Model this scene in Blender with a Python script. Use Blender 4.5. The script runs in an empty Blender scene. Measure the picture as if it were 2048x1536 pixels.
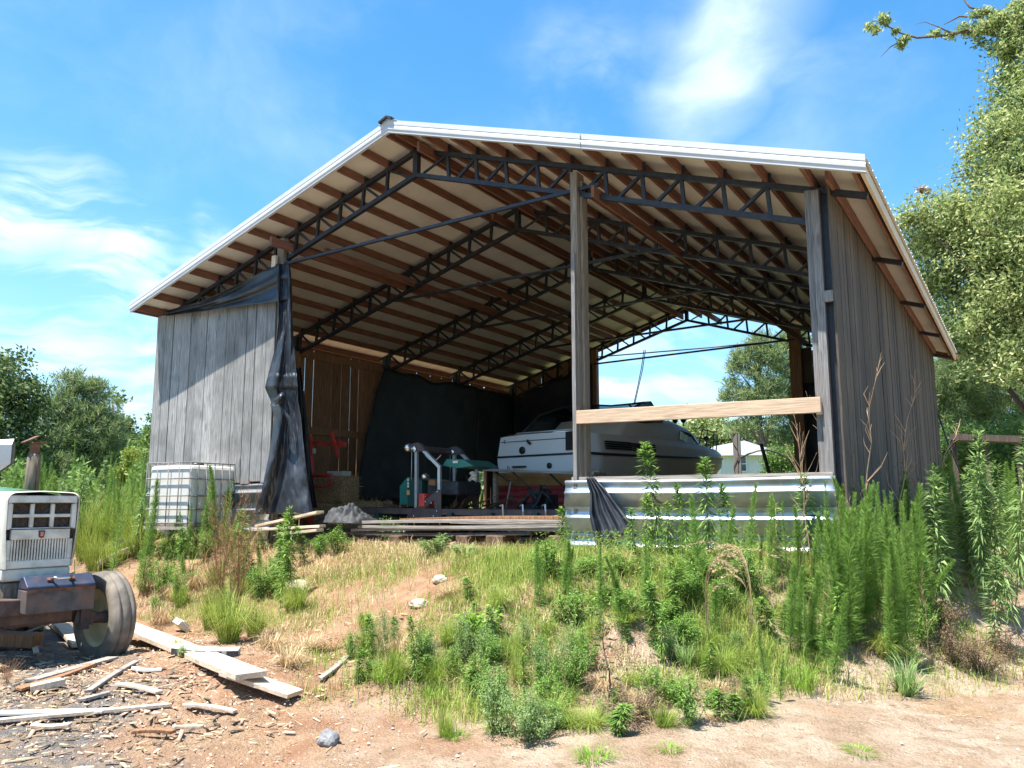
import bpy, bmesh, math, random
import numpy as np
from mathutils import Vector, Matrix, noise as mnoise
random.seed(7); np.random.seed(7)
SC = bpy.context.scene; COL = SC.collection
# ------------------------------------------------------------------ camera
E = 1.5                                   # eye height above the yard
YAW, PITCH, ROLL, FPX = .5638, .1468, .0006, 1610.
cam_d = bpy.data.cameras.new('camera'); cam = bpy.data.objects.new('camera', cam_d); COL.objects.link(cam)
cam_d.sensor_width = 36; cam_d.lens = FPX / 2048 * 36; cam_d.clip_end = 3000; cam_d.clip_start = .05
cam.location = (0, 0, E)
cF = Vector((-math.sin(YAW) * math.cos(PITCH), math.cos(YAW) * math.cos(PITCH), math.sin(PITCH)))
cR = Vector((math.cos(YAW), math.sin(YAW), 0)); cU = cR.cross(cF)
_m = Matrix((cR, cU, -cF)).transposed()
cam.rotation_euler = (_m @ Matrix.Rotation(-ROLL, 3, 'Z')).to_euler()
SC.camera = cam
# ------------------------------------------------------------------ sun and sky
SUN_EL, SUN_AZ = math.radians(70.5), math.atan2(-.42, -.91)      # azimuth of the sun: x, y direction
sdir = Vector((math.sin(SUN_AZ) * math.cos(SUN_EL), math.cos(SUN_AZ) * math.cos(SUN_EL), math.sin(SUN_EL)))
sl = bpy.data.lights.new('sun', 'SUN'); sl.energy = 5.0; sl.angle = math.radians(.5); sl.color = (1, .955, .88)
so = bpy.data.objects.new('sun', sl); COL.objects.link(so)
so.rotation_euler = sdir.to_track_quat('Z', 'Y').to_euler(); so.location = (-20, -20, 40)
SC.cycles.diffuse_bounces = 8; SC.cycles.max_bounces = 14; SC.cycles.transparent_max_bounces = 12
SC.view_settings.view_transform = 'Standard'; SC.view_settings.look = 'None'
SC.view_settings.exposure = 1.36; SC.view_settings.gamma = 1

def pixdir(x, y):
    d = cF * FPX + cR * (x - 1024) - cU * (y - 768)
    return d.normalized()

w = bpy.data.worlds.new('World'); SC.world = w; w.use_nodes = True
nt = w.node_tree; N = nt.nodes; L = nt.links
for n in list(N): N.remove(n)
def nd(t, tree=None, **k):
    n = (tree or nt).nodes.new(t)
    for a, b in k.items(): setattr(n, a, b)
    return n
out = nd('ShaderNodeOutputWorld'); bg = nd('ShaderNodeBackground'); bg.inputs[1].default_value = .12
sky = nd('ShaderNodeTexSky', sky_type='NISHITA'); sky.sun_disc = False
sky.sun_elevation = SUN_EL; sky.sun_rotation = SUN_AZ; sky.air_density = 1.0; sky.dust_density = .6; sky.ozone_density = 1.0
hs = nd('ShaderNodeHueSaturation'); hs.inputs['Saturation'].default_value = 1.36; hs.inputs['Value'].default_value = .96; hs.inputs['Hue'].default_value = .493
L.new(sky.outputs[0], hs.inputs['Color'])
tc = nd('ShaderNodeTexCoord')
def vmath(op, a, b=None):
    n = nd('ShaderNodeVectorMath', operation=op)
    if hasattr(a, 'links'): L.new(a, n.inputs[0])
    else: n.inputs[0].default_value = a
    if b is not None:
        if hasattr(b, 'links'): L.new(b, n.inputs[1])
        else: n.inputs[1].default_value = b
    return n.outputs['Value'] if op in ('DOT_PRODUCT', 'DISTANCE', 'LENGTH') else n.outputs[0]
def smath(op, a, b=0., clamp=False):
    n = nd('ShaderNodeMath', operation=op, use_clamp=clamp)
    for i, v in enumerate((a, b)):
        if hasattr(v, 'links'): L.new(v, n.inputs[i])
        else: n.inputs[i].default_value = v
    return n.outputs[0]
def mrange(v, a, b, c=0., d=1.):
    n = nd('ShaderNodeMapRange', interpolation_type='SMOOTHSTEP')
    L.new(v, n.inputs[0])
    for i, q in enumerate((a, b, c, d)): n.inputs[i + 1].default_value = q
    return n.outputs[0]
gen = tc.outputs['Generated']
warp = nd('ShaderNodeTexNoise'); warp.inputs['Scale'].default_value = 2.6; warp.inputs['Detail'].default_value = 4
L.new(gen, warp.inputs['Vector'])
wv = vmath('ADD', gen, vmath('SCALE', vmath('SUBTRACT', warp.outputs['Color'], (.5, .5, .5))))
wv.node.inputs[1].links[0].from_node.inputs['Scale'].default_value = .22
def cloud_noise(scale, stretch, lo, hi, det=9):
    mp = nd('ShaderNodeMapping'); mp.inputs['Scale'].default_value = stretch; L.new(wv, mp.inputs[0])
    t = nd('ShaderNodeTexNoise'); t.inputs['Scale'].default_value = scale; t.inputs['Detail'].default_value = det
    t.inputs['Roughness'].default_value = .58
    L.new(mp.outputs[0], t.inputs['Vector']); return mrange(t.outputs['Fac'], lo, hi)
def patch(pts, sharp):
    """soft patch round a chain of directions"""
    acc = None
    for x, y, r in pts:
        d = pixdir(x, y); dist = vmath('DISTANCE', wv, tuple(d))
        m = mrange(dist, r / FPX, r / FPX * (1 - sharp))
        acc = m if acc is None else smath('MAXIMUM', acc, m)
    return acc
n1 = cloud_noise(3.2, (1, 1, 2.2), .36, .66)
n2 = cloud_noise(7.5, (1, 1, 4.2), .40, .64)
n3 = cloud_noise(2.0, (1, 1, 1.3), .45, .75)
m1 = patch([(1365, 280, 100), (1395, 240, 120), (1430, 190, 130), (1455, 140, 140), (1475, 90, 150), (1500, 30, 160), (1530, -60, 180)], 1.)
m2 = patch([(1380, 250, 240), (1480, 90, 280), (1180, 200, 260)], 1.)
m3 = patch([(190, 480, 130), (215, 470, 90), (120, 440, 110), (40, 390, 140), (250, 540, 120), (330, 520, 90), (130, 540, 120), (260, 635, 90), (350, 445, 60), (20, 560, 90), (400, 560, 110)], .95)
m4 = patch([(60, 720, 220), (280, 760, 200), (1280, 740, 200), (1420, 720, 170), (-200, 500, 300)], 1.)
c = smath('MULTIPLY', smath('POWER', m1, .8), smath('ADD', smath('MULTIPLY', n1, .65), .38))
c = smath('MAXIMUM', c, smath('MULTIPLY', smath('MULTIPLY', m2, n1), .5))
c = smath('MAXIMUM', c, smath('MULTIPLY', smath('MULTIPLY', m3, smath('ADD', smath('MULTIPLY', n2, .95), .08)), .9))
c = smath('MAXIMUM', c, smath('MULTIPLY', smath('MULTIPLY', m4, n2), .75))
# thin wisps over the rest of the sky
c = smath('MAXIMUM', c, smath('MULTIPLY', smath('MULTIPLY', n1, n3), .28))
mx = nd('ShaderNodeMix', data_type='RGBA'); L.new(c, mx.inputs['Factor'])
sepd = nd('ShaderNodeSeparateXYZ'); L.new(gen, sepd.inputs[0])
lowm = mrange(sepd.outputs[2], .26, -.02)
low = nd('ShaderNodeMix', data_type='RGBA'); L.new(smath('MULTIPLY', lowm, .72), low.inputs['Factor']); L.new(hs.outputs[0], low.inputs['A']); low.inputs['B'].default_value = (1.1, 2.3, 3.75, 1)
L.new(low.outputs['Result'], mx.inputs['A']); mx.inputs['B'].default_value = (4.1, 4.7, 5.2, 1)
L.new(mx.outputs['Result'], bg.inputs[0]); L.new(bg.outputs[0], out.inputs[0])

# ------------------------------------------------------------------ materials
MATS = {}
def newmat(name):
    m = bpy.data.materials.new(name); m.use_nodes = True
    t = m.node_tree
    for n in list(t.nodes): t.nodes.remove(n)
    MATS[name] = m
    return m, t
def mat(name, col, rough=.8, metal=0., var=.25, scale=6., stretch=(1, 1, 1), island=0., bump=0., col2=None, det=5, stain=None, stain_scale=1.5, stain_amt=.5, spec=.5, bscale=None, huevar=0., crack=0.):
    m, t = newmat(name); lk = t.links
    o = t.nodes.new('ShaderNodeOutputMaterial'); p = t.nodes.new('ShaderNodeBsdfPrincipled'); lk.new(p.outputs[0], o.inputs[0])
    p.inputs['Roughness'].default_value = rough; p.inputs['Metallic'].default_value = metal; p.inputs['Specular IOR Level'].default_value = spec
    tcn = t.nodes.new('ShaderNodeTexCoord'); mp = t.nodes.new('ShaderNodeMapping'); mp.inputs['Scale'].default_value = stretch
    lk.new(tcn.outputs['Object'], mp.inputs[0]); vec = mp.outputs[0]
    geo = t.nodes.new('ShaderNodeNewGeometry')
    if island:
        ad = t.nodes.new('ShaderNodeVectorMath'); ad.operation = 'MULTIPLY_ADD'
        lk.new(geo.outputs['Random Per Island'], ad.inputs[0]); ad.inputs[1].default_value = (37, 53, 71); lk.new(vec, ad.inputs[2]); vec = ad.outputs[0]
    nz = t.nodes.new('ShaderNodeTexNoise'); nz.inputs['Scale'].default_value = scale; nz.inputs['Detail'].default_value = det; nz.inputs['Roughness'].default_value = .62
    lk.new(vec, nz.inputs['Vector'])
    r = t.nodes.new('ShaderNodeValToRGB'); lk.new(nz.outputs['Fac'], r.inputs[0])
    c2 = col2 or tuple(x * (1 - 1.4 * var) for x in col)
    r.color_ramp.elements[0].position = .32; r.color_ramp.elements[1].position = .68
    r.color_ramp.elements[0].color = (*c2, 1)
    r.color_ramp.elements[1].color = (*(tuple(min(1, x * (1 + var * .6)) for x in col) if not col2 else col), 1)
    cur = r.outputs[0]
    if crack:
        mc = t.nodes.new('ShaderNodeMapping'); mc.inputs['Scale'].default_value = tuple(q * 2.6 if q > 3 else q * .55 for q in stretch); lk.new(tcn.outputs['Object'], mc.inputs[0]); cv = mc.outputs[0]
        if island:
            ac = t.nodes.new('ShaderNodeVectorMath'); ac.operation = 'MULTIPLY_ADD'; lk.new(geo.outputs['Random Per Island'], ac.inputs[0]); ac.inputs[1].default_value = (91, 67, 43); lk.new(cv, ac.inputs[2]); cv = ac.outputs[0]
        cn = t.nodes.new('ShaderNodeTexNoise'); cn.inputs['Scale'].default_value = 2.4; cn.inputs['Detail'].default_value = 7; cn.inputs['Roughness'].default_value = .7; lk.new(cv, cn.inputs['Vector'])
        mq = t.nodes.new('ShaderNodeMapRange'); lk.new(cn.outputs['Fac'], mq.inputs[0]); mq.inputs[1].default_value = .60; mq.inputs[2].default_value = .70; mq.inputs[4].default_value = crack
        # knots: stretched cells
        mk = t.nodes.new('ShaderNodeMapping'); mk.inputs['Scale'].default_value = tuple(6. if q > 3 else 1.5 for q in stretch); lk.new(tcn.outputs['Object'], mk.inputs[0]); kv_ = mk.outputs[0]
        if island:
            ak = t.nodes.new('ShaderNodeVectorMath'); ak.operation = 'MULTIPLY_ADD'; lk.new(geo.outputs['Random Per Island'], ak.inputs[0]); ak.inputs[1].default_value = (31, 17, 23); lk.new(kv_, ak.inputs[2]); kv_ = ak.outputs[0]
        vk = t.nodes.new('ShaderNodeTexVoronoi'); vk.inputs['Scale'].default_value = 1.0; lk.new(kv_, vk.inputs['Vector'])
        mk2 = t.nodes.new('ShaderNodeMapRange'); lk.new(vk.outputs['Distance'], mk2.inputs[0]); mk2.inputs[1].default_value = .17; mk2.inputs[2].default_value = .09; mk2.inputs[4].default_value = min(1, crack * .9)
        mm_ = t.nodes.new('ShaderNodeMath'); mm_.operation = 'MAXIMUM'; lk.new(mq.outputs[0], mm_.inputs[0]); lk.new(mk2.outputs[0], mm_.inputs[1])
        mxc = t.nodes.new('ShaderNodeMix'); mxc.data_type = 'RGBA'; lk.new(mm_.outputs[0], mxc.inputs['Factor']); lk.new(cur, mxc.inputs['A']); mxc.inputs['B'].default_value = (*(q * .28 for q in col), 1); cur = mxc.outputs['Result']
    if stain:
        sn = t.nodes.new('ShaderNodeTexNoise'); sn.inputs['Scale'].default_value = stain_scale; sn.inputs['Detail'].default_value = 6
        lk.new(tcn.outputs['Object'], sn.inputs['Vector'])
        mr = t.nodes.new('ShaderNodeMapRange'); lk.new(sn.outputs['Fac'], mr.inputs[0]); mr.inputs[1].default_value = .48; mr.inputs[2].default_value = .68; mr.inputs[4].default_value = stain_amt
        mxn = t.nodes.new('ShaderNodeMix'); mxn.data_type = 'RGBA'; lk.new(mr.outputs[0], mxn.inputs['Factor']); lk.new(cur, mxn.inputs['A']); mxn.inputs['B'].default_value = (*stain, 1)
        cur = mxn.outputs['Result']
    if island:
        hv = t.nodes.new('ShaderNodeHueSaturation')
        mr = t.nodes.new('ShaderNodeMapRange'); lk.new(geo.outputs['Random Per Island'], mr.inputs[0]); mr.inputs[3].default_value = 1 - island; mr.inputs[4].default_value = 1 + island
        lk.new(mr.outputs[0], hv.inputs['Value']); lk.new(cur, hv.inputs['Color'])
        if huevar:
            wn = t.nodes.new('ShaderNodeTexWhiteNoise'); wn.noise_dimensions = '1D'; lk.new(geo.outputs['Random Per Island'], wn.inputs['W'])
            m2_ = t.nodes.new('ShaderNodeMapRange'); lk.new(wn.outputs['Value'], m2_.inputs[0]); m2_.inputs[3].default_value = .5 - huevar; m2_.inputs[4].default_value = .5 + huevar
            lk.new(m2_.outputs[0], hv.inputs['Hue'])
        cur = hv.outputs[0]
    lk.new(cur, p.inputs['Base Color'])
    if bump:
        b = t.nodes.new('ShaderNodeBump'); b.inputs['Strength'].default_value = bump; b.inputs['Distance'].default_value = .01
        if bscale:
            nb = t.nodes.new('ShaderNodeTexNoise'); nb.inputs['Scale'].default_value = bscale; nb.inputs['Detail'].default_value = 4
            lk.new(vec, nb.inputs['Vector']); lk.new(nb.outputs['Fac'], b.inputs['Height'])
        else: lk.new(nz.outputs['Fac'], b.inputs['Height'])
        lk.new(b.outputs[0], p.inputs['Normal'])
    return m
def leafmat(name, cols, trans=.35, rough=.6, spec=.3, clump=None):
    """leaf / grass blade: random colour per blade, some light passes through"""
    m, t = newmat(name); lk = t.links
    o = t.nodes.new('ShaderNodeOutputMaterial'); p = t.nodes.new('ShaderNodeBsdfPrincipled'); tr = t.nodes.new('ShaderNodeBsdfTranslucent'); mxs = t.nodes.new('ShaderNodeMixShader')
    geo = t.nodes.new('ShaderNodeNewGeometry'); r = t.nodes.new('ShaderNodeValToRGB')
    src = geo.outputs['Random Per Island']
    if clump:
        nz = t.nodes.new('ShaderNodeTexNoise'); nz.inputs['Scale'].default_value = clump; nz.inputs['Detail'].default_value = 3
        lk.new(geo.outputs['Position'], nz.inputs['Vector'])
        a = t.nodes.new('ShaderNodeMath'); a.operation = 'MULTIPLY_ADD'; lk.new(src, a.inputs[0]); a.inputs[1].default_value = .5
        b = t.nodes.new('ShaderNodeMapRange'); lk.new(nz.outputs['Fac'], b.inputs[0]); b.inputs[1].default_value = .35; b.inputs[2].default_value = .65; b.inputs[4].default_value = .5
        lk.new(b.outputs[0], a.inputs[2]); src = a.outputs[0]
    lk.new(src, r.inputs[0])
    el = r.color_ramp.elements
    while len(el) < len(cols): el.new(.5)
    for i, c_ in enumerate(cols): el[i].position = i / max(1, len(cols) - 1); el[i].color = (*c_, 1)
    p.inputs['Roughness'].default_value = rough; p.inputs['Specular IOR Level'].default_value = spec
    lk.new(r.outputs[0], p.inputs['Base Color']); lk.new(r.outputs[0], tr.inputs['Color'])
    mxs.inputs[0].default_value = trans; lk.new(p.outputs[0], mxs.inputs[1]); lk.new(tr.outputs[0], mxs.inputs[2]); lk.new(mxs.outputs[0], o.inputs[0])
    return m

# ------------------------------------------------------------------ mesh helpers
class MB:
    def __init__(s): s.v = []; s.f = []; s.mi = []; s.cur = 0; s.smooth = []
    def add(s, vs, fs, smooth=False):
        b = len(s.v); s.v += [tuple(v) for v in vs]; s.f += [tuple(i + b for i in f) for f in fs]; s.mi += [s.cur] * len(fs); s.smooth += [smooth] * len(fs); return s
    def box(s, c, size, rot=None, taper=None):
        hx, hy, hz = size[0] / 2, size[1] / 2, size[2] / 2
        vs = [Vector((x * hx, y * hy, z * hz)) for z in (-1, 1) for y in (-1, 1) for x in (-1, 1)]
        if taper: vs = [Vector((v.x * (taper if v.z > 0 else 1), v.y * (taper if v.z > 0 else 1), v.z)) for v in vs]
        if rot is not None:
            R = rot if isinstance(rot, Matrix) else Matrix.Rotation(rot, 3, 'Z'); vs = [R @ v for v in vs]
        c = Vector(c)
        return s.add([v + c for v in vs], [(0, 2, 3, 1), (4, 5, 7, 6), (0, 1, 5, 4), (2, 6, 7, 3), (0, 4, 6, 2), (1, 3, 7, 5)])
    def span(s, x0, x1, y0, y1, z0, z1): return s.box(((x0 + x1) / 2, (y0 + y1) / 2, (z0 + z1) / 2), (abs(x1 - x0), abs(y1 - y0), abs(z1 - z0)))
    def bar(s, a, b, w, h, up=(0, 0, 1)):
        a, b = Vector(a), Vector(b); d = (b - a); ln = d.length; d = d / ln
        u = Vector(up); sd = d.cross(u)
        if sd.length < 1e-4: sd = d.cross(Vector((0, 1, 0)))
        sd.normalize(); u = sd.cross(d)
        vs = []
        for p in (a, b):
            for i, j in ((-1, -1), (1, -1), (1, 1), (-1, 1)): vs.append(p + sd * (i * w / 2) + u * (j * h / 2))
        return s.add(vs, [(3, 2, 1, 0), (4, 5, 6, 7), (0, 1, 5, 4), (1, 2, 6, 5), (2, 3, 7, 6), (3, 0, 4, 7)])
    def tube(s, pts, r, n=8, cap=True):
        pts = [Vector(p) for p in pts]; rs = r if isinstance(r, (list, tuple)) else [r] * len(pts)
        vs = []; fs = []; prev = None
        for i, p in enumerate(pts):
            d = (pts[min(i + 1, len(pts) - 1)] - pts[max(i - 1, 0)])
            if d.length < 1e-9: d = Vector((0, 0, 1))
            d.normalize()
            if prev is None: u = d.orthogonal().normalized()
            else:
                u = prev - d * prev.dot(d)
                u = u.normalized() if u.length > 1e-6 else d.orthogonal().normalized()
            prev = u; q = d.cross(u)
            for k in range(n):
                a = 2 * math.pi * k / n; vs.append(p + (u * math.cos(a) + q * math.sin(a)) * rs[i])
        for i in range(len(pts) - 1):
            for k in range(n):
                k2 = (k + 1) % n; fs.append((i * n + k, i * n + k2, (i + 1) * n + k2, (i + 1) * n + k))
        if cap: fs.append(tuple(range(n - 1, -1, -1))); fs.append(tuple((len(pts) - 1) * n + k for k in range(n)))
        return s.add(vs, fs, True)
    def lathe(s, prof, c=(0, 0, 0), axis='Z', n=24, R=None):
        """prof: list of (radius, height)"""
        vs = []; fs = []
        for r, h in prof:
            for k in range(n):
                a = 2 * math.pi * k / n
                v = Vector((r * math.cos(a), r * math.sin(a), h))
                if axis == 'Y': v = Vector((v.x, v.z, v.y))
                if axis == 'X': v = Vector((v.z, v.x, v.y))
                if R is not None: v = R @ v
                vs.append(v + Vector(c))
        for i in range(len(prof) - 1):
            for k in range(n):
                k2 = (k + 1) % n; q = (i * n + k, i * n + k2, (i + 1) * n + k2, (i + 1) * n + k)
                fs.append(q if axis != 'Y' else q[::-1])
        return s.add(vs, fs, True)
    def prism(s, poly, d, holes=None):
        """poly: 3-D points of a planar outline, pushed by d"""
        n = len(poly); a = [Vector(p) for p in poly]; b = [p + Vector(d) for p in a]
        return s.add(a + b, [tuple(range(n))[::-1], tuple(range(n, 2 * n))] + [(i, (i + 1) % n, n + (i + 1) % n, n + i) for i in range(n)])
    def grid(s, fn, nu, nv, smooth=True):
        vs = [fn(i / nu, j / nv) for j in range(nv + 1) for i in range(nu + 1)]
        return s.add(vs, [(j * (nu + 1) + i, j * (nu + 1) + i + 1, (j + 1) * (nu + 1) + i + 1, (j + 1) * (nu + 1) + i) for j in range(nv) for i in range(nu)], smooth)
    def build(s, name, mats, parent=None, bevel=0, solid=0, recalc=True, world=True):
        me = bpy.data.meshes.new(name)
        org = Vector((0, 0, 0))
        me.from_pydata(s.v, [], s.f)
        for m in (mats if isinstance(mats, (list, tuple)) else [mats]): me.materials.append(m)
        me.polygons.foreach_set('material_index', s.mi); me.polygons.foreach_set('use_smooth', s.smooth)
        if recalc:
            bm = bmesh.new(); bm.from_mesh(me); bmesh.ops.recalc_face_normals(bm, faces=bm.faces); bm.to_mesh(me); bm.free()
        o = bpy.data.objects.new(name, me); COL.objects.link(o)
        if parent is not None: o.parent = parent
        if bevel:
            b = o.modifiers.new('bevel', 'BEVEL'); b.width = bevel; b.segments = 2; b.limit_method = 'ANGLE'; b.angle_limit = math.radians(40)
        if solid:
            b = o.modifiers.new('thick', 'SOLIDIFY'); b.thickness = solid
        return o
def tag(o, label=None, cat=None, group=None, kind=None):
    if label: o['label'] = label
    if cat: o['category'] = cat
    if group: o['group'] = group
    if kind: o['kind'] = kind
    return o
def empty(name, loc=(0, 0, 0), rz=0., label=None, cat=None, group=None):
    o = bpy.data.objects.new(name, None); COL.objects.link(o); o.location = loc; o.rotation_euler = (0, 0, rz); o.empty_display_size = .2
    return tag(o, label, cat, group)
def copy_tree(o, parent=None):
    c_ = o.copy(); COL.objects.link(c_)
    if parent is not None: c_.parent = parent
    for ch in o.children: copy_tree(ch, c_)
    return c_
def npmesh(name, V, F, mats, mi=None, parent=None, smooth=False):
    """fast mesh: V (n,3), F (m,k) of one size k"""
    me = bpy.data.meshes.new(name); V = np.asarray(V, np.float32); F = np.asarray(F, np.int32); k = F.shape[1]
    me.vertices.add(len(V)); me.vertices.foreach_set('co', V.ravel())
    me.loops.add(F.size); me.loops.foreach_set('vertex_index', F.ravel())
    me.polygons.add(len(F)); me.polygons.foreach_set('loop_start', np.arange(0, F.size, k, dtype=np.int32))
    for m in (mats if isinstance(mats, (list, tuple)) else [mats]): me.materials.append(m)
    if mi is not None: me.polygons.foreach_set('material_index', np.asarray(mi, np.int32))
    if smooth: me.polygons.foreach_set('use_smooth', np.ones(len(F), bool))
    me.update(calc_edges=True); me.validate()
    o = bpy.data.objects.new(name, me); COL.objects.link(o)
    if parent is not None: o.parent = parent
    return o

# points of the place met by a sight line of the survey picture (2048 x 1536)
def onY(x, y, Y): d = pixdir(x, y); t = Y / d.y; return Vector((d.x * t, Y, E + d.z * t))
def onX(x, y, X): d = pixdir(x, y); t = X / d.x; return Vector((X, d.y * t, E + d.z * t))
def onZ(x, y, Z): d = pixdir(x, y); t = (Z - E) / d.z; return Vector((d.x * t, d.y * t, Z))
def atR(x, y, r): d = pixdir(x, y); k = r / math.hypot(d.x, d.y); return Vector((d.x * k, d.y * k, E + d.z * k))
# ------------------------------------------------------------------ ground shape
BASE = [(-60, 12), (-25, 8.2), (-12, 6.9), (-9, 6.6), (-6.8, 6.0), (-5.3, 5.2), (-4.5, 4.45), (-3.5, 4.75), (-2.34, 5.5), (-1.3, 7.05), (-.14, 9.19), (2, 13), (6, 22), (14, 45), (30, 90)]
BA = np.array(BASE)
def sdist(X, Y):
    X = np.asarray(X, float); Y = np.asarray(Y, float); best = np.full(X.shape, 1e9); sg = np.ones(X.shape)
    for (x0, y0), (x1, y1) in zip(BA[:-1], BA[1:]):
        dx, dy = x1 - x0, y1 - y0; t = np.clip(((X - x0) * dx + (Y - y0) * dy) / (dx * dx + dy * dy), 0, 1)
        d = np.hypot(X - x0 - t * dx, Y - y0 - t * dy); s = np.sign(dx * (Y - y0) - dy * (X - x0))
        m = d < best; best = np.where(m, d, best); sg = np.where(m, s, sg)
    return best * sg
_rng = np.random.RandomState(3)
_waves = [(_rng.uniform(.15, 2.4), _rng.uniform(0, 6.28), _rng.uniform(0, 6.28)) for _ in range(18)]
def bumps(X, Y):
    z = 0
    for k, a, p in _waves: z = z + np.sin((X * math.cos(a) + Y * math.sin(a)) * k + p) * .035 / (.4 + k)
    return z
def hgt(X, Y):
    s = sdist(X, Y); wdt = np.where(np.asarray(X) > -3, 2.1, 2.9)
    t = np.clip((s + .1) / wdt, 0, 1); t = t * t * (3 - 2 * t)
    inside = (np.asarray(X) > -13.8) & (np.asarray(X) < -1.7) & (np.asarray(Y) > 9.6) & (np.asarray(Y) < 21.6)
    up = np.clip((-np.asarray(X) - 9.5) / 4, 0, 1) * np.where(inside, 0, 1)
    return .9 * t + .2 * t * up + bumps(X, Y) * np.where(inside, .25, 1)
def gz(x, y): return float(hgt(np.array([x]), np.array([y]))[0])
def G(px, py):
    """where the sight line meets the ground"""
    d = pixdir(px, py); t = 1.0
    o = Vector((0, 0, E))
    st_ = .6
    while t < 80:
        p = o + d * t
        if p.z < gz(p.x, p.y):
            if st_ < .03: break
            t -= st_; st_ *= .25
        t += st_
    return Vector((p.x, p.y, gz(p.x, p.y)))

def axis(lo, hi, fine0, fine1, st, grow=1.18):
    a = list(np.arange(fine0, fine1, st)); d = st; x = fine1
    while x < hi: a.append(x); d *= grow; x += d
    a.append(hi); d = st; x = fine0
    while x > lo: d *= grow; x -= d; a.insert(0, max(x, lo))
    return np.array(a)
gx = axis(-900, 900, -14, 3, .07); gy = axis(-300, 1600, 1.5, 12, .07)
GX, GY = np.meshgrid(gx, gy); GZ = hgt(GX, GY)
near = ((np.abs(GX + 5) < 12) & (GY < 14))
GZ = GZ + np.where(near, _rng.normal(0, .008, GX.shape) + .014 * np.sin(GX * 7 + 2 * np.sin(GY * 3)) * np.sin(GY * 6 + GX), 0)
nx, ny = len(gx), len(gy); idx = np.arange(nx * ny).reshape(ny, nx)
Fq = np.stack([idx[:-1, :-1], idx[:-1, 1:], idx[1:, 1:], idx[1:, :-1]], -1).reshape(-1, 4)
m, t = newmat('earth'); lk = t.links
o_ = t.nodes.new('ShaderNodeOutputMaterial'); p_ = t.nodes.new('ShaderNodeBsdfPrincipled'); lk.new(p_.outputs[0], o_.inputs[0]); p_.inputs['Roughness'].default_value = .95; p_.inputs['Specular IOR Level'].default_value = .15
ge = t.nodes.new('ShaderNodeNewGeometry')
def gnoise(sc, det=6, rough=.6, lo=.4, hi=.6, vec=None, a=0., b=1.):
    n = t.nodes.new('ShaderNodeTexNoise'); n.inputs['Scale'].default_value = sc; n.inputs['Detail'].default_value = det; n.inputs['Roughness'].default_value = rough
    lk.new(vec or ge.outputs['Position'], n.inputs['Vector'])
    r = t.nodes.new('ShaderNodeMapRange'); r.interpolation_type = 'SMOOTHSTEP'; lk.new(n.outputs['Fac'], r.inputs[0]); r.inputs[1].default_value = lo; r.inputs[2].default_value = hi; r.inputs[3].default_value = a; r.inputs[4].default_value = b
    return r.outputs[0]
def gmix(f, a, b):
    n = t.nodes.new('ShaderNodeMix'); n.data_type = 'RGBA'
    for s_, v in (('Factor', f), ('A', a), ('B', b)):
        if hasattr(v, 'links'): lk.new(v, n.inputs[s_])
        else: n.inputs[s_].default_value = v if s_ == 'Factor' else (*v, 1)
    return n.outputs['Result']
def gmath(op, a, b=0., cl=False):
    n = t.nodes.new('ShaderNodeMath'); n.operation = op; n.use_clamp = cl
    for i, v in enumerate((a, b)):
        if hasattr(v, 'links'): lk.new(v, n.inputs[i])
        else: n.inputs[i].default_value = v
    return n.outputs[0]
sep = t.nodes.new('ShaderNodeSeparateXYZ'); lk.new(ge.outputs['Position'], sep.inputs[0])
warpn = gnoise(1.3, 4, .5, .2, .8, None, -1.0, 1.0)
xs, ys = sep.outputs[0], sep.outputs[1]
sand = gmix(gnoise(2.2, 8), (.47, .335, .225), (.60, .47, .345))
clay = gmix(gnoise(3.0, 8), (.38, .20, .115), (.50, .315, .195))
# red clay to the left of the drive, pale sand to the right
fx = gmath('ADD', xs, gmath('MULTIPLY', warpn, 1.2)); mr = t.nodes.new('ShaderNodeMapRange'); mr.interpolation_type = 'SMOOTHSTEP'; lk.new(fx, mr.inputs[0]); mr.inputs[1].default_value = -4.6; mr.inputs[2].default_value = -2.4
soil = gmix(mr.outputs[0], clay, sand)
soil = gmix(gnoise(.9, 6, .6, .52, .66), soil, (.47, .31, .19))
# straw and dead leaves ground into the bank
soil = gmix(gmath('MULTIPLY', gnoise(7, 9, .75, .5, .62), .55), soil, (.30, .20, .11))
soil = gmix(gmath('MULTIPLY', gnoise(38, 5, .7, .56, .66), .55), soil, (.20, .12, .065))
soil = gmix(gmath('MULTIPLY', gnoise(60, 3, .6, .6, .68), .6), soil, (.68, .55, .38))
soil = gmix(gmath('MULTIPLY', gnoise(1.9, 9, .7, .5, .72), .5), soil, (.27, .165, .10))
# worn gravel drive at the near left
gd = gmath('ADD', gmath('ADD', gmath('MULTIPLY', xs, .45), gmath('MULTIPLY', ys, .9)), gmath('MULTIPLY', warpn, .55))
mr2 = t.nodes.new('ShaderNodeMapRange'); mr2.interpolation_type = 'SMOOTHSTEP'; lk.new(gd, mr2.inputs[0]); mr2.inputs[1].default_value = 1.25; mr2.inputs[2].default_value = .55
vo = t.nodes.new('ShaderNodeTexVoronoi'); vo.inputs['Scale'].default_value = 55; lk.new(ge.outputs['Position'], vo.inputs['Vector'])
rr = t.nodes.new('ShaderNodeValToRGB'); lk.new(vo.outputs['Color'], rr.inputs[0]); rr.color_ramp.elements[0].color = (.10, .095, .09, 1); rr.color_ramp.elements[1].color = (.34, .31, .28, 1)
grav = gmix(gnoise(3.5, 7, .7, .42, .64), rr.outputs[0], (.40, .29, .19))
soil = gmix(mr2.outputs[0], soil, grav)
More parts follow.
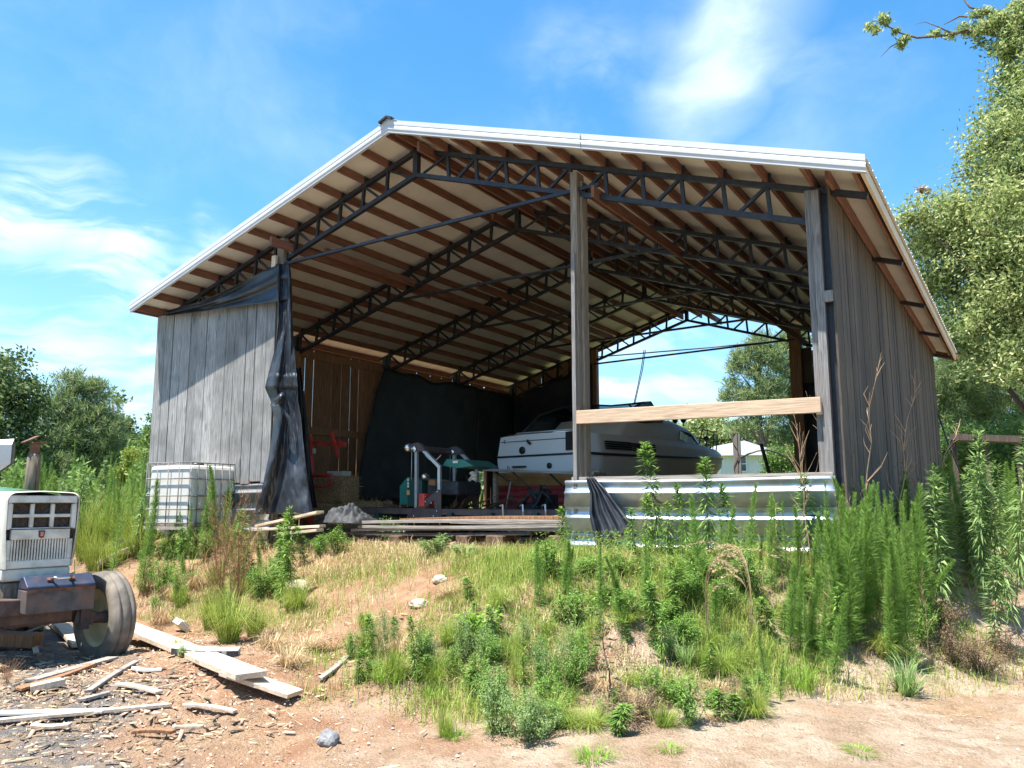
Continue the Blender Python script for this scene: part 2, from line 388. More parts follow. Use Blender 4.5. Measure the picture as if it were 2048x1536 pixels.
# far meadow
dist = t.nodes.new('ShaderNodeVectorMath'); dist.operation = 'LENGTH'; lk.new(ge.outputs['Position'], dist.inputs[0])
mr3 = t.nodes.new('ShaderNodeMapRange'); mr3.interpolation_type = 'SMOOTHSTEP'; lk.new(dist.outputs['Value'], mr3.inputs[0]); mr3.inputs[1].default_value = 22; mr3.inputs[2].default_value = 30
soil = gmix(mr3.outputs[0], soil, gmix(gnoise(.5, 6), (.09, .13, .03), (.18, .19, .07)))
lk.new(soil, p_.inputs['Base Color'])
bp = t.nodes.new('ShaderNodeBump'); bp.inputs['Strength'].default_value = .8; bp.inputs['Distance'].default_value = .05
hb = gmath('ADD', gnoise(26, 8, .75, .2, .8), gmath('MULTIPLY', vo.outputs['Distance'], .6)); lk.new(hb, bp.inputs['Height']); lk.new(bp.outputs[0], p_.inputs['Normal'])
ground = npmesh('ground', np.stack([GX, GY, GZ], -1).reshape(-1, 3), Fq, MATS['earth'], smooth=True); tag(ground, 'red clay and pale sand yard rising in a bank to the barn', 'ground', kind='structure')

# ------------------------------------------------------------------ material set
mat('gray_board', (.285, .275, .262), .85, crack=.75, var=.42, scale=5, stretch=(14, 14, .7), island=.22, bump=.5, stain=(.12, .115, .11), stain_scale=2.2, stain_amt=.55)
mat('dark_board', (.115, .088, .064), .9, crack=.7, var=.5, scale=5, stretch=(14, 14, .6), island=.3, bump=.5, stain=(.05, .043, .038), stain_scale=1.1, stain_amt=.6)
mat('brown_board', (.33, .17, .085), .85, crack=.6, var=.4, scale=5, stretch=(14, 14, .6), island=.25, bump=.4)
mat('purlin_wood', (.215, .095, .06), .8, crack=.5, var=.35, scale=4, stretch=(14, .7, 14), island=.18, bump=.2)
mat('post_wood', (.29, .235, .175), .85, crack=.75, var=.45, scale=5, stretch=(16, 16, .8), island=.1, bump=.6, stain=(.20, .18, .16), stain_scale=1.2, stain_amt=.8)
mat('post_gray', (.23, .22, .215), .85, crack=.75, var=.4, scale=5, stretch=(16, 16, .8), bump=.5, stain=(.2, .17, .15))
mat('fresh_beam', (.60, .43, .29), .8, crack=.45, var=.28, scale=4, stretch=(.8, 14, 14), bump=.3, stain=(.45, .3, .2), stain_scale=2, stain_amt=.5)
mat('gray_plank', (.36, .32, .275), .85, crack=.7, var=.35, scale=4, stretch=(.8, 14, 14), island=.25, bump=.4)
mat('pale_plank', (.62, .50, .37), .8, crack=.4, var=.22, scale=4, stretch=(1, 12, 12), island=.12, bump=.3)
mat('liner', (.72, .69, .645), .6, var=.06, scale=3, stretch=(1, 1, 1), bump=.25, bscale=14, stain=(.55, .51, .46), stain_scale=.8, stain_amt=.5)
mat('white_metal', (.50, .51, .53), .4, var=.06, scale=3, spec=.5, stain=(.50, .50, .49), stain_scale=1.2, stain_amt=.5)
mat('galvanized', (.50, .56, .62), .36, metal=.6, var=.3, scale=2.5, stretch=(1, 1, 1), bump=.08, stain=(.42, .33, .25), stain_scale=1.6, stain_amt=.45)
mat('roof_metal', (.72, .73, .73), .35, metal=.6, var=.08, scale=2)
mat('black_steel', (.022, .024, .034), .5, var=.4, scale=12, spec=.5)
mat('tan_trim', (.62, .52, .38), .6, var=.08, scale=3)
mat('tarp', (.016, .019, .027), .45, var=.3, scale=5, bump=.5, bscale=5, spec=.6, stain=(.07, .075, .085), stain_scale=3, stain_amt=.5)
mat('tarp_dull', (.014, .015, .018), .6, var=.3, scale=5, bump=.8, bscale=5, spec=.4, stain=(.035, .035, .036), stain_scale=2, stain_amt=.6)

# ------------------------------------------------------------------ the barn
XL, XR, XRG, YF, BAY = -13.66, -1.66, -7.72, 9.4, 3.018
ZR, ZEL, ZER = 5.544 + E, 3.7036 + E, 3.5705 + E
SL, SR = (ZR - ZEL) / (XRG - XL), (ZR - ZER) / (XR - XRG)
XEL, XER = -14.05, -1.17
YR0, YR1 = 8.72, YF + 4 * BAY + .55
TY = [YF + i * BAY for i in range(5)]
def zt(x): return ZR - (XRG - x) * SL if x < XRG else ZR - (x - XRG) * SR      # top of the trusses
PH = .14
barn = empty('pole_barn', (XRG, YF, gz(XRG, YF)), 0, 'open fronted gabled pole barn with gray plank walls, black steel trusses and white metal roof', 'barn')
BO = barn.location.copy()
class PB(MB):
    """a builder whose meshes hang under the barn"""
    def build(s, name, mats, parent=None, **k):
        if parent is None:
            parent = barn
        s.v = [(x - BO.x, y - BO.y, z - BO.z) for x, y, z in s.v]
        return MB.build(s, name, mats, parent, **k)
def slope_pt(side, u, y, dz):
    """u: 0 at ridge, 1 at eave"""
    x = XRG + (XEL - XRG) * u if side < 0 else XRG + (XER - XRG) * u
    return (x, y, zt(x) + dz)
for side in (-1, 1):
    prof = []; y = YR0 + .03
    while y < YR1 - .03:
        for dy, dz in ((0, 0), (.17, 0), (.185, .022), (.205, .022), (.22, 0)):
            if y + dy < YR1: prof.append((y + dy, dz))
        y += .2301
    b = PB(); vs = []
    for (y, dz) in prof:
        for u in (0., 1.006): vs.append(slope_pt(side, u, y, PH + .03 + dz))
    n = len(prof); b.add(vs, [(2 * i, 2 * i + 1, 2 * i + 3, 2 * i + 2) for i in range(n - 1)])
    b.build('roof_panel', MATS['roof_metal'], solid=-.004, recalc=False)
    # insulation lining, sagging a little between purlins
    b = PB(); NP = 12
    def lin(i, j, side=side):
        u = i; ph = (u * NP) % 1
        return slope_pt(side, min(u, .997), YR0 + .03 + (YR1 - YR0 - .06) * j, PH + .012 - .012 * math.sin(ph * math.pi) + .004 * math.sin(j * 70 + u * 9))
    b.grid(lin, NP * 4, 60); b.build('insulation_liner', MATS['liner'], solid=.006)
    for k in range(NP + 1):
        u = .012 + (.985 - .012) * k / NP
        x = slope_pt(side, u, 0, 0)[0]; b = PB()
        zt0 = zt(x); h = PH - .012
        b.bar((x, YR0 + .05 + .02 * random.random(), zt0 + h / 2), (x, YR1 - .05, zt0 + h / 2), .04, h, up=(SL if side < 0 else -SR, 0, 1) if False else (0, 0, 1))
        b.build('purlin', MATS['purlin_wood'])
# ridge cap
b = PB()
for s_, xx in ((-1, XRG - .17), (1, XRG + .17)):
    b.bar((XRG, (YR0 + YR1) / 2, ZR + PH + .075), (xx, (YR0 + YR1) / 2, zt(xx) + PH + .07), YR1 - YR0 + .06, .008)
b.build('ridge_cap', MATS['roof_metal'])
b = PB(); b.bar((XRG - .15, YR0 - .03, zt(XRG - .15) + PH + .08), (XRG, YR0 - .03, ZR + PH + .095), .09, .03); b.bar((XRG + .1, YR0 - .03, zt(XRG + .1) + PH + .085), (XRG, YR0 - .03, ZR + PH + .095), .09, .03)
b.build('ridge_end_cap', MATS['black_steel'])
# rake trim, front
for side, xe in ((-1, XEL - .02), (1, XER + .03)):
    b = PB(); x0 = XRG
    def rp(x, y, dz): return (x, y, zt(x) + dz)
    # stepped profile in (y, dz)
    pr = [(YR0 + .05, PH + .062), (YR0 - .02, PH + .062), (YR0 - .02, PH - .01), (YR0 - .012, PH - .018), (YR0 - .026, PH - .05), (YR0 - .026, PH - .085), (YR0 - .014, PH - .1), (YR0 - .014, PH - .135), (YR0 + .03, PH - .14)]
    vs = [rp(x, y, dz) for x in (x0, xe) for (y, dz) in pr]; k = len(pr)
    b.add(vs, [(i, i + 1, k + i + 1, k + i) for i in range(k - 1)])
    b.build('rake_trim', MATS['white_metal'], solid=.004)
    if side > 0:
        xj = onY(1163, 290, YR0).x; q = PB(); q.bar(rp(xj, YR0 - .0285, PH - .13), rp(xj, YR0 - .0285, PH + .05), .006, .002, up=(0, 1, 0)); q.build('trim_joint', MATS['black_steel'])
    # rear rake board
    b = PB(); b.bar(rp(x0, YR1 - .02, .07), rp(xe, YR1 - .02, .07), .03, .16); b.build('rear_rake_board', MATS['purlin_wood'])
# eave fascia boards
b = PB(); b.span(XER - .035, XER, YR0 + .03, YR1 - .03, zt(XER) + .01, zt(XER) + PH + .02); b.build('eave_fascia', MATS['tan_trim'])
b = PB(); b.span(XEL, XEL + .035, YR0 + .03, YR1 - .03, zt(XEL) + .0, zt(XEL) + PH + .02); b.build('eave_fascia', MATS['purlin_wood'])
# trusses: black angle iron, parallel chords, a post and a diagonal at every purlin
TD = .43
zlow = lambda x: zt(x) - TD
XP = -1.87
for ti, y in enumerate(TY):
    b = PB(); c = .055
    xl_end = XL - .12; xr_end = XER - .06
    b.bar((xl_end, y, zt(xl_end) - .035), (XRG, y, ZR - .035), .075, .065); b.bar((XRG, y, ZR - .035), (xr_end, y, zt(xr_end) - .035), .075, .065)
    b.bar((XL + .05, y, zlow(XL + .05)), (XRG, y, ZR - TD), .07, .065); b.bar((XRG, y, ZR - TD), (XP, y, zlow(XP)), .07, .065)
    b.bar((XRG, y, ZR), (XRG, y, ZR - TD), .09, .09)
    for side in (-1, 1):
        for k in range(0, 12):
            u = .012 + (.985 - .012) * k / 12
            x = slope_pt(side, u, 0, 0)[0]
            if side < 0 and x < XL + .2: continue
            if side > 0 and x > XP - .1: continue
            if k > 0:
                b.bar((x, y, zt(x) - .03), (x + .03 * side, y, zlow(x + .03 * side)), .048, .045)
            xd = x - side * .36
            if k > 1: b.bar((x, y, zt(x) - .04), (xd, y, zlow(xd)), .042, .04)
            elif k == 1: b.bar((x, y, zt(x) - .04), (XRG + side * .14, y, zlow(XRG)), .03, .03)
            b.box((x, y, zt(x) + .05), (.1, .05, .12))      # purlin clip
    # low end columns
    b.span(XL + .01, XL + .12, y - .05, y + .05, zlow(XL) - .15, zt(XL) - .03)
    b.build('roof_truss', MATS['black_steel'])
    # level tie between the lower chords
    za = 4.33 + E + (0 if ti == 0 else .0)
    zt_ = onY(1212, 372, YF).z
    xa = XRG - (ZR - TD - zt_) / SL - .05; xb = XRG + (ZR - TD - zt_) / SR + .45
    b = PB(); b.bar((xa, y - .05, zt_ - .10), (xb, y - .05, zt_ + .02), .05, .045); b.build('tie_bar', MATS['black_steel'])
# long loose boards laid through the trusses
for (x, y0, y1, dz) in ((XRG + .35, 9.0, 19.0, -.06), (XRG + .12, 15.3, 22.3, -.1), (XRG - .3, 12.0, 21.9, -.12), (-10.45, 8.9, 13.2, -.3), (-10.2, 9.9, 15.6, -.34), (-4.55, 9.2, 21.9, -.40), (-9.6, 13.8, 20.5, -.32), (XRG + .6, 18.2, 22.6, -.14)):
    b = PB(); b.bar((x, y0, zt(x) - TD + .12 + dz + .3), (x + .03, y1, zt(x) - TD + .12 + dz + .3), .045, .15); b.build('brace_board', MATS['purlin_wood'])

def board_wall(b, axis_, fixed, a0, a1, zb, ztop, wmin, wmax, th, gap=(.003, .012), tilt=.004, skip=None):
    a = a0
    while a < a1 - .02:
        w_ = min(random.uniform(wmin, wmax), a1 - a); g = random.uniform(*gap)
        lo = zb + random.uniform(-.03, .03); tl = random.uniform(-tilt, tilt); z1 = ztop(a + w_ / 2); d = random.uniform(-.006, .006)
        pts = []
        for f in (fixed + d - th / 2, fixed + d + th / 2):
            for (aa, zz, q) in ((a + g / 2, lo, 0), (a + w_ - g / 2, lo, 0), (a + w_ - g / 2, z1, tl), (a + g / 2, z1, tl)):
                pts.append((f, aa + q, zz) if axis_ == 'Y' else (aa + q, f, zz))
        if not (skip and skip(a + w_ / 2)):
            b.add(pts, [(3, 2, 1, 0), (4, 5, 6, 7), (0, 1, 5, 4), (1, 2, 6, 5), (2, 3, 7, 6), (3, 0, 4, 7)])
        a += w_
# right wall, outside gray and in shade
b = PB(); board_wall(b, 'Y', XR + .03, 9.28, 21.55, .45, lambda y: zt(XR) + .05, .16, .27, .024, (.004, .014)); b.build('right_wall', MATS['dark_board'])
b = PB(); b.span(XR + .06, XR + .10, 9.0, 21.6, zt(XR + .08) - .02, zt(XR + .08) + .11); b.build('wall_plate', MATS['purlin_wood'])
for y in TY[1:]:
    b = PB(); b.span(XR - .2, XR - .04, y - .08, y + .08, .4, zt(XR) - .05); b.build('post', MATS['post_gray'])
for z in (1.6, 2.8, 4.0):
    b = PB(); b.span(XR - .03, XR + .012, 9.5, 21.4, z, z + .13); b.build('girt', MATS['brown_board'])
# left wall, brown inside with daylight in the cracks
b = PB(); board_wall(b, 'Y', XL - .02, 9.45, 21.5, .75, lambda y: 5.0, .2, .34, .024, (.006, .035), .012, skip=lambda y: 19.35 < y < 19.95); b.build('left_wall', MATS['brown_board'])
b = PB(); board_wall(b, 'Y', XL - .02, 19.3, 20.0, 2.4, lambda y: 5.0, .2, .34, .024, (.006, .03), .012); b.build('left_wall_patch', MATS['brown_board'])
for z in (1.75, 3.05, 4.78):
    b = PB(); b.span(XL + .0, XL + .04, 9.5, 21.4, z, z + .17)if z != 1.75 else b.span(XL + .0, XL + .04, 9.5, 19.2, z, z + .17); b.build('girt', MATS['brown_board'])
for y in TY[1:4]:
    b = PB(); b.span(XL + .045, XL + .22, y - .16, y - .02, .4, 4.85); b.build('post', MATS['brown_board'])
for y in (17.0, 20.0):
    b = PB(); b.span(XL + .045, XL + .14, y - .05, y + .05, .4, 4.7); b.build('stud', MATS['brown_board'])
# front wall, left part: gray planks above a metal skirt
zb_ = onY(495, 965, YF).z
b = PB(); board_wall(b, 'X', YF - .12, -14.02, -10.66, zb_, lambda x: 5.10 - .045 * (x + 14) / 3.3, .22, .33, .026, (.006, .022), .012); b.build('front_wall', MATS['gray_board'])
for z in (2.2, 3.6, 4.85):
    b = PB(); b.span(-13.9, -10.75, YF - .10, YF - .055, z, z + .13); b.build('girt', MATS['brown_board'])
def tin(b, x0, x1, y, z0, z1, ribs, ph=0.):
    prof = []; z = z1
    step = (z1 - z0) / ribs
    for k in range(ribs):
        zz = z1 - k * step + (.028 if k else 0)
        t2 = -.062
        prof += [(zz, .0), (zz - .012, -.030), (zz - .040, -.036), (zz - .06, -.006), (zz - step * .42, -.006 + t2 * .38), (zz - step * .445, -.026 + t2 * .40), (zz - step * .50, -.026 + t2 * .44), (zz - step * .54, -.006 + t2 * .48), (zz - step * .97, t2)]
    prof.append((z0, 0))
    nseg = 26
    vs = []
    for i in range(nseg + 1):
        x = x0 + (x1 - x0) * i / nseg; wob = .008 * math.sin(x * 3.1 + ph) + .004 * math.sin(x * 11)
        for (zz, dy) in prof: vs.append((x, y + dy + wob, zz + .006 * math.sin(x * 2.3 + ph)))
    k = len(prof); b.add(vs, [(i * k + j, i * k + j + 1, (i + 1) * k + j + 1, (i + 1) * k + j) for i in range(nseg) for j in range(k - 1)], True)
b = PB(); tin(b, -14.0, -10.6, YF - .10, .55, zb_ - .02, 4); b.build('metal_skirt', MATS['galvanized'], solid=.002, recalc=False)
# front, right part: corrugated skirt under a rough rail, one fresh beam above
z_t = onY(1400, 957, YF - .14).z
for (x0, x1, dy, ph) in ((-5.03, -1.72, 0, 0),):
    b = PB(); tin(b, x0, x1, YF - .14 + dy, .42, z_t, 4, ph); b.build('metal_skirt', MATS['galvanized'], solid=.002, recalc=False)
b = PB(); b.span(-4.95, -1.75, YF - .13, YF - .04, z_t - .05, z_t + .045); b.build('skirt_rail', MATS['gray_plank'])
for z in (.75, 1.3):
    b = PB(); b.span(-4.95, -1.75, YF - .10, YF - .06, z, z + .09); b.build('girt', MATS['brown_board'])
a_, c_ = onY(1152, 835, YF - .14), onY(1642, 810, YF - .14)
b = PB(); b.bar(a_, c_, .045, .175); b.build('cross_beam', MATS['fresh_beam'], bevel=.006)
# centre post
b = PB(); b.span(-4.93, -4.83, YF - .115, YF + .10, .4, 4.5 + E - .02); b.build('post', MATS['post_wood'], bevel=.004)
b = PB(); b.span(-4.908, -4.853, YF - .165, YF - .118, .4, onY(1153, 505, YF - .16).z); b.build('post_facing', MATS['post_gray'], bevel=.004)
b = PB(); b.span(-4.828, -4.79, YF - .03, YF + .12, .4, 4.36 + E); b.build('post_side_plank', MATS['post_wood'], bevel=.003)
# left front post
b = PB(); b.span(-10.74, -10.58, YF - .1, YF + .02, .4, zt(-10.66) - .05); b.build('post', MATS['post_wood'], bevel=.004)
b = PB(); b.span(-10.76, -10.66, YF - .20, YF - .155, onY(572, 566, YF - .2).z, onY(572, 505, YF - .2).z); b.build('post_plank', MATS['pale_plank'])
# right front post
b = PB(); b.span(-1.90, -1.83, YF - .06, YF + .1, .4, zt(-1.87) - .06); b.build('post_facing', MATS['post_gray'], bevel=.004)
b = PB(); b.span(-1.826, -1.735, YF - .11, YF + .06, .4, zt(-1.78) - .06); b.build('post', MATS['post_gray'], bevel=.004)
b = PB(); b.span(-1.73, -1.645, YF + .0, YF + .12, .4, zt(-1.7) - .06); b.build('steel_column', MATS['black_steel'])
b = PB(); b.span(-1.76, -1.64, YF - .115, YF - .05, onY(1640, 610, YF).z, onY(1640, 588, YF).z); b.build('wood_block', MATS['post_gray'])
# rear wall, left part and the two rear posts
YB = TY[4]
xr_a = onY(1190, 800, YB).x; xr_b = onY(1590, 800, YB).x
b = PB(); board_wall(b, 'X', YB + .12, -13.7, xr_a - .1, .5, lambda x: zt(x) - .06, .2, .32, .024, (.003, .01)); b.build('rear_wall', MATS['brown_board'])
for x in (-11.6, xr_a, ):
    b = PB(); b.span(x - .09, x + .09, YB - .07, YB + .1, .4, zt(x) - .08); b.build('post', MATS['brown_board'])
b = PB(); b.span(xr_b - .07, xr_b + .22, YB - .07, YB + .1, .4, zt(xr_b) - .08); b.build('post', MATS['brown_board'])
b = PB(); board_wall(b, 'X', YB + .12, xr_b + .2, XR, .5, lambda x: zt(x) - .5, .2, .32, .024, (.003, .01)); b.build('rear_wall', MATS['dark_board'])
# earth floor boards edge (old sill) across the mouth of the barn
# ------------------------------------------------------------------ tarps
def fold(u, v, n, a, ph=0.): return a * (math.sin(u * n * 6.283 + 1.3 * math.sin(v * 5 + ph) + ph) + .5 * math.sin(u * n * 11.7 + v * 4 + 1.7 * ph) + .3 * mnoise.noise((u * 5, v * 6, ph * 3)))
b = MB()
rows = [(528, 556, 580), (560, 555, 583), (600, 556, 584), (640, 557, 585), (690, 552, 588), (735, 540, 592), (775, 530, 596), (800, 541, 596), (835, 549, 602), (880, 543, 606), (930, 534, 612), (980, 524, 618), (1030, 508, 627)]
ry = [r[0] for r in rows]
def ft(u, v):
    py = 528 + (1028 - 528) * v
    l = np.interp(py, ry, [r[1] for r in rows]); r_ = np.interp(py, ry, [r[2] for r in rows])
    amp = .035 + .07 * max(0, v - .5)
    d = fold(u, v * 1.6, 1.25, amp * 1.1, .4) + .06 * mnoise.noise((u * 2.5, v * 4, 1)); edge = .16 * (u ** 2)
    return onY(l + (r_ - l) * u, py, YF - .26 - d + edge * .4 + .018 * mnoise.noise((u * 9, v * 16, 4)) + .010 * mnoise.noise((u * 24, v * 40, 8)) + (-.05 if .44 < v < .5 else 0))
b.grid(ft, 70, 130)
def up_(u, v):
    # swag from the wall's far corner to the post
    xs_ = [332, 408, 472, 520, 556, 578]; top = [621, 601, 570, 545, 527, 528]; bot = [632, 622, 614, 608, 603, 601]
    px = 332 + (578 - 332) * u; a = np.interp(px, xs_, top); c_ = np.interp(px, xs_, bot)
    d = fold(v + .35 * u, u, 1.8, .05 * (1 - .4 * u), 1.1)
    return onY(px, a + (c_ - a) * v, YF - .20 - .02 - d)
b.grid(up_, 50, 14)
def flap(u, v):
    return onY(545 + 22 * u - 4 * v + 5 * math.sin(v * 3), 786 + 10 * (1 - u) + 30 * v * (.5 + .5 * u) + 3 * math.sin(u * 6), YF - .42 - .10 * math.sin(u * 3.1) - .03 * math.sin(v * 7))
b.grid(flap, 10, 8)
o = b.build('black_tarp', MATS['tarp'], solid=.004, recalc=False)
tag(o, 'black plastic tarp swagged over the gray plank wall, hanging round the left front post', 'tarp')
# behind it, a second curtain just inside
b = MB()
def inner(u, v):
    py = 735 + (1015 - 735) * v; l = np.interp(v, [0, .3, .7, 1], [592, 590, 590, 590]); r_ = np.interp(v, [0, .3, .7, 1], [602, 612, 622, 634])
    return onY(l + (r_ - l) * u, py, 10.3 - fold(u, v, 1.5, .05, 2.2))
b.grid(inner, 20, 40); tag(b.build('black_tarp', MATS['tarp_dull'], solid=.004, recalc=False), 'narrow black curtain of tarp hanging behind the left front post, beside the brown boards', 'tarp')
# left wall tarp, drawn to a slanting edge
XT = XL + .26
b = MB()
yl0, yl1 = onX(768, 735, XT).y, onX(706, 960, XT).y
def lw(u, v):
    y0 = yl0 + (yl1 - yl0) * (v ** .8); y1 = 19.25 if v > .0 else 19.25
    z1 = 4.86 + .05 * math.sin(u * 9.4) * (1 - v) ; z0 = 1.55
    y = y0 + (y1 - y0) * u
    return Vector((XT + .05 * mnoise.noise((y * 1.3, v * 5, 0)) + .025 * math.sin(y * 3 + v * 4), y, z1 + (z0 - z1) * v - .07 * math.sin(u * 3.14159 * 3) ** 2 * (1 - v)))
b.grid(lw, 70, 30)
def lw2(u, v):
    y = 19.2 + 2.1 * u; z1 = 4.84; z0 = 2.45 if u < .36 else 1.0
    return Vector((XT + .03 * mnoise.noise((y * 2, v * 5, 3)), y, z1 + (z0 - z1) * v))
b.grid(lw2, 14, 16)
tag(b.build('black_tarp', MATS['tarp_dull'], solid=.004, recalc=False), 'dull black tarp lining the left inner wall, its near edge pulled back on a slant', 'tarp')
b = MB()
def rw(u, v):
    x = XL + .15 + (xr_a - .02 - XL - .15) * u; z1 = min(zt(x) - TD - .02, 6.6) - .1 * math.sin(u * 12) ** 2
    return Vector((x, YB - .14 - .05 * mnoise.noise((x * 1.2, v * 5, 7)) - .03 * math.sin(x * 2.5 + v * 3), z1 + (.75 - z1) * v))
b.grid(rw, 50, 30); tag(b.build('black_tarp', MATS['tarp_dull'], solid=.004, recalc=False), 'dark tarp covering the closed left half of the rear wall behind the boat', 'tarp')
b = MB()
def rr_(u, v):
    x = xr_b + .24 + (XR - .1 - xr_b - .24) * u; z1 = 4.55
    return Vector((x, YB - .14 - .05 * mnoise.noise((x * 1.2, v * 5, 9)), z1 + (.8 - z1) * v))
b.grid(rr_, 10, 24); tag(b.build('black_tarp', MATS['tarp_dull'], solid=.004, recalc=False), 'strip of black tarp beside the right hand post of the open rear bay', 'tarp')
# tarp snagged on the right skirt
b = MB()
def sk(u, v):
    L_ = [(1172, 955), (1181, 990), (1179, 1030), (1186, 1062), (1192, 1094)]; R_ = [(1186, 953), (1212, 980), (1236, 1012), (1258, 1040), (1264, 1050)]
    k = v * 4; i = min(3, int(k)); f = k - i
    lx, ly = L_[i][0] + (L_[i + 1][0] - L_[i][0]) * f, L_[i][1] + (L_[i + 1][1] - L_[i][1]) * f
    rx, ry_ = R_[i][0] + (R_[i + 1][0] - R_[i][0]) * f, R_[i][1] + (R_[i + 1][1] - R_[i][1]) * f
    jag = 3.5 * math.sin(u * 21) * max(0, v - .85) / .15
    x = lx + (rx - lx) * u; y = ly + (ry_ - ly) * u + 14 * math.sin(u * 3.14) * v * .4 + jag
    d = (.02 + .045 * v) * (abs(math.sin(u * 13 + 1)) ** .6 + .4 * math.sin(u * 29)) + (.02 * mnoise.noise((u * 6, v * 4, 5)))
    return onY(x, y, YF - .225 - d)
b.grid(sk, 44, 30); tag(b.build('black_tarp', MATS['tarp'], solid=.004, recalc=False), 'torn black tarp scrap hanging over the corrugated metal skirt right of the centre post', 'tarp')
def heap(name, px0, px1, py, Y, hgt_, m, label, cat, zb):
    b = MB(); a, c_ = onY(px0, py, Y), onY(px1, py, Y)
    def f(u, v):
        x = a.x + (c_.x - a.x) * u; e = math.sin(u * math.pi) ** .6 * math.sin(v * math.pi) ** .7
        n = .35 + .9 * abs(mnoise.noise((u * 5.5, v * 3.5, hgt_ * 9))) + .35 * abs(mnoise.noise((u * 10, v * 6, 3)))
        return Vector((x, Y - .35 + .7 * v, zb + hgt_ * e * max(.1, n + .3)))
    b.grid(f, 80, 48); return tag(b.build(name, m, recalc=False), label, cat)

# ------------------------------------------------------------------ boat
mat('boat_white', (.86, .85, .82), .35, var=.06, scale=3, stain=(.5, .48, .44), stain_scale=1.5, stain_amt=.35)
mat('boat_trim', (.03, .03, .032), .4, var=.2)
mat('glass', (.035, .05, .06), .06, var=.05, spec=.8)
mat('chrome', (.75, .76, .78), .16, metal=1, var=.05)
mat('tyre', (.055, .052, .05), .75, var=.35, scale=9, stain=(.22, .19, .15), stain_scale=4, stain_amt=.55)
mat('rust', (.17, .075, .045), .85, var=.45, scale=9, bump=.3)
# two-tone hull paint: white stern, tan brush coat forward of it
m, t = newmat('boat_paint'); lk = t.links
o_ = t.nodes.new('ShaderNodeOutputMaterial'); p_ = t.nodes.new('ShaderNodeBsdfPrincipled'); lk.new(p_.outputs[0], o_.inputs[0]); p_.inputs['Roughness'].default_value = .5
tcn = t.nodes.new('ShaderNodeTexCoord'); sp = t.nodes.new('ShaderNodeSeparateXYZ'); lk.new(tcn.outputs['Object'], sp.inputs[0])
mr = t.nodes.new('ShaderNodeMapRange'); lk.new(sp.outputs[1], mr.inputs[0]); mr.inputs[1].default_value = .42; mr.inputs[2].default_value = .60
nz = t.nodes.new('ShaderNodeTexNoise'); nz.inputs['Scale'].default_value = 3; lk.new(tcn.outputs['Object'], nz.inputs['Vector'])
c1 = t.nodes.new('ShaderNodeMix'); c1.data_type = 'RGBA'; lk.new(nz.outputs['Fac'], c1.inputs['Factor']); c1.inputs['A'].default_value = (.52, .44, .34, 1); c1.inputs['B'].default_value = (.63, .54, .43, 1)
c2 = t.nodes.new('ShaderNodeMix'); c2.data_type = 'RGBA'; lk.new(mr.outputs[0], c2.inputs['Factor']); c2.inputs['A'].default_value = (.90, .88, .85, 1); lk.new(c1.outputs['Result'], c2.inputs['B'])
lk.new(c2.outputs['Result'], p_.inputs['Base Color'])
YS = 14.0; ANG = math.radians(-11)
st = onY(1187, 905, YS); zr = onY(1187, 905, YS).z; zgw = onY(1187, 862, YS).z - zr
cs = Vector((st.x - .17, YS, 0)) - Matrix.Rotation(ANG, 3, 'Z') @ Vector((1.2, 0, 0))
boat = empty('cabin_cruiser', (cs.x, cs.y, .9), ANG, 'white sterned cabin cruiser with tan sides and raked windshield, under the barn roof', 'boat')
z0 = zr - .9
ST = [0, .6, 1.4, 2.4, 3.6, 4.8, 5.8, 6.6, 7.1, 7.3]
HB = [1.2, 1.22, 1.25, 1.25, 1.21, 1.08, .83, .5, .2, .03]
RZ = [0, 0, .01, .03, .06, .11, .15, .17, .18, .18]
GH = [zgw, zgw, zgw, zgw * .96, zgw * .85, zgw * .66, zgw * .46, zgw * .28, zgw * .14, .03]
def loft(b, fn):
    secs = [fn(i) for i in range(len(ST))]; k = len(secs[0]); vs = [p for s_ in secs for p in s_]
    fs = [(i * k + j, i * k + j + 1, (i + 1) * k + j + 1, (i + 1) * k + j) for i in range(len(ST) - 1) for j in range(k - 1)]
    b.add(vs, fs, True); return secs
b = MB()
def hull(i):
    y, h, rz = ST[i], HB[i], z0 + RZ[i]; f = i / 9; kz = rz - 1.15 + .95 * f ** 3; cz = rz - .82 + .70 * f ** 2.6; ch = h * (.9 - .5 * f)
    r = [(h, y, rz), (h * .985, y, rz - .12), (h * .95, y, (rz + cz) / 2), (ch, y, cz), (ch * .93, y, cz - .03), (0, y, kz)]
    return r + [(-x, yy, zz) for x, yy, zz in r[-2::-1]]
secs = loft(b, hull); n0 = len(b.v); b.add(secs[0], [tuple(range(len(secs[0])))])
b.build('hull', MATS['boat_paint'], boat)
b = MB()
def tops(i):
    y, h, rz, g = ST[i], HB[i], z0 + RZ[i], GH[i]; ins = .10 * min(1, g / .4)
    r = [(h - .01, y, rz + .004), (h - ins * .6, y + (-0.0), rz + g * .55), (h - ins, y, rz + g), (max(0, h - ins - .12), y, rz + g + .015), (0, y, rz + g + .03)]
    return r + [(-x, yy, zz) for x, yy, zz in r[-2::-1]]
secs = loft(b, tops); b.add([(x, y + .0, z) for x, y, z in secs[0]], [tuple(range(len(secs[0])))])
b.build('topsides', MATS['boat_paint'], boat)
b = MB()
for sg in (-1, 1): b.tube([(sg * (HB[i] + .012), ST[i], z0 + RZ[i]) for i in range(10)], .028, 6)
b.tube([(-1.2, -.012, z0), (1.2, -.012, z0)], .022, 6); b.build('rub_rail', MATS['boat_trim'], boat)
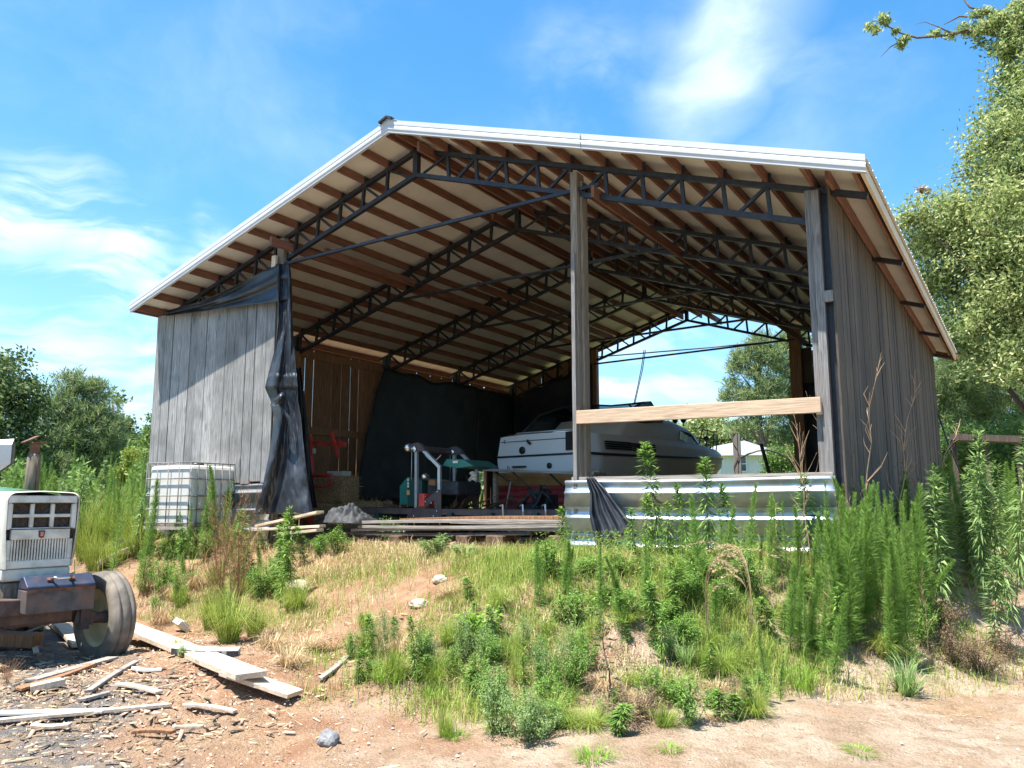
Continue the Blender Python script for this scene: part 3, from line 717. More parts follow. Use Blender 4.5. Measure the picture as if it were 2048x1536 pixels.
# transom fittings
zt0 = z0 + zgw
b = MB(); b.span(.72, .93, -.03, .1, z0 + .07, zt0 + .02); b.build('transom_gate_gap', MATS['boat_trim'], boat)
for (x, z, w_, h_) in ((-.95, z0 + .32, .07, .11), (-.85, z0 - .22, .06, .14), (.28, z0 - .22, .12, .13), (1.03, z0 - .28, .06, .14), (-.46, z0 + .12, .16, .05)):
    b = MB(); b.lathe([(0, -.02), (w_ * .5, -.02), (w_ * .5, .01), (0, .01)], (x, -.01, z), 'Y', 12); b.build('drain_fitting', MATS['chrome'] if w_ < .1 else MATS['boat_trim'], boat)
b = MB(); b.tube([(-.72, -.03, z0 - .22), (-.70, -.06, z0 - .22), (-.36, -.06, z0 - .22), (-.34, -.03, z0 - .22)], .02, 6); b.build('grab_handle', MATS['boat_trim'], boat)
b = MB(); b.tube([(-.3, -.02, zt0 - .1), (-.27, -.06, zt0 - .12), (-.2, -.06, zt0 - .17)], .028, 6); b.build('rod_holder', MATS['boat_trim'], boat)
b = MB(); b.span(-1.08, .7, -.012, .02, zt0 - .11, zt0 - .095); b.build('seam', MATS['boat_trim'], boat)
b = MB(); b.tube([(-1.0, .12, zt0 + .04), (-.6, .1, zt0 + .06), (.1, .1, zt0 + .05), (.7, .12, zt0 + .04)], .02, 6); b.build('coaming_rail', MATS['chrome'], boat)
b = MB(); b.span(-.9, .6, .25, .6, zt0 - .05, zt0 + .11); b.build('stern_seat', MATS['boat_white'], boat, bevel=.03)
# side vents
b = MB()
for (y0, y1) in ((.62, 1.5), (1.56, 2.4)):
    for k in range(4): b.bar((1.225 - .03 * k / 4, y0, z0 + .12 + k * .045), (1.235 - .03 * k / 4, y1, z0 + .13 + k * .045), .03, .034)
b.build('vent_louver', MATS['boat_trim'], boat)
# cabin trunk with side windows
b = MB()
def trunk(i, ys=(1.35, 1.8, 3.6, 4.5, 5.2, 5.75), hb=(1.03, 1.02, .96, .85, .68, .42), hh=(.06, .46, .52, .42, .24, .02)):
    y, h, g = ys[i], hb[i], hh[i]; base = z0 + np.interp(y, ST, RZ) + np.interp(y, ST, GH) - .02
    r = [(h + .06, y, base), (h, y, base + g * .8), (h - .12, y, base + g), (0, y, base + g + .03)]
    return r + [(-x, yy, zz) for x, yy, zz in r[-2::-1]]
secs = [trunk(i) for i in range(6)]; k = 7
b.add([p for s_ in secs for p in s_], [(i * k + j, i * k + j + 1, (i + 1) * k + j + 1, (i + 1) * k + j) for i in range(5) for j in range(k - 1)], True); b.add(secs[0], [tuple(range(k))])
b.build('cabin', MATS['boat_paint'], boat)
for sg in (-1, 1):
    b = MB(); pts = []
    for (y, f) in ((3.75, .18), (3.85, .62), (4.45, .68), (5.0, .35), (5.05, .15)):
        h = np.interp(y, (1.35, 1.8, 3.6, 4.5, 5.2, 5.75), (1.03, 1.02, .96, .85, .68, .42)); g = np.interp(y, (1.35, 1.8, 3.6, 4.5, 5.2, 5.75), (.06, .46, .52, .42, .24, .02)); base = z0 + np.interp(y, ST, RZ) + np.interp(y, ST, GH) - .02
        pts.append((sg * (h + .06 - .06 * f / .8 + .006), y, base + g * f))
    b.prism(pts, (sg * .015, 0, .004)); b.build('cabin_window', MATS['glass'], boat)
# windshield
top = z0 + zgw + .88; wb = z0 + zgw + .34
fr = [(-1.05, .55, z0 + zgw + .08), (-1.03, 1.2, z0 + zgw + .58), (-.98, 2.0, top - .06), (-.9, 2.75, top + .06), (-.45, 3.1, top + .03), (0, 3.2, top + .04), (.45, 3.1, top + .03), (.9, 2.75, top - .03), (.95, 2.3, top - .10), (.98, 2.0, top - .22), (1.0, 1.75, wb + .02)]
b = MB(); b.tube(fr, .024, 6)
lowb = [(-1.06, .6, z0 + zgw + .05), (-1.05, 1.2, z0 + zgw + .12), (-1.02, 2.4, wb), (-.98, 3.1, wb + .1), (-.5, 3.6, wb + .18), (0, 3.75, wb + .2), (.5, 3.6, wb + .18), (.98, 3.1, wb + .1), (1.0, 2.4, wb + .02), (1.0, 2.0, wb), (1.0, 1.7, wb)]
b.tube(lowb, .02, 6)
for i in (3, 5, 7): b.tube([fr[i], lowb[i]], .022, 6)
b.build('windshield_frame', MATS['boat_trim'], boat)
m, t = newmat('tint'); o_ = t.nodes.new('ShaderNodeOutputMaterial'); mxs = t.nodes.new('ShaderNodeMixShader'); tr = t.nodes.new('ShaderNodeBsdfTransparent'); gl = t.nodes.new('ShaderNodeBsdfGlossy'); gl.inputs['Roughness'].default_value = .05
tr.inputs[0].default_value = (.38, .47, .50, 1); gl.inputs[0].default_value = (.8, .9, 1, 1); mxs.inputs[0].default_value = .12
t.links.new(tr.outputs[0], mxs.inputs[1]); t.links.new(gl.outputs[0], mxs.inputs[2]); t.links.new(mxs.outputs[0], o_.inputs[0])
b = MB(); k = len(fr); b.add(fr + lowb, [(i, i + 1, k + i + 1, k + i) for i in range(k - 1)]); b.build('windshield', MATS['tint'], boat, solid=.006)
b = MB(); b.box((.0, 2.3, wb + .0), (1.5, .5, .5)); b.build('dashboard', MATS['boat_trim'], boat, bevel=.05)
# bow rail, horns and light
b = MB()
for sg in (-1, 1):
    pts = [(sg * (np.interp(y, ST, HB) - .14), y, z0 + np.interp(y, ST, RZ) + np.interp(y, ST, GH) + hgt_) for y, hgt_ in ((4.7, .05), (5.0, .42), (5.8, .46), (6.6, .48), (7.15, .5))]
    pts.append((0, 7.45, pts[-1][2])); b.tube(pts, .014, 6)
    for y in (5.3, 5.9, 6.5, 7.0):
        x = sg * (np.interp(y, ST, HB) - .12); zz = z0 + np.interp(y, ST, RZ) + np.interp(y, ST, GH)
        b.tube([(x, y - .06, zz), (sg * (np.interp(y, ST, HB) - .14), y + .06, zz + .47)], .012, 5)
b.build('bow_rail', MATS['black_steel'], boat)
for (x, y) in ((.3, 4.7), (.5, 4.75)):
    b = MB(); zz = z0 + zgw + .62; b.tube([(x, y, zz - .15), (x, y, zz)], .012, 5); b.lathe([(.01, -.1), (.05, -.03), (.075, .02), (0, .02)], (x, y, zz), 'Y', 12); b.build('horn', MATS['black_steel'], boat)
b = MB(); zz = z0 + np.interp(6.1, ST, RZ) + np.interp(6.1, ST, GH); b.tube([(.35, 6.1, zz), (.35, 6.1, zz + .3)], .014, 5); b.lathe([(0, -.05), (.06, -.04), (.07, 0), (.06, .04), (0, .05)], (.35, 6.1, zz + .35), 'Y', 12); b.build('spotlight', MATS['black_steel'], boat)
b = MB(); b.box((0, -.22, z0 - .75), (.34, .5, .8), taper=.8); b.build('outdrive', MATS['boat_trim'], boat, bevel=.03)
# trailer under it
tr_ = empty('boat_trailer', (cs.x, cs.y, .55), ANG, 'steel boat trailer carrying the cabin cruiser inside the barn', 'trailer')
b = MB()
for sg in (-1, 1): b.bar((sg * .75, .2, .35), (sg * .6, 6.4, .45), .08, .12)
b.bar((.6, 6.4, .45), (0, 8.0, .4), .08, .1); b.bar((-.6, 6.4, .45), (0, 8.0, .4), .08, .1)
for y in (.6, 2.4, 4.6): b.bar((-.8, y, .38), (.8, y, .38), .08, .1)
b.build('frame', MATS['rust'], tr_)
for sg in (-1, 1):
    for y in (1.6, 2.45):
        b = MB(); b.lathe([(.18, -.1), (.33, -.1), (.36, -.05), (.36, .05), (.33, .1), (.18, .1)], (sg * 1.0, y, .36), 'X', 20); wh = b.build('wheel', MATS['tyre'], tr_)
        b = MB(); b.lathe([(0, -.03), (.19, -.06), (.19, .06), (0, .03)], (sg * 1.0, y, .36), 'X', 16); b.build('rim', MATS['boat_white'], wh)
b = MB()
for sg in (-1, 1):
    for y in (1.0, 3.4): b.tube([(sg * .8, y, .4), (sg * .85, y, z0 + .9 - .55 - .75)], .035, 6)
b.tube([(0, 7.6, .45), (0, 7.5, 1.3)], .05, 6)
b.build('bunk_post', MATS['rust'], tr_)

# ------------------------------------------------------------------ things round the boat's stern
mat('red_paint', (.52, .06, .06), .6, var=.3, scale=6, stain=(.16, .07, .05), stain_scale=3, stain_amt=.5, bump=.1)
mat('tan_panel', (.46, .30, .12), .8, var=.25, scale=3, stretch=(1, 6, 6), stain=(.25, .15, .08), stain_scale=2)
mat('red_steel', (.72, .075, .05), .5, var=.2, scale=8, stain=(.2, .04, .03), stain_scale=5, stain_amt=.4)
mat('green_paint', (.02, .16, .12), .4, var=.2, scale=4)
mat('dark_green', (.012, .05, .04), .45, var=.2, scale=4)
mat('brown_steel', (.085, .065, .06), .55, var=.25, scale=8)
mat('alu', (.62, .64, .66), .35, metal=.7, var=.1, scale=8)
mat('dark_junk', (.035, .038, .042), .7, var=.5, scale=14, bump=.3)
mat('hay', (.58, .38, .18), .95, var=.5, scale=30, bump=.8, island=.3)
mat('white_plastic', (.60, .585, .53), .5, var=.06, scale=2)
mat('blue_paint', (.014, .028, .065), .55, var=.35, scale=6, stain=(.10, .05, .04), stain_scale=7, stain_amt=.5)
YW = 13.0
fl = gz(-8, 12)
wb_ = empty('workbench', (onY(1060, 1000, YW).x, YW, fl), 0, 'long narrow plank bench on slanting black braces in front of the boat stern', 'workbench')
def PX(px, py, Y, o): v = onY(px, py, Y); return v - o.location
a, c_ = PX(978, 940, YW, wb_), PX(1200, 948, YW, wb_)
b = MB(); b.bar(a, c_, .5, .05); b.build('bench_top', MATS['gray_plank'], wb_)
b = MB(); b.bar(PX(985, 943, YW, wb_) + Vector((0, .1, 0)), Vector((PX(985, 943, YW, wb_).x, .1, 0)), .07, .07); b.build('leg', MATS['fresh_beam'], wb_)
b = MB(); q = PX(1185, 950, YW, wb_); b.bar(q + Vector((0, .1, 0)), Vector((q.x, .1, 0)), .07, .07); b.build('leg', MATS['gray_plank'], wb_)
for p0_, p1_ in (((988, 942), (1018, 972)), ((1025, 944), (1060, 990)), ((1098, 946), (1126, 985))):
    b = MB(); b.bar(PX(*p0_, YW, wb_), PX(*p1_, YW, wb_) + Vector((0, .25, 0)), .03, .03); b.build('brace', MATS['black_steel'], wb_)
YQ = 13.45
pn = empty('painted_side_panel', (onY(1070, 1000, YQ).x, YQ, fl), 0, 'red corrugated metal side panel with a tan upper board, standing behind the bench', 'panel')
b = MB(); b.box(((PX(990, 957, YQ, pn) + PX(1200, 957, YQ, pn)) / 2), (PX(1200, 957, YQ, pn).x - PX(990, 957, YQ, pn).x, .05, PX(1000, 941, YQ, pn).z - PX(1000, 968, YQ, pn).z)); b.build('upper_board', MATS['tan_panel'], pn)
b = MB(); x0, x1 = PX(990, 957, YQ, pn).x, PX(1200, 957, YQ, pn).x; zt_2 = PX(1000, 968, YQ, pn).z - .004
def cor(u, v): return Vector((x0 + (x1 - x0) * u, -.02 + .022 * math.sin(v * 50), zt_2 * (1 - v)))
b.grid(cor, 6, 60); b.build('corrugated_sheet', MATS['red_paint'], pn, solid=.003)
b = MB(); b.span(x0 - .05, x1, .05, .9, zt_2 - .1, zt_2 - .02); b.build('bed_frame', MATS['rust'], pn)
# the old engine in front of it
YE = 12.6
en = empty('old_engine', (onY(1075, 1010, YE).x, YE, gz(-7, 12.6)), 0, 'greasy black engine block with hoses and two pale pulleys under the bench', 'engine')
b = MB(); rnd = random.Random(5)
b.box((0, .1, .35), (.55, .5, .5)); b.box((.1, .1, .66), (.35, .4, .2)); b.build('block', MATS['dark_junk'], en, bevel=.04)
for k in range(9):
    b = MB(); a1 = Vector((rnd.uniform(-.3, .35), -.2 - rnd.random() * .08, rnd.uniform(.2, .6))); a2 = a1 + Vector((rnd.uniform(-.2, .2), -.06, rnd.uniform(.1, .35))); a3 = a2 + Vector((rnd.uniform(-.2, .2), .1, rnd.uniform(-.25, .1)))
    b.tube([a1, (a1 + a2) / 2 + Vector((.04, -.05, 0)), a2, (a2 + a3) / 2 + Vector((0, -.03, .06)), a3], .03, 7); b.build('hose', MATS['dark_junk'], en)
for (x, z, r) in ((-.32, .16, .13), (-.08, .17, .12)):
    b = MB(); b.lathe([(0, -.03), (r * .3, -.05), (r * .4, -.02), (r * .8, -.02), (r, -.04), (r, .03), (0, .03)], (x, -.28, z), 'Y', 20); b.build('pulley', MATS['alu'], en)
b = MB(); b.tube([(.12, -.1, .7), (.12, -.1, .86)], [.12, .1], 12); b.build('air_filter', MATS['dark_junk'], en)
# black drum, rake and shovel beside it
YD = 12.9
p = onY(987, 1010, YD); b = MB(); b.lathe([(.2, 0), (.26, .02), (.27, .35), (.29, .36), (.29, .40), (.25, .4), (.24, .1), (0, .1)], (0, 0, 0), 'Z', 20)
o = b.build('plastic_tub', MATS['dark_junk']); o.location = (p.x, YD, gz(p.x, YD)); tag(o, 'round black plastic tub on the dirt floor left of the red panel', 'tub')
sh = empty('garden_fork', (onY(1005, 1015, 12.6).x, 12.6, gz(-7.8, 12.6)), .2, 'rusty wide rake with its head up, leaning against the bench', 'rake')
b = MB(); b.tube([(-.05, 0, 0), (.08, .22, 1.0)], .016, 6); b.build('handle', MATS['gray_plank'], sh)
b = MB()
for k in range(13): b.tube([(.08, .2, .72), (-.22 + .05 * k, .12, .52 - .06 * (1 - abs(k - 6) / 6) + .03)], .009, 4)
b.tube([(-.22, .12, .55), (.08, .1, .5), (.38, .12, .55)], .012, 5); b.build('head', MATS['rust'], sh)
# pile of sticks and branches
b = MB(); rnd = random.Random(11); c0 = onY(958, 985, 12.2)
for k in range(120):
    a1 = Vector((c0.x + rnd.gauss(0, .38), 12.2 + rnd.gauss(0, .3), gz(c0.x, 12.2) + abs(rnd.gauss(.12, .22)))); d = Vector((rnd.gauss(0, 1), rnd.gauss(0, .6), rnd.uniform(-.1, .9))).normalized() * rnd.uniform(.3, .95)
    b.tube([a1, a1 + d * .5 + Vector((0, 0, rnd.gauss(0, .04))), a1 + d], [.018 + .012 * rnd.random(), .014, .006], 5)
mat('stick', (.15, .085, .05), .9, var=.4, scale=9, island=.5)
tag(b.build('branch_pile', MATS['stick']), 'tangled heap of dry brown branches between the sawmill and the red panel', 'branches')

# ------------------------------------------------------------------ portable sawmill
YM, YM2 = 10.85, 11.95
sm = empty('portable_sawmill', (onY(870, 1030, YM).x, YM, gz(-8.5, 11)), 0, 'green portable band sawmill with silver slanted uprights and brown gusset feet', 'sawmill')
def SX(px, py, dy=0.): return onY(px, py, YM) - sm.location + Vector((0, dy, 0))
dep = YM2 - YM
for dy in (0, dep):
    b = MB(); b.bar(SX(833, 900, dy), SX(833, 1015, dy), .05, .05, up=(0, 1, 0)); b.build('upright', MATS['alu'], sm)
    b = MB(); b.bar(SX(845, 898, dy), SX(879, 933, dy), .05, .06, up=(0, 1, 0)); b.bar(SX(879, 931, dy), SX(879, 985, dy), .05, .05, up=(0, 1, 0)); b.build('slanted_upright', MATS['alu'], sm)
    b = MB(); 
    P_ = [SX(878, 979, dy - .03), SX(884, 979, dy - .03), SX(884, 1036, dy - .03), SX(817, 1036, dy - .03), SX(817, 1028, dy - .03)]; H_ = [SX(870, 1000, dy - .03), SX(872, 1024, dy - .03), SX(843, 1024, dy - .03)]
    def quadp(pts, b=b): b.prism(pts, (0, .02, 0))
    quadp([P_[0], P_[1], P_[2], SX(872, 1036, dy - .03), H_[1], H_[0]]); quadp([P_[0], H_[0], H_[2], SX(843, 1036, dy - .031), P_[3], P_[4]]); quadp([H_[2], H_[1], SX(872, 1036, dy - .032), SX(843, 1036, dy - .032)])
    b.build('gusset_foot', MATS['brown_steel'], sm)
    for (px, py) in ((877, 983), (853, 1003), (865, 1006), (876, 1022), (830, 1032), (869, 1032)):
        b = MB(); v = SX(px, py, dy - .035); b.lathe([(0, -.012), (.014, -.012), (.014, .0), (0, 0)], v, 'Y', 8); b.build('bolt', MATS['chrome'], sm)
    b = MB(); b.prism([SX(817, 890, dy - .04), SX(838, 885, dy - .04), SX(848, 892, dy - .04), SX(853, 902, dy - .04), SX(842, 903, dy - .04), SX(819, 903, dy - .04)], (0, .08, 0)); b.build('head_bracket', MATS['brown_steel'], sm)
    b = MB(); b.lathe([(0, -.03), (.02, -.03), (.055, -.02), (.055, .01), (0, .01)], SX(831.5, 898, dy - .05), 'Y', 16); b.build('pulley', MATS['chrome'], sm)
    b = MB(); b.tube([SX(828, 900, dy - .06), SX(827, 960, dy - .06)], .005, 4); b.build('lift_cable', MATS['alu'], sm)
b = MB(); b.box((SX(822, 896) + SX(822, 896, dep)) / 2, (.14, dep + .1, .1)); b.build('cross_head', MATS['brown_steel'], sm, bevel=.02)
b = MB(); v = SX(817, 896, -.05); b.lathe([(0, -.05), (.06, -.05), (.075, -.02), (.075, .05), (0, .05)], v + Vector((.03, 0, 0)), 'X', 14); b.build('winch_drum', MATS['chrome'], sm)
# saw head guard: left green housing
b = MB(); b.prism([SX(791, 972, .1), SX(806, 954, .1), SX(812, 954, .1), SX(812, 1010, .1), SX(791, 1010, .1)], (0, .9, 0)); b.build('blade_guard', MATS['green_paint'], sm, bevel=.015)
b = MB(); b.prism([SX(812.5, 956, .03), SX(841, 960, .03), SX(841, 996, .03), SX(825, 1014, .03), SX(812.5, 1012, .03)], (0, 1.0, 0)); gd_ = b.build('guard_door', MATS['dark_green'], sm, bevel=.01)
b = MB()
for (px, py, w_, h_) in ((813.5, 957, 3, 5), (813.5, 964, 3, 5), (813.5, 970, 3, 5)):
    b.span(SX(px, py).x, SX(px + w_, py).x, .014, .022, SX(px, py + h_).z, SX(px, py).z)
b.build('warning_decal', MATS['white_plastic'], sm)
b = MB(); b.span(SX(812, 980).x, SX(818, 980).x, .014, .022, SX(812, 990).z, SX(812, 980).z); b.build('yellow_label', MATS['tan_panel'], sm)
b = MB(); b.prism([SX(876, 931, .1), SX(886, 917, .1), SX(918, 918, .1), SX(940, 932, .1), SX(905, 936, .1)], (0, .8, 0)); b.build('engine_hood', MATS['green_paint'], sm, bevel=.01)
b = MB(); b.span(SX(899, 922).x, SX(909, 922).x, .088, .097, SX(899, 926).z, SX(899, 921).z); b.build('hood_plate', MATS['white_plastic'], sm)
b = MB(); b.prism([SX(842, 965, .15), SX(905, 962, .15), SX(905, 990, .15), SX(842, 990, .15)], (0, .7, 0)); b.build('saw_carriage', MATS['dark_junk'], sm, bevel=.03)
b = MB(); b.prism([SX(848, 957, .1), SX(862, 960, .1), SX(862, 972, .1), SX(848, 970, .1)], (0, .5, 0)); b.build('fuel_tank', MATS['brown_board'], sm, bevel=.02)
b = MB(); v = SX(849, 953, .0); b.lathe([(0, -.06), (.03, -.05), (.055, -.01), (.06, .03), (.04, .08), (0, .09)], v, 'Y', 16); b.build('work_lamp', MATS['chrome'], sm)
for (px, py) in ((852, 992), (858, 995)):
    b = MB(); b.tube([SX(px, py, .0), SX(px - 5, py + 10, -.02)], .014, 6); b.build('lever', MATS['chrome'], sm)
b = MB(); v = SX(846, 1000, .1); b.box(v, (.12, .3, .22)); b.build('coolant_box', MATS['red_steel'], sm, bevel=.01)
b = MB()
pts = [SX(850 + 32 * i / 12, 910 + 0, .0) - Vector((0, 0, .10 * math.sin(math.pi * i / 12))) for i in range(13)]
b.tube(pts, .006, 5); b.tube([SX(842, 900), SX(868, 935, .1)], .004, 4); b.build('cable', MATS['tan_trim'], sm)
for dy in (.0, dep):
    b = MB(); b.bar(SX(700, 1020, dy), SX(1160, 1029, dy), .05, .1); b.build('track_rail', MATS['brown_steel'], sm)
for px in (760, 905, 985, 1075, 1140):
    b = MB(); b.bar(SX(px, 1030, -.1), SX(px, 1030, dep + .1), .1, .07); b.build('track_bunk', MATS['dark_green'], sm)
for px in (1010, 1050, 1095):
    b = MB(); v = SX(px, 1022, -.05); b.tube([v + Vector((-.06, 0, .08)), v + Vector((.0, -.02, .1)), v + Vector((.02, -.03, -.12))], .016, 5); b.build('log_clamp', MATS['tan_trim'] if px == 1010 else MATS['alu'], sm)
b = MB(); v = SX(600 + 90, 1022, .0); b.span(SX(712, 1015).x, SX(790, 1015).x, .2, .5, SX(712, 1028).z, SX(712, 1014).z); b.build('front_skid', MATS['dark_green'], sm)
b = MB(); b.grid(lambda u, v: SX(916 + 13 * u + 2 * math.sin(v * 5), 943 + 17 * v + 2 * math.sin(u * 7), .35 - .06 * math.sin(u * 3.1) - .03 * math.sin(v * 9 + u * 5)), 12, 12)
o = b.build('rag', MATS['white_plastic'], recalc=False, solid=.004); o.location = sm.location; tag(o, 'crumpled white rag hanging on the sawmill beside its green hood', 'rag')

# ------------------------------------------------------------------ left inside: hay, red stand
def hay_bale(name, c, size, rz, label):
    t_ = empty(name, c, rz, label, 'hay bale', 'straw bales stacked inside the left wall')
    b = MB(); b.box((0, 0, size[2] / 2), size); bb = b.build('bale_body', MATS['hay'], t_, bevel=.05)
    n = 1500; V = np.zeros((n, 3, 3)); rs = np.random.RandomState(int(c[0] * 100) % 99)
    P0 = rs.uniform(-.5, .5, (n, 3)) * size; ax = rs.randint(0, 3, n); sg = np.where(rs.rand(n) < .5, -1, 1)
    for i in range(n): P0[i, ax[i]] = sg[i] * size[ax[i]] / 2
    P0[:, 2] += size[2] / 2; D = rs.normal(0, .05, (n, 3)); S = rs.normal(0, .004, (n, 3))
    V[:, 0] = P0 - S; V[:, 1] = P0 + S; V[:, 2] = P0 + D + (P0 - np.array([0, 0, size[2] / 2])) * .08
    s_ = npmesh('loose_straw', V.reshape(-1, 3), np.arange(n * 3).reshape(-1, 3), MATS['hay'], parent=t_); s_['kind'] = 'stuff'
    return t_
YH = 12.6
hb = onY(662, 1000, YH); g0 = gz(hb.x, YH)
hay_bale('straw_bale', (hb.x - .0, YH, g0), (1.15, .5, .58), .1, 'brown straw bale at the bottom of the stack beneath the red stand')
hay_bale('straw_bale', (hb.x + .08, YH + .05, g0 + .57), (.95, .5, .56), -.08, 'upper brown straw bale with a sagging shoulder, resting on another bale')
h2 = onY(728, 1000, YH); hay_bale('straw_bale', (h2.x, YH + .1, g0), (.95, .5, .60), .25, 'single low straw bale lying to the right of the stack, nearest the sawmill')
YT = 12.1
rs_ = empty('red_hoist_stand', (onY(622, 1000, YT).x, YT, g0), 0, 'bright red steel stand with a long top bar, behind the black curtain', 'stand')
def RX(px, py, dy=0.): return onY(px, py, YT) - rs_.location + Vector((0, dy, 0))
b = MB(); b.bar(RX(622, 882), Vector((0, 0, 0.05)), .09, .09, up=(0, 1, 0)); b.build('mast', MATS['red_steel'], rs_)
b = MB(); b.bar(RX(596, 884), RX(690, 889), .08, .09); b.build('top_bar', MATS['red_steel'], rs_)
b = MB(); b.bar(RX(666, 862, -.06), RX(681, 913, -.06), .05, .06, up=(0, 1, 0)); b.build('crossed_bar', MATS['red_steel'], rs_)
b = MB(); b.bar(RX(683, 880, -.06), RX(688, 894, -.06), .05, .06, up=(0, 1, 0)); b.build('end_plate', MATS['red_steel'], rs_)
b = MB(); b.bar(RX(618, 948), RX(662, 949), .07, .05); b.build('lower_bar', MATS['red_steel'], rs_)
b = MB(); b.tube([RX(622, 952), RX(655, 952), RX(661, 955), RX(663, 962), RX(661, 970), RX(655, 973), RX(622, 973)], .025, 8); b.build('loop_handle', MATS['red_steel'], rs_)
b = MB(); b.bar(RX(620, 871), RX(623, 882), .05, .05, up=(0, 1, 0)); b.build('top_pin', MATS['red_steel'], rs_)
b = MB(); v = RX(628, 907); b.lathe([(0, 0), (.04, 0), (.04, .1), (.03, .11), (0, .11)], v, 'Z', 12); b.build('white_knob', MATS['white_plastic'], rs_)
b = MB(); b.bar(Vector((-.45, -.3, .04)), Vector((.6, -.3, .04)), .08, .08); b.bar(Vector((0, -.5, .04)), Vector((0, .5, .04)), .08, .08); b.build('base', MATS['red_steel'], rs_)
b = MB(); v = onY(678, 944, YH); b.box((v.x, YH, g0 + 1.135 + .055), (.42, .3, .11), rot=.1); o = b.build('cardboard_tray', MATS['white_plastic'], bevel=.01); tag(o, 'dusty white shallow box lying on top of the upper straw bale', 'box')
heap('crumpled_tarp', 655, 735, 1045, 9.75, .25, MATS['dark_junk'], 'crumpled black tarp heaped at the left end of the plank pile', 'tarp', onY(690, 1044, 9.75).z)

# ------------------------------------------------------------------ plank pile in the mouth of the barn
YP = 9.75
def plank(name, a, c_, w_, th, m, label, cat='plank', group=None, warp=.0, onground=0):
    a, c_ = Vector(a), Vector(c_)
    if onground:
        up_by = max(gz(*(a.lerp(c_, k / 12)).xy) + onground - a.lerp(c_, k / 12).z for k in range(13)); a.z += max(0, up_by); c_.z += max(0, up_by)
    d = c_ - a; ln = d.length; n = 10; rz_ = random.Random(int(abs(a.x * 977 + a.y * 131)))
    b = MB(); sd = d.cross(Vector((0, 0, 1))).normalized(); up = sd.cross(d).normalized(); vs = []
    ja, jb = rz_.uniform(-.02, .02), rz_.uniform(-.02, .02)
    for i in range(n + 1):
        p = d * (i / n - .5) + up * (warp * math.sin(i / n * 3.14)); wv_ = 1 + .03 * rz_.uniform(-1, 1)
        e = ja if i == 0 else (jb if i == n else 0)
        for s_, u_ in ((-1, -1), (1, -1), (1, 1), (-1, 1)): vs.append(p + sd * (s_ * w_ / 2 * wv_) + up * (u_ * th / 2) + d.normalized() * (e * s_))
    fs = [(3, 2, 1, 0), tuple(n * 4 + k for k in range(4))] + [(i * 4 + k, i * 4 + (k + 1) % 4, (i + 1) * 4 + (k + 1) % 4, (i + 1) * 4 + k) for i in range(n) for k in range(4)]
    b.add(vs, fs); o = b.build(name, m, bevel=.004); o.location = (a + c_) / 2
    return tag(o, label, cat, group)
rowsP = [(655, 1046, 1139, 1044, 9.62, .22, 'topmost gray plank at the front of the stack across the barn mouth'),
         (715, 1053, 1150, 1051, 9.62, .24, 'second gray plank down, nearest the grass in the stack across the barn mouth'),
         (700, 1060, 1120, 1060, 9.65, .24, 'third dark weathered plank down in the stack across the barn mouth'),
         (690, 1066, 1060, 1067, 9.65, .24, 'lowest short plank of the stack, resting on the wooden blocks'),
         (800, 1040, 1160, 1036, 10.1, .18, 'brown reddish timber behind the stack, just below the sawmill rail'),
         (900, 1044, 1160, 1043, 9.95, .2, 'pale gray plank lying between the stack front and the reddish timber')]
for i, (x0, y0, x1, y1, Y, w_, lb) in enumerate(rowsP):
    a, c_ = onY(x0, y0, Y), onY(x1, y1, Y); plank('plank', a + Vector((0, w_ / 2, 0)), c_ + Vector((0, w_ / 2, 0)), w_, .045, MATS['brown_board' if i in (4,) else ('dark_board' if i in (3,) else 'gray_plank')], lb, 'plank', 'planks stacked across the barn mouth', warp=.02 * (-1) ** i)
mat('block_wood', (.14, .085, .05), .9, var=.5, scale=8, bump=.5)
for (px, lb) in ((800, 'squared dark wooden block holding up the left end of the plank stack'), (935, 'squared brown wooden block under the middle of the plank stack'), (1000, 'wide brown wooden block under the right half of the plank stack'), (1120, 'dark wooden block under the right end of the plank stack, beside the metal skirt')):
    v = onY(px, 1078, 9.72); g = gz(v.x, 9.75); zt_3 = onY(px, 1070, 9.7).z; b = MB(); b.box((0, 0, (zt_3 - g) / 2 - .02), (.2 if px != 1000 else .28, .4, zt_3 - g + .03), rot=.05); o = b.build('wood_block', MATS['block_wood'], bevel=.012); o.location = (v.x, 9.75, g); tag(o, lb, 'wood block', 'wooden blocks under the plank stack')
# pale fresh boards at the left corner of the mouth
pale = [((515, 1052), (640, 1024), 9.15, 'pale reddish board slanting up toward the barn mouth'), ((500, 1060), (645, 1052), 8.95, 'pale board lying flat in the weeds just left of the plank stack'), ((560, 1068), (640, 1060), 8.8, 'short reddish board end lying left of the plank stack')]
for (p0_, p1_, Y, lb) in pale: plank('board', onY(*p0_, Y), onY(*p1_, Y), .15, .04, MATS['pale_plank'], lb, 'board')
# ------------------------------------------------------------------ tractor
mat('cream_paint', (.66, .62, .53), .45, var=.12, scale=5, stain=(.27, .21, .15), stain_scale=4.5, stain_amt=.65)
mat('hood_green', (.045, .15, .075), .4, var=.2, scale=4, stain=(.20, .26, .17), stain_scale=2, stain_amt=.5)
mat('tyre', (.13, .115, .095), .85, var=.3, scale=9, stain=(.34, .285, .22), stain_scale=3, stain_amt=.7)
mat('grille_dark', (.075, .05, .035), .9, var=.5, scale=40)
mat('rim_cream', (.62, .55, .33), .6, var=.2, scale=6, stain=(.30, .22, .12), stain_scale=3, stain_amt=.6)
mat('iron', (.085, .078, .075), .7, var=.4, scale=8, bump=.2, stain=(.17, .08, .05), stain_scale=4, stain_amt=.6)
mat('red_iron', (.11, .065, .052), .75, var=.4, scale=7, stain=(.08, .05, .045), stain_scale=4, bump=.2)
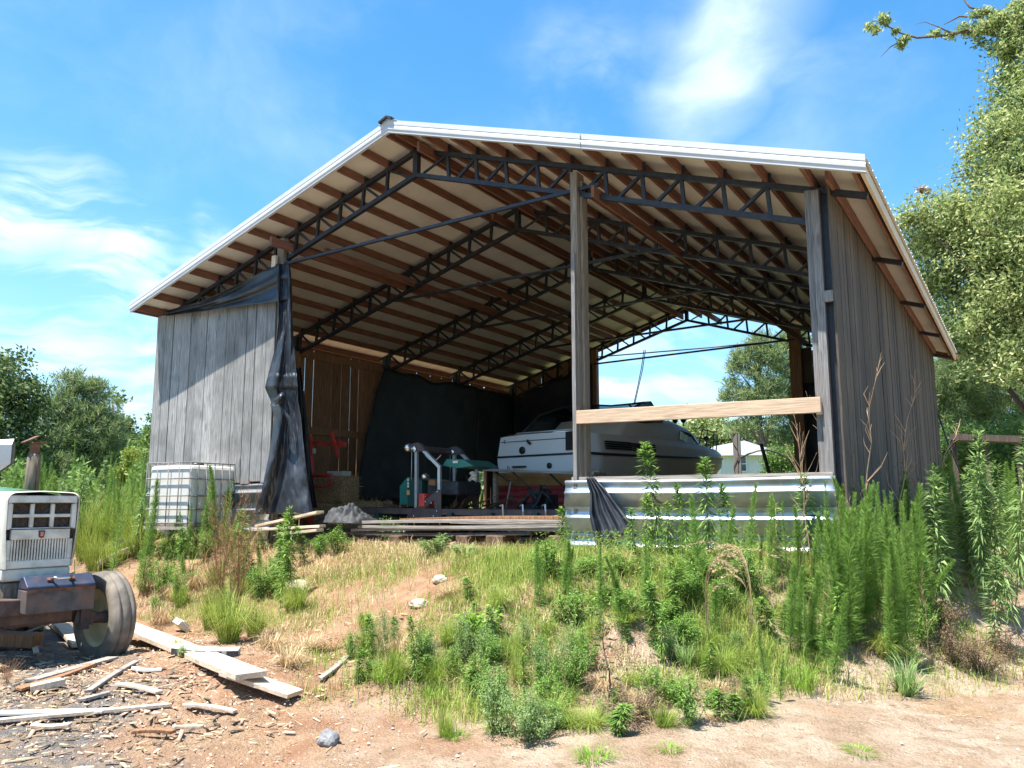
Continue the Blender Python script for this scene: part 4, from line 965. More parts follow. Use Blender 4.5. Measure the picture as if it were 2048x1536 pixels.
mat('muffler', (.20, .16, .115), .85, var=.4, scale=7, stretch=(6, 6, 1), stain=(.12, .07, .045), stain_scale=3)
mat('badge_red', (.35, .04, .03), .45, var=.1)
TO = Vector((-7.545, 3.965, 0)); TA = math.atan2(-.13, .986)
tor = empty('farm_tractor', TO, TA, 'old farm tractor with green hood and dirty white slotted grille at the left edge', 'tractor')
def build_t(b, name, m, parent=None, **k): return b.build(name, MATS[m], parent or tor, **k)
NT, NB = 1.60, .93
# grille shell: outer skin with rounded top edge
b = MB()
def shell_sec(x, inset, tl=0):
    w1, w0 = .315 - inset, .285 - inset; r = .07; pts = []
    pts.append((x + tl, -w0, NB)); pts.append((x + tl * .5, -(w1 + w0) / 2 - .01, 1.25))
    for k in range(6):
        a = math.pi - k * math.pi / 10; pts.append((x, -w1 + r + r * math.cos(a), NT - r + r * math.sin(a) - inset * .3))
    pts.append((x, 0, NT + .012 - inset * .3))
    return pts + [(p[0], -p[1], p[2]) for p in pts[-2::-1]]
secs = [shell_sec(-.42, -.012), shell_sec(-.06, 0), shell_sec(0.02, .0), shell_sec(.035, .02)]
k = len(secs[0]); b.add([p for s_ in secs for p in s_], [(i * k + j, i * k + j + 1, (i + 1) * k + j + 1, (i + 1) * k + j) for i in range(3) for j in range(k - 1)], True)
gs = build_t(b, 'grille_shell', 'cream_paint')
# face: frame bars over a dark core
b = MB(); b.span(-.05, -.02, -.27, .27, NB + .03, NT - .06); build_t(b, 'grille_core', 'grille_dark', gs)
b = MB(); x0, x1 = -.015, .03
b.span(x0, x1, -.29, .29, NT - .10, NT - .03)                       # visor
b.span(x0, x1, -.29, -.245, 1.27, NT - .1); b.span(x0, x1, .245, .29, 1.27, NT - .1)
b.span(x0, x1, -.245, .245, 1.18, 1.285)                            # badge band
b.span(x0, x1 - .008, -.245, .245, 1.375, 1.405)                    # vent crossbar
for yy in (-.085, .085): b.span(x0, x1 - .009, yy - .018, yy + .018, 1.285, NT - .1)
b.span(x0, x1 - .012, -.28, -.235, 1.0, 1.18); b.span(x0, x1 - .012, .235, .28, 1.0, 1.18); b.span(x0, x1 - .012, -.28, .28, NB, 1.0)
build_t(b, 'grille_frame', 'cream_paint', gs, bevel=.01)
b = MB(); b.span(.012, .034, -.262, .262, 1.268, 1.276); b.span(.012, .034, -.26, .26, NT - .102, NT - .096); build_t(b, 'panel_groove', 'grille_dark', gs)
b = MB()
for i in range(20):
    yy = -.225 + .45 * i / 19; b.span(-.012, .012, yy - .0065, yy + .0065, 1.0, 1.182)
build_t(b, 'grille_slats', 'cream_paint', gs)
b = MB(); b.prism([(.031, -.027, 1.258), (.031, .027, 1.258), (.031, .021, 1.20), (.031, 0, 1.192), (.031, -.021, 1.20)], (.008, 0, 0)); bd = build_t(b, 'badge', 'grille_dark', gs)
b = MB(); b.prism([(.0392, -.02, 1.252), (.0392, .02, 1.252), (.0392, .016, 1.205), (.0392, 0, 1.199), (.0392, -.016, 1.205)], (.003, 0, 0)); build_t(b, 'badge_shield', 'badge_red', bd)
b = MB()
for zz in (1.238, 1.227, 1.216): b.span(.0424, .0436, -.011, .011, zz - .0025, zz + .0025)
build_t(b, 'badge_stripes', 'cream_paint', bd)
# lower skirt / radiator bottom
b = MB(); b.span(-.42, -.0, -.285, .285, .82, NB - .002); build_t(b, 'lower_apron', 'cream_paint', bevel=.02)
b = MB(); b.span(-.6, -.02, -.26, .26, .50, .82); build_t(b, 'front_bolster', 'muffler', bevel=.06)
# hood
b = MB()
def hood(x, up=0.): 
    w = .325; r = .12; pts = [(x, -w, 1.14)]
    for q in range(6):
        a = math.pi - q * math.pi / 10; pts.append((x, -w + r + r * math.cos(a), NT - r + r * math.sin(a) + up))
    pts.append((x, 0, NT + .03 + up)); return pts + [(p[0], -p[1], p[2]) for p in pts[-2::-1]]
secs = [hood(-1.95, .05), hood(-1.0, .03), hood(-.43, .0)]; k = len(secs[0])
b.add([p for s_ in secs for p in s_], [(i * k + j, i * k + j + 1, (i + 1) * k + j + 1, (i + 1) * k + j) for i in range(2) for j in range(k - 1)], True); build_t(b, 'hood', 'hood_green', solid=.01)
b = MB(); b.span(-1.9, -.45, -.22, .22, .6, 1.3); build_t(b, 'engine_block', 'iron', bevel=.04)
b = MB(); b.span(-2.9, -1.9, -.28, .28, .55, 1.15); build_t(b, 'transmission', 'iron', bevel=.05)
b = MB(); b.box((-2.55, 0, 1.3), (.5, .5, .12)); b.box((-2.8, 0, 1.5), (.1, .5, .4)); build_t(b, 'seat', 'boat_trim', bevel=.05)
b = MB(); b.lathe([(.18, -.012), (.2, 0), (.18, .012)], (-2.15, 0, 1.75), 'Z', 20, Matrix.Identity(3)); b.tube([(-1.9, 0, 1.5), (-2.15, 0, 1.75)], .02, 6); build_t(b, 'steering_wheel', 'boat_trim')
# stack on the hood
mu = Vector((0, 0, 0)); wp = atR(62, 985, math.hypot(TO.x, TO.y) + 1.05); lp = tor.matrix_basis.inverted() if False else None
ca, sa = math.cos(-TA), math.sin(-TA); d_ = wp - TO; sx, sy = d_.x * ca - d_.y * sa, d_.x * sa + d_.y * ca
zt_m = 2.10
b = MB(); b.lathe([(.03, NT - .1), (.03, NT), (.062, NT + .01), (.066, NT + .02), (.064, zt_m - .14), (.05, zt_m - .12), (.05, zt_m - .1), (0, zt_m - .1)], (sx, sy, 0), 'Z', 18); ex = build_t(b, 'exhaust_stack', 'muffler')
b = MB(); b.lathe([(.042, zt_m - .1), (.046, zt_m - .01), (.052, zt_m), (.05, zt_m + .01), (0, zt_m + .01)], (sx, sy, 0), 'Z', 14); build_t(b, 'stack_pipe', 'rust', ex)
b = MB(); b.box((sx - .03, sy - .04, zt_m + .045), (.12, .15, .012), rot=Matrix.Rotation(.5, 3, 'X')); b.box((sx + .02, sy + .02, zt_m + .015), (.1, .13, .012), rot=Matrix.Rotation(.1, 3, 'X')); build_t(b, 'rain_flap', 'rust', ex)
b = MB(); b.tube([(sx + .066, sy + .01, NT + .03), (sx + .064, sy + .01, zt_m - .15)], .006, 5); build_t(b, 'weld_seam', 'rust', ex)
# front axle
b = MB(); b.bar((-.2, -.60, .47), (-.2, .54, .47), .11, .14); b.bar((-.2, -.3, .50), (-.2, .3, .55), .14, .12); build_t(b, 'front_axle', 'red_iron', bevel=.015)
b = MB(); b.bar((.0, -.34, .50), (.0, .30, .50), .16, .10); b.bar((.06, -.5, .62), (.06, -.05, .60), .16, .14); b.span(-.25, .0, -.24, .24, .42, .5); build_t(b, 'front_bracket', 'red_iron', bevel=.01)
def front_wheel(side, steer):
    wl = bpy.data.objects.new('front_wheel', None); COL.objects.link(wl); wl.parent = tor; wl.location = (-.2 + .1, side * .665, .425); wl.rotation_euler = (0, 0, steer)
    b = MB(); R_, w_ = .425, .105
    prof = [(.265, -w_ * .80), (.285, -w_ * .98), (.33, -w_ * 1.12), (.375, -w_ * 1.10), (.402, -w_ * .93), (.408, -w_ * .86),
            (.412, -w_ * .80), (.424, -w_ * .74), (.426, -w_ * .52), (.412, -w_ * .46), (.411, -w_ * .36), (.427, -w_ * .30), (.429, 0), (.427, w_ * .30), (.411, w_ * .36), (.412, w_ * .46), (.426, w_ * .52), (.424, w_ * .74), (.412, w_ * .80),
            (.408, w_ * .86), (.402, w_ * .93), (.375, w_ * 1.10), (.33, w_ * 1.12), (.285, w_ * .98), (.265, w_ * .80)]
    b.lathe(prof, (0, 0, 0), 'Y', 56); ty = build_t(b, 'tyre', 'tyre', wl)
    b = MB(); b.lathe([(.265, -.085), (.275, -.088), (.278, -.078), (.25, -.07), (.235, -.03), (.225, .02), (.20, .045), (.10, .03), (.07, .02), (0, .02)], (0, 0, 0), 'Y', 40); b.lathe([(.265, .085), (.278, .08), (.24, .05), (.12, .045), (0, .05)], (0, 0, 0), 'Y', 40); build_t(b, 'rim', 'rim_cream', wl)
    b = MB(); b.lathe([(.0, -.16), (.032, -.16), (.036, -.12), (.05, -.10), (.052, -.02), (.06, .0), (.06, .02)], (0, 0, 0), 'Y', 18); b.bar((0, -.10, 0), (-.04, -.26 * 1, .03), .09, .12); b.box((0, -.19 * side if False else -.20, .02), (.09, .08, .22)); build_t(b, 'hub', 'iron', wl)
    return wl
front_wheel(1, .05)
fw = front_wheel(-1, .05); fw.rotation_euler = (0, 0, math.pi + .05)
for side in (-1, 1):
    wl = bpy.data.objects.new('rear_wheel', None); COL.objects.link(wl); wl.parent = tor; wl.location = (-2.5, side * .72, .76)
    b = MB(); b.lathe([(.42, -.15), (.5, -.19), (.70, -.19), (.745, -.16), (.75, 0), (.745, .16), (.70, .19), (.5, .19), (.42, .15)], (0, 0, 0), 'Y', 44)
    for k in range(20):
        for s_ in (-1, 1):
            a = 2 * math.pi * (k + (.5 if s_ > 0 else 0)) / 20; R3 = Matrix.Rotation(-a, 3, 'Y')
            p1 = R3 @ Vector((.76, s_ * .17, 0)); p2 = R3 @ (Matrix.Rotation(-.18, 3, 'Y') @ Vector((.76, s_ * .01, 0))); b.bar(p1, p2, .05, .05, up=(p1.x, 0, p1.z))
    build_t(b, 'tyre', 'tyre', wl); b = MB(); b.lathe([(.42, -.13), (.4, -.05), (.12, .0), (0, .0)], (0, 0, 0), 'Y', 30); build_t(b, 'rim', 'rim_cream', wl)
    b = MB(); b.tube([(0, 0, 0), (0, -.5 * side, 0)], .09, 8); build_t(b, 'axle', 'iron', wl)

# toolbox resting on the front bracket
cosT, sinT = math.cos(TA), math.sin(TA)
def T2W(x, y, z): return Vector((TO.x + x * cosT - y * sinT, TO.y + x * sinT + y * cosT, z))
tb = empty('toolbox', T2W(.16, .12, .555), TA, 'battered blue steel toolbox with a chrome handle, resting on the tractor front', 'toolbox')
LN = .285; dx, hz = .105, .20
b = MB(); b.span(-dx, dx, -LN, LN, 0, hz); bx = b.build('box_body', MATS['iron'], tb, bevel=.008)
b = MB(); b.add([(-dx, -LN, hz + .006), (dx + .004, -LN, hz + .006), (dx + .004, LN, hz + .006), (-dx, LN, hz + .006), (-dx + .04, -LN, hz + .10), (.0, -LN, hz + .115), (.0, LN, hz + .115), (-dx + .04, LN, hz + .10), (dx, -LN, hz + .03), (dx, LN, hz + .03)],
                [(0, 1, 8, 5, 4), (3, 7, 6, 9, 2), (1, 2, 9, 8), (8, 9, 6, 5), (5, 6, 7, 4), (4, 7, 3, 0), (0, 3, 2, 1)]); ld = b.build('lid', MATS['blue_paint'], tb, bevel=.006)
b = MB(); b.tube([(.055, -.085, hz + .085), (.10, -.07, hz + .10), (.115, -.045, hz + .092), (.115, .045, hz + .092), (.10, .07, hz + .10), (.055, .085, hz + .085)], .011, 8); b.build('handle', MATS['chrome'], ld)
b = MB()
for s_ in (-1, 1): b.box((.058, s_ * .09, hz + .082), (.03, .05, .02), rot=Matrix.Rotation(.65, 3, 'Y'))
b.build('handle_bracket', MATS['rust'], ld)
b = MB(); b.span(dx + .001, dx + .006, -LN, LN, hz - .02, hz + .006); b.build('lid_rim', MATS['rust'], ld)

# ------------------------------------------------------------------ planks and junk by the tractor
def gpt(px, py, up=0.): v = G(px, py); return v + Vector((0, 0, up))
a, c_ = gpt(248, 1283, .07), gpt(500, 1398, .06); plank('plank', a, c_, .24, .045, MATS['pale_plank'], 'wide pale fresh sawn plank running out from behind the tractor wheel', 'plank', onground=.03)
a, c_ = gpt(452, 1375, .12), gpt(590, 1402, .05); plank('plank', a, c_, .19, .035, MATS['pale_plank'], 'short pale plank under the lower end of the wide one, tip lifted off the clay', 'plank', onground=.03)
a, c_ = gpt(252, 1243, .05), gpt(338, 1292, .04); plank('board', a, c_, .14, .04, MATS['brown_board'], 'weathered tan board lying behind the wide pale plank beside the tyre', 'board', onground=.03)
a, c_ = gpt(100, 1235, .05), gpt(160, 1300, .05); plank('board', a, c_, .16, .04, MATS['pale_plank'], 'pale board poking out under the tractor, behind the front wheel', 'board', onground=.03)
a, c_ = gpt(-20, 1452, .03), gpt(338, 1418, .03); plank('lath', a, c_, .05, .025, MATS['pale_plank'], 'long thin lath lying straight across the litter, pointing at the left edge', 'lath', onground=.03)
a, c_ = gpt(-20, 1436, .02), gpt(210, 1430, .02); plank('lath', a, c_, .09, .02, MATS['white_plastic'], 'short bleached white slat just behind the long thin lath', 'lath', onground=.03)
a, c_ = gpt(60, 1385, .03), gpt(124, 1376, .05); plank('offcut', a, c_, .1, .05, MATS['pale_plank'], 'pale squared wood offcut on the gravel at the far left', 'offcut', onground=.03)
a, c_ = gpt(-30, 1296, .10), gpt(74, 1300, .10); plank('timber', a, c_, .24, .12, MATS['brown_board'], 'thick split brown timber lying in the shade under the tractor nose', 'timber', onground=.03)
for i, ((x0, y0), (x1, y1), w_, mm, lb) in enumerate([
    ((35, 1388), (180, 1336), .09, 'brown_board', 'dark brown slat reaching out of the tractor shade toward the wheel'),
    ((60, 1370), (225, 1322), .10, 'gray_plank', 'gray weathered slat lying in front of the tractor wheel'),
    ((176, 1392), (272, 1330), .05, 'gray_plank', 'narrow gray stick crossing in front of the tractor wheel'),
    ((98, 1250), (150, 1292), .06, 'pale_plank', 'pale stick leaning up behind the gray slotted plate'),
    ((60, 1266), (72, 1312), .05, 'pale_plank', 'short pale stick standing against the gray slotted plate'),
    ((232, 1377), (318, 1393), .06, 'pale_plank', 'pale split slat with a gray edge among the bark scraps near the wide plank'),
    ((262, 1345), (322, 1346), .05, 'white_plastic', 'bleached white scrap of wood beside the lower edge of the wide plank'),
    ((160, 1410), (218, 1393), .05, 'gray_plank', 'dark gray splinter of wood in the middle of the litter'),
    ((265, 1475), (346, 1474), .05, 'brown_board', 'single reddish brown splintered stick lying alone on the gravel'),
    ((640, 1366), (694, 1320), .05, 'gray_plank', 'gray stick lying on the clay at the foot of the grass bank'),
    ((550, 1322), (590, 1325), .09, 'pale_plank', 'small flat pale board end on the clay below the grass clump'),
    ((370, 1420), (470, 1432), .05, 'pale_plank', 'thin pale strip of wood below the end of the wide plank'),
    ((60, 1462), (140, 1458), .06, 'pale_plank', 'pale flat offcut on the gravel below the long thin lath'),
    ((345, 1465), (405, 1463), .03, 'pale_plank', 'thin pale sliver on the sawdust right of the reddish stick')]):
    a, c_ = gpt(x0, y0, .035), gpt(x1, y1, .03); plank('wood_scrap', a, c_, w_, .022, MATS[mm], lb, 'wood scrap', onground=.012, warp=.01 * ((i % 3) - 1))
# slotted gray plate
v = gpt(70, 1275, .10); pl_ = empty('slotted_plate', v, TA + .3, 'gray steel plate with slots propped on scraps under the tractor nose', 'plate')
R3 = Matrix.Rotation(-.35, 3, 'Y') @ Matrix.Rotation(.2, 3, 'X'); b = MB(); b.box((0, 0, 0), (.16, .34, .03), R3); b.build('plate', MATS['gray_plank'], pl_, bevel=.01)
b = MB()
for yy in (-.1, -.02, .06, .12): b.box(R3 @ Vector((.02, yy, .0165)), (.03, .05, .004), R3)
b.build('slot', MATS['boat_trim'], pl_)
# paver edging, block, rocks
mat('concrete', (.42, .41, .38), .9, var=.25, scale=9, bump=.4)
mat('rock_gray', (.22, .22, .225), .9, var=.4, scale=9, bump=.6)
mat('rock_pale', (.42, .35, .26), .9, var=.2, scale=6, bump=.4)
v = gpt(410, 1312); pv = empty('edging_stone', v, .35, 'curved concrete edging stone with a dark side lying on the clay', 'edging stone')
b = MB(); n = 12; vs = []
for i in range(n + 1):
    a = -0.42 + .84 * i / n
    for r_, z in ((.62, 0), (.80, 0), (.80, .065), (.62, .065)): vs.append((r_ * math.sin(a), .72 - r_ * math.cos(a) - .0, z))
b.add(vs, [(i * 4 + j, i * 4 + (j + 1) % 4, (i + 1) * 4 + (j + 1) % 4, (i + 1) * 4 + j) for i in range(n) for j in range(4)] + [(3, 2, 1, 0), tuple(n * 4 + k for k in range(4))]); b.build('stone', MATS['concrete'], pv, bevel=.006)
b = MB()
for q in range(5): 
    a = -.36 + .18 * q; b.box((.802 * math.sin(a), .72 - .802 * math.cos(a), .033), (.10, .006, .05), rot=a)
b.build('dark_liner', MATS['dark_junk'], pv)
v = gpt(362, 1262, .05); cb = empty('plastic_block', v, -.2, 'chipped white plastic block tilted in the dry grass beside the tractor', 'block')
R3 = Matrix.Rotation(-.75, 3, 'X') @ Matrix.Rotation(.12, 3, 'Y'); b = MB(); b.box((0, 0, .02), (.21, .17, .07), R3); b.build('block_body', MATS['white_plastic'], cb, bevel=.012)
b = MB(); b.box(R3 @ Vector((0, 0, .06)), (.15, .11, .012), R3); b.build('raised_panel', MATS['concrete'], cb, bevel=.008)
def rock(name, v, s, m, label, seed):
    bm = bmesh.new(); bmesh.ops.create_icosphere(bm, subdivisions=3, radius=1)
    for q in bm.verts:
        n_ = 1 + .28 * mnoise.noise(q.co * 1.4 + Vector((seed, 0, 0))) + .08 * mnoise.noise(q.co * 4 + Vector((0, seed, 0))); q.co = Vector((q.co.x * s[0], q.co.y * s[1], q.co.z * s[2])) * n_
    me = bpy.data.meshes.new(name); bm.to_mesh(me); bm.free(); me.materials.append(m); o = bpy.data.objects.new(name, me); COL.objects.link(o); o.location = v
    return tag(o, label, 'rock')
rock('rock', gpt(655, 1492, .04), (.075, .06, .06), MATS['rock_gray'], 'fist sized dark gray rock alone on the clay in the foreground', 1.3)
rock('rock', gpt(838, 1214, .03), (.11, .08, .055), MATS['rock_pale'], 'pale cream rock half buried in the bank below the plank stack', 5.1)
rock('rock', gpt(880, 1163, .02), (.10, .06, .05), MATS['rock_pale'], 'small tan rock at the upper edge of the bank, beside brown dead grass', 8.2)
rock('rock', gpt(590, 1180, .05), (.22, .16, .09), MATS['rock_pale'], 'broad grayish stone half sunk in the bank under the leafy weeds', 2.6)
# old logs along the top of the left bank
for (x0, y0, x1, y1, w_, lb) in ((175, 1118, 345, 1068, .2, 'bleached gray slab of wood along the top of the left bank'), (300, 1082, 408, 1062, .22, 'broad bleached slab of wood farther up the left bank, toward the white tank'), (196, 1140, 285, 1100, .24, 'pale peeling slab of wood below the long bleached one'), (500, 1040, 560, 1030, .2, 'pale wood plank beside the foot of the black tarp')):
    a, c_ = gpt(x0, y0, .10), gpt(x1, y1, .10); plank('plank', a, c_, w_, .06, MATS['pale_plank' if w_ > .21 else 'gray_plank'], lb, 'plank', 'old slabs on the left bank', warp=.03)

# ------------------------------------------------------------------ caged liquid tote
tc_ = atR(388, 1045, 14.9); tg = gz(tc_.x, tc_.y)
yawv = math.atan2(tc_.y, tc_.x) - math.pi / 2
tt = empty('caged_tote', (tc_.x, tc_.y, 1.0), yawv + math.radians(43), 'white plastic liquid tote in a gray tube cage standing in weeds before the plank wall', 'tote')
b = MB(); b.box((0, 0, .62), (1.12, .96, 1.0)); b.build('bottle', MATS['white_plastic'], tt, bevel=.06)
b = MB(); b.lathe([(.0, 1.12), (.11, 1.12), (.11, 1.18), (0, 1.18)], (0, 0, 0), 'Z', 16); b.build('cap', MATS['boat_trim'], tt)
b = MB(); hx, hy = .60, .50
for z in (.18, .40, .62, .90, 1.16):
    b.tube([(-hx, -hy, z), (hx, -hy, z), (hx, hy, z), (-hx, hy, z), (-hx, -hy, z)], .011, 5)
for i in range(8):
    f = -1 + 2 * i / 7
    for s_ in (-1, 1): b.tube([(f * hx, s_ * hy, .14), (f * hx, s_ * hy, 1.16)], .009, 5)
for i in range(5):
    f = -1 + 2 * i / 4
    for s_ in (-1, 1): b.tube([(s_ * hx, f * hy, .14), (s_ * hx, f * hy, 1.16)], .009, 5)
b.build('cage', MATS['post_gray'], tt)
b = MB(); b.box((0, 0, .10), (1.2, 1.0, .05))
for x in (-.5, 0, .5):
    for y in (-.42, 0, .42): b.box((x, y, .04), (.12, .12, .09))
b.build('pallet', MATS['gray_plank'], tt)
b = MB(); b.box((.35, -.515, .55), (.36, .01, .3)); b.build('dark_rectangle', MATS['dark_junk'], tt)  # thin dark rectangle set on one face of the tote

# ------------------------------------------------------------------ second boat at the left edge, red tank, mobile home, stake, hose
o2 = atR(-231, 1024, 15.0); b2 = empty('motorboat', (o2.x, o2.y, 1.2), YAW - .25 - math.pi / 2 + .0, 'white motorboat bow with a silver framed windshield, just inside the left edge', 'boat')
b = MB(); S2 = [0, 1, 2, 3, 3.9, 4.4]; H2 = [.9, .95, .92, .75, .4, .03]; secs = []
for y, h in zip(S2, H2):
    f = y / 4.4; secs.append([(h, y, 1.0 + .12 * f), (h * .92, y, .75 + .1 * f), (h * .65, y - .3 * f ** 3, .38 + .3 * f ** 2), (0, y - .55 * f ** 3, .2 + .45 * f ** 3), (-h * .65, y - .3 * f ** 3, .38 + .3 * f ** 2), (-h * .92, y, .75 + .1 * f), (-h, y, 1.0 + .12 * f), (0, y, 1.08 + .12 * f), (h, y, 1.0 + .12 * f)])
k = 9; b.add([(x * 1, y - 2.2, z) for s_ in secs for x, y, z in s_], [(i * k + j, i * k + j + 1, (i + 1) * k + j + 1, (i + 1) * k + j) for i in range(5) for j in range(k - 1)], True); b.build('hull', MATS['boat_white'], b2)
b = MB(); fp = [(-.85, -.2, 1.1), (-.7, .3, 1.42), (0, .6, 1.45), (.7, .3, 1.42), (.85, -.2, 1.1)]; b.tube(fp, .02, 6); b.tube([(-.7, .3, 1.42), (-.75, 1.0, 1.12), (0, 1.3, 1.14), (.75, 1.0, 1.12), (.7, .3, 1.42)], .018, 6); b.build('windshield_frame', MATS['alu'], b2)
b = MB(); b.span(-.6, .6, -2.0, 1.2, -.6, .35); b.build('cradle', MATS['rust'], b2)
v = atR(1450, 955, 23.2); ft_ = empty('red_tank', (v.x, v.y, .6), 0, 'dark red upright tank standing below the boat bow in the open rear bay', 'tank')
b = MB(); b.lathe([(.30, 0), (.33, .02), (.33, 1.0), (.26, 1.22), (.1, 1.40), (0, 1.42)], (0, 0, 0), 'Z', 24); b.build('body', MATS['red_steel'], ft_)
b = MB(); b.tube([(0, 0, 1.4), (0, 0, 1.48), (-.15, 0, 1.52)], .03, 8); b.build('spout', MATS['boat_trim'], ft_)
v = atR(1473, 950, 25.0); st_ = empty('stake_post', (v.x, v.y, gz(v.x, v.y)), 0, 'weathered gray wooden stake wrapped with a dry vine in the open rear bay', 'post')
zt_4 = atR(1473, 868, 25.0).z - gz(v.x, v.y); b = MB(); b.bar((0, 0, 0), (0.01, 0, zt_4), .13, .10, up=(0, 1, 0)); b.bar((.12, 0, 0), (.115, .01, zt_4 - .02), .07, .06, up=(0, 1, 0)); b.build('stake', MATS['post_gray'], st_)
b = MB(); b.tube([(.02 + .12 * math.sin(k * .8) * (k / 24), -.07, k / 24 * zt_4 * 1.05) for k in range(25)], .010, 5); b.build('dry_vine', MATS['stick'], st_)
hp = [atR(px, py, 25.5) for px, py in ((1475, 920), (1495, 909), (1515, 902), (1535, 900), (1555, 906), (1575, 917), (1590, 935))]
b = MB(); b.tube(hp, .025, 8); tag(b.build('hose', MATS['boat_trim']), 'black hose arching over the skirt rail between the stake and the right rear post', 'hose')
b = MB(); b.tube([atR(1522, 888, 20.5), atR(1540, 952, 20.5)], .05, 6); tag(b.build('leaning_pole', MATS['dark_board']), 'dark pole leaning in front of the green bushes in the open rear bay', 'pole')
# mobile home far behind
mat('siding', (.70, .67, .58), .7, var=.06, scale=2); mat('siding_white', (.80, .80, .80), .6, var=.05, scale=2)
mv = atR(1484, 951, 46); hx_ = empty('mobile_home', (mv.x, mv.y, .6), YAW - math.atan((1484 - 1024) / FPX) + .12, 'cream mobile home with a white gabled end and a dark window, behind the barn', 'house')
def HS(px, py): 
    q = atR(px, py, 46); dx_, dy_ = q.x - mv.x, q.y - mv.y; a = -hx_.rotation_euler[2]; return (dx_ * math.cos(a) - dy_ * math.sin(a), q.z - .6)
xl, zr0 = HS(1440, 930); xr_, _ = HS(1526, 930); _, zee = HS(1500, 911); _, ztop = HS(1487, 882); _, zed = HS(1500, 897)
b = MB(); b.span(xl, xr_, 0, 14, 0, zee); b.build('walls', MATS['siding'], hx_)
b = MB()
n = int((xr_ - xl) / .2)
for i in range(n): b.span(xl + .2 * i, xl + .2 * i + .02, -.012, 0, .1, zee)
b.build('siding_battens', MATS['siding_white'], hx_)
b = MB(); xa_, xb_ = xl - .35, xr_ + .22; xm = HS(1487, 882)[0]; b.prism([(xa_, -.3, zee), (xb_, -.3, zee), (xb_, -.3, zed + .0), (xm, -.3, ztop), (xa_, -.3, zed + .12)], (0, 14.6, 0)); b.build('roof', MATS['siding_white'], hx_)
wx0, wz0 = HS(1474, 943); wx1, wz1 = HS(1491, 913)
b = MB(); b.span(wx0, wx1, -.05, 0, wz0, wz1); wn_ = b.build('window', MATS['glass'], hx_)
b = MB(); 
for (x0, x1, z0_, z1_) in ((wx0 - .05, wx0, wz0, wz1), (wx1, wx1 + .05, wz0, wz1), (wx0, wx1, wz1 - .04, wz1 + .03), (wx0, wx1, wz0 - .04, wz0 + .02), (wx0, wx1, (wz0 + wz1) / 2 - .02, (wz0 + wz1) / 2 + .02)): b.span(x0, x1, -.07, -.052, z0_, z1_)
b.build('frame', MATS['siding_white'], wn_)
b = MB(); b.span(xl - 9, xl - .0, 3, 9, 0, zee - .2); b.build('side_wing', MATS['siding'], hx_)
b = MB(); b.prism([(xl - 9.2, 2.7, zee - .2), (xl - 9.2, 9.3, zee - .2), (xl - 9.2, 9.3, zee + .2), (xl - 9.2, 6, zee + .6), (xl - 9.2, 2.7, zee + .2)], (9.0, 0, 0)); b.build('wing_roof', MATS['siding_white'], hx_)
# wires
b = MB(); b.tube([onY(1195, 714, YB + 2), onY(1400, 697, YB + 2), onY(1620, 676, YB + 2)], .022, 5); tag(b.build('cable', MATS['boat_trim']), 'black cable strung level across the open rear bay under the last truss', 'cable')
b = MB(); b.tube([onY(1288, 700, YB - .3), onY(1283, 735, YB - .3), onY(1276, 770, YB - .35), onY(1268, 806, YB - .4)], .012, 5); b.tube([onY(1291, 700, YB - .3), onY(1285, 740, YB - .3), onY(1270, 806, YB - .4)], .012, 5); tag(b.build('hanging_cord', MATS['dark_green']), 'thin green cord hanging from the last truss above the boat', 'cord')
b = MB(); 
p_ = [onX(1872, 820, .4), onX(1895, 900, .4), onX(1925, 950, .4)]; b.tube([onY(1872, 818, 21.5), onY(1897, 890, 21.5), onY(1925, 955, 21.5)], .02, 5); tag(b.build('guy_wire', MATS['boat_trim']), 'dark guy wire slanting down from the rear corner of the right wall', 'wire')
v0, v1 = atR(1900, 875, 24), atR(2043, 880, 24); g = gz(v0.x, v0.y); wsn = empty('wooden_rack', (v0.x, v0.y, g), 0, 'gray wooden rack with a plank top half hidden by tall weeds right of the barn', 'rack')
b = MB(); b.bar(v0 - wsn.location, v1 - wsn.location, .5, .16); b.build('top_plank', MATS['dark_board'], wsn)
for f in (.05, .5, .95):
    q = v0 + (v1 - v0) * f - wsn.location; b = MB(); b.bar((q.x, q.y, -.3), (q.x, q.y, q.z - .08), .12, .12, up=(0, 1, 0)); b.build('leg', MATS['dark_board'], wsn)
# ------------------------------------------------------------------ vegetation
RS = np.random.RandomState(21)
def unit(a): return a / np.maximum(np.linalg.norm(a, axis=-1, keepdims=True), 1e-9)
def leaf_quads(P, D, W, ln, wd, bend=None):
    """diamond leaves: base P, direction D, width direction W"""
    ln = np.asarray(ln)[:, None]; wd = np.asarray(wd)[:, None]
    mid = P + D * ln * .45; tip = P + D * ln
    if bend is not None: tip = tip + np.array([0, 0, -1.]) * ln * np.asarray(bend)[:, None]
    return np.stack([P, mid + W * wd / 2, tip, mid - W * wd / 2], 1)
def quads_obj(name, Q, m, parent=None):
    n = len(Q); return npmesh(name, Q.reshape(-1, 3), np.arange(n * 4).reshape(-1, 4), m, parent=parent)
def rand_dirs(n, up=0.): v = RS.normal(0, 1, (n, 3)); v[:, 2] += up; return unit(v)
def side_of(D, roll=None):
    ref = RS.normal(0, 1, D.shape); return unit(np.cross(D, ref))
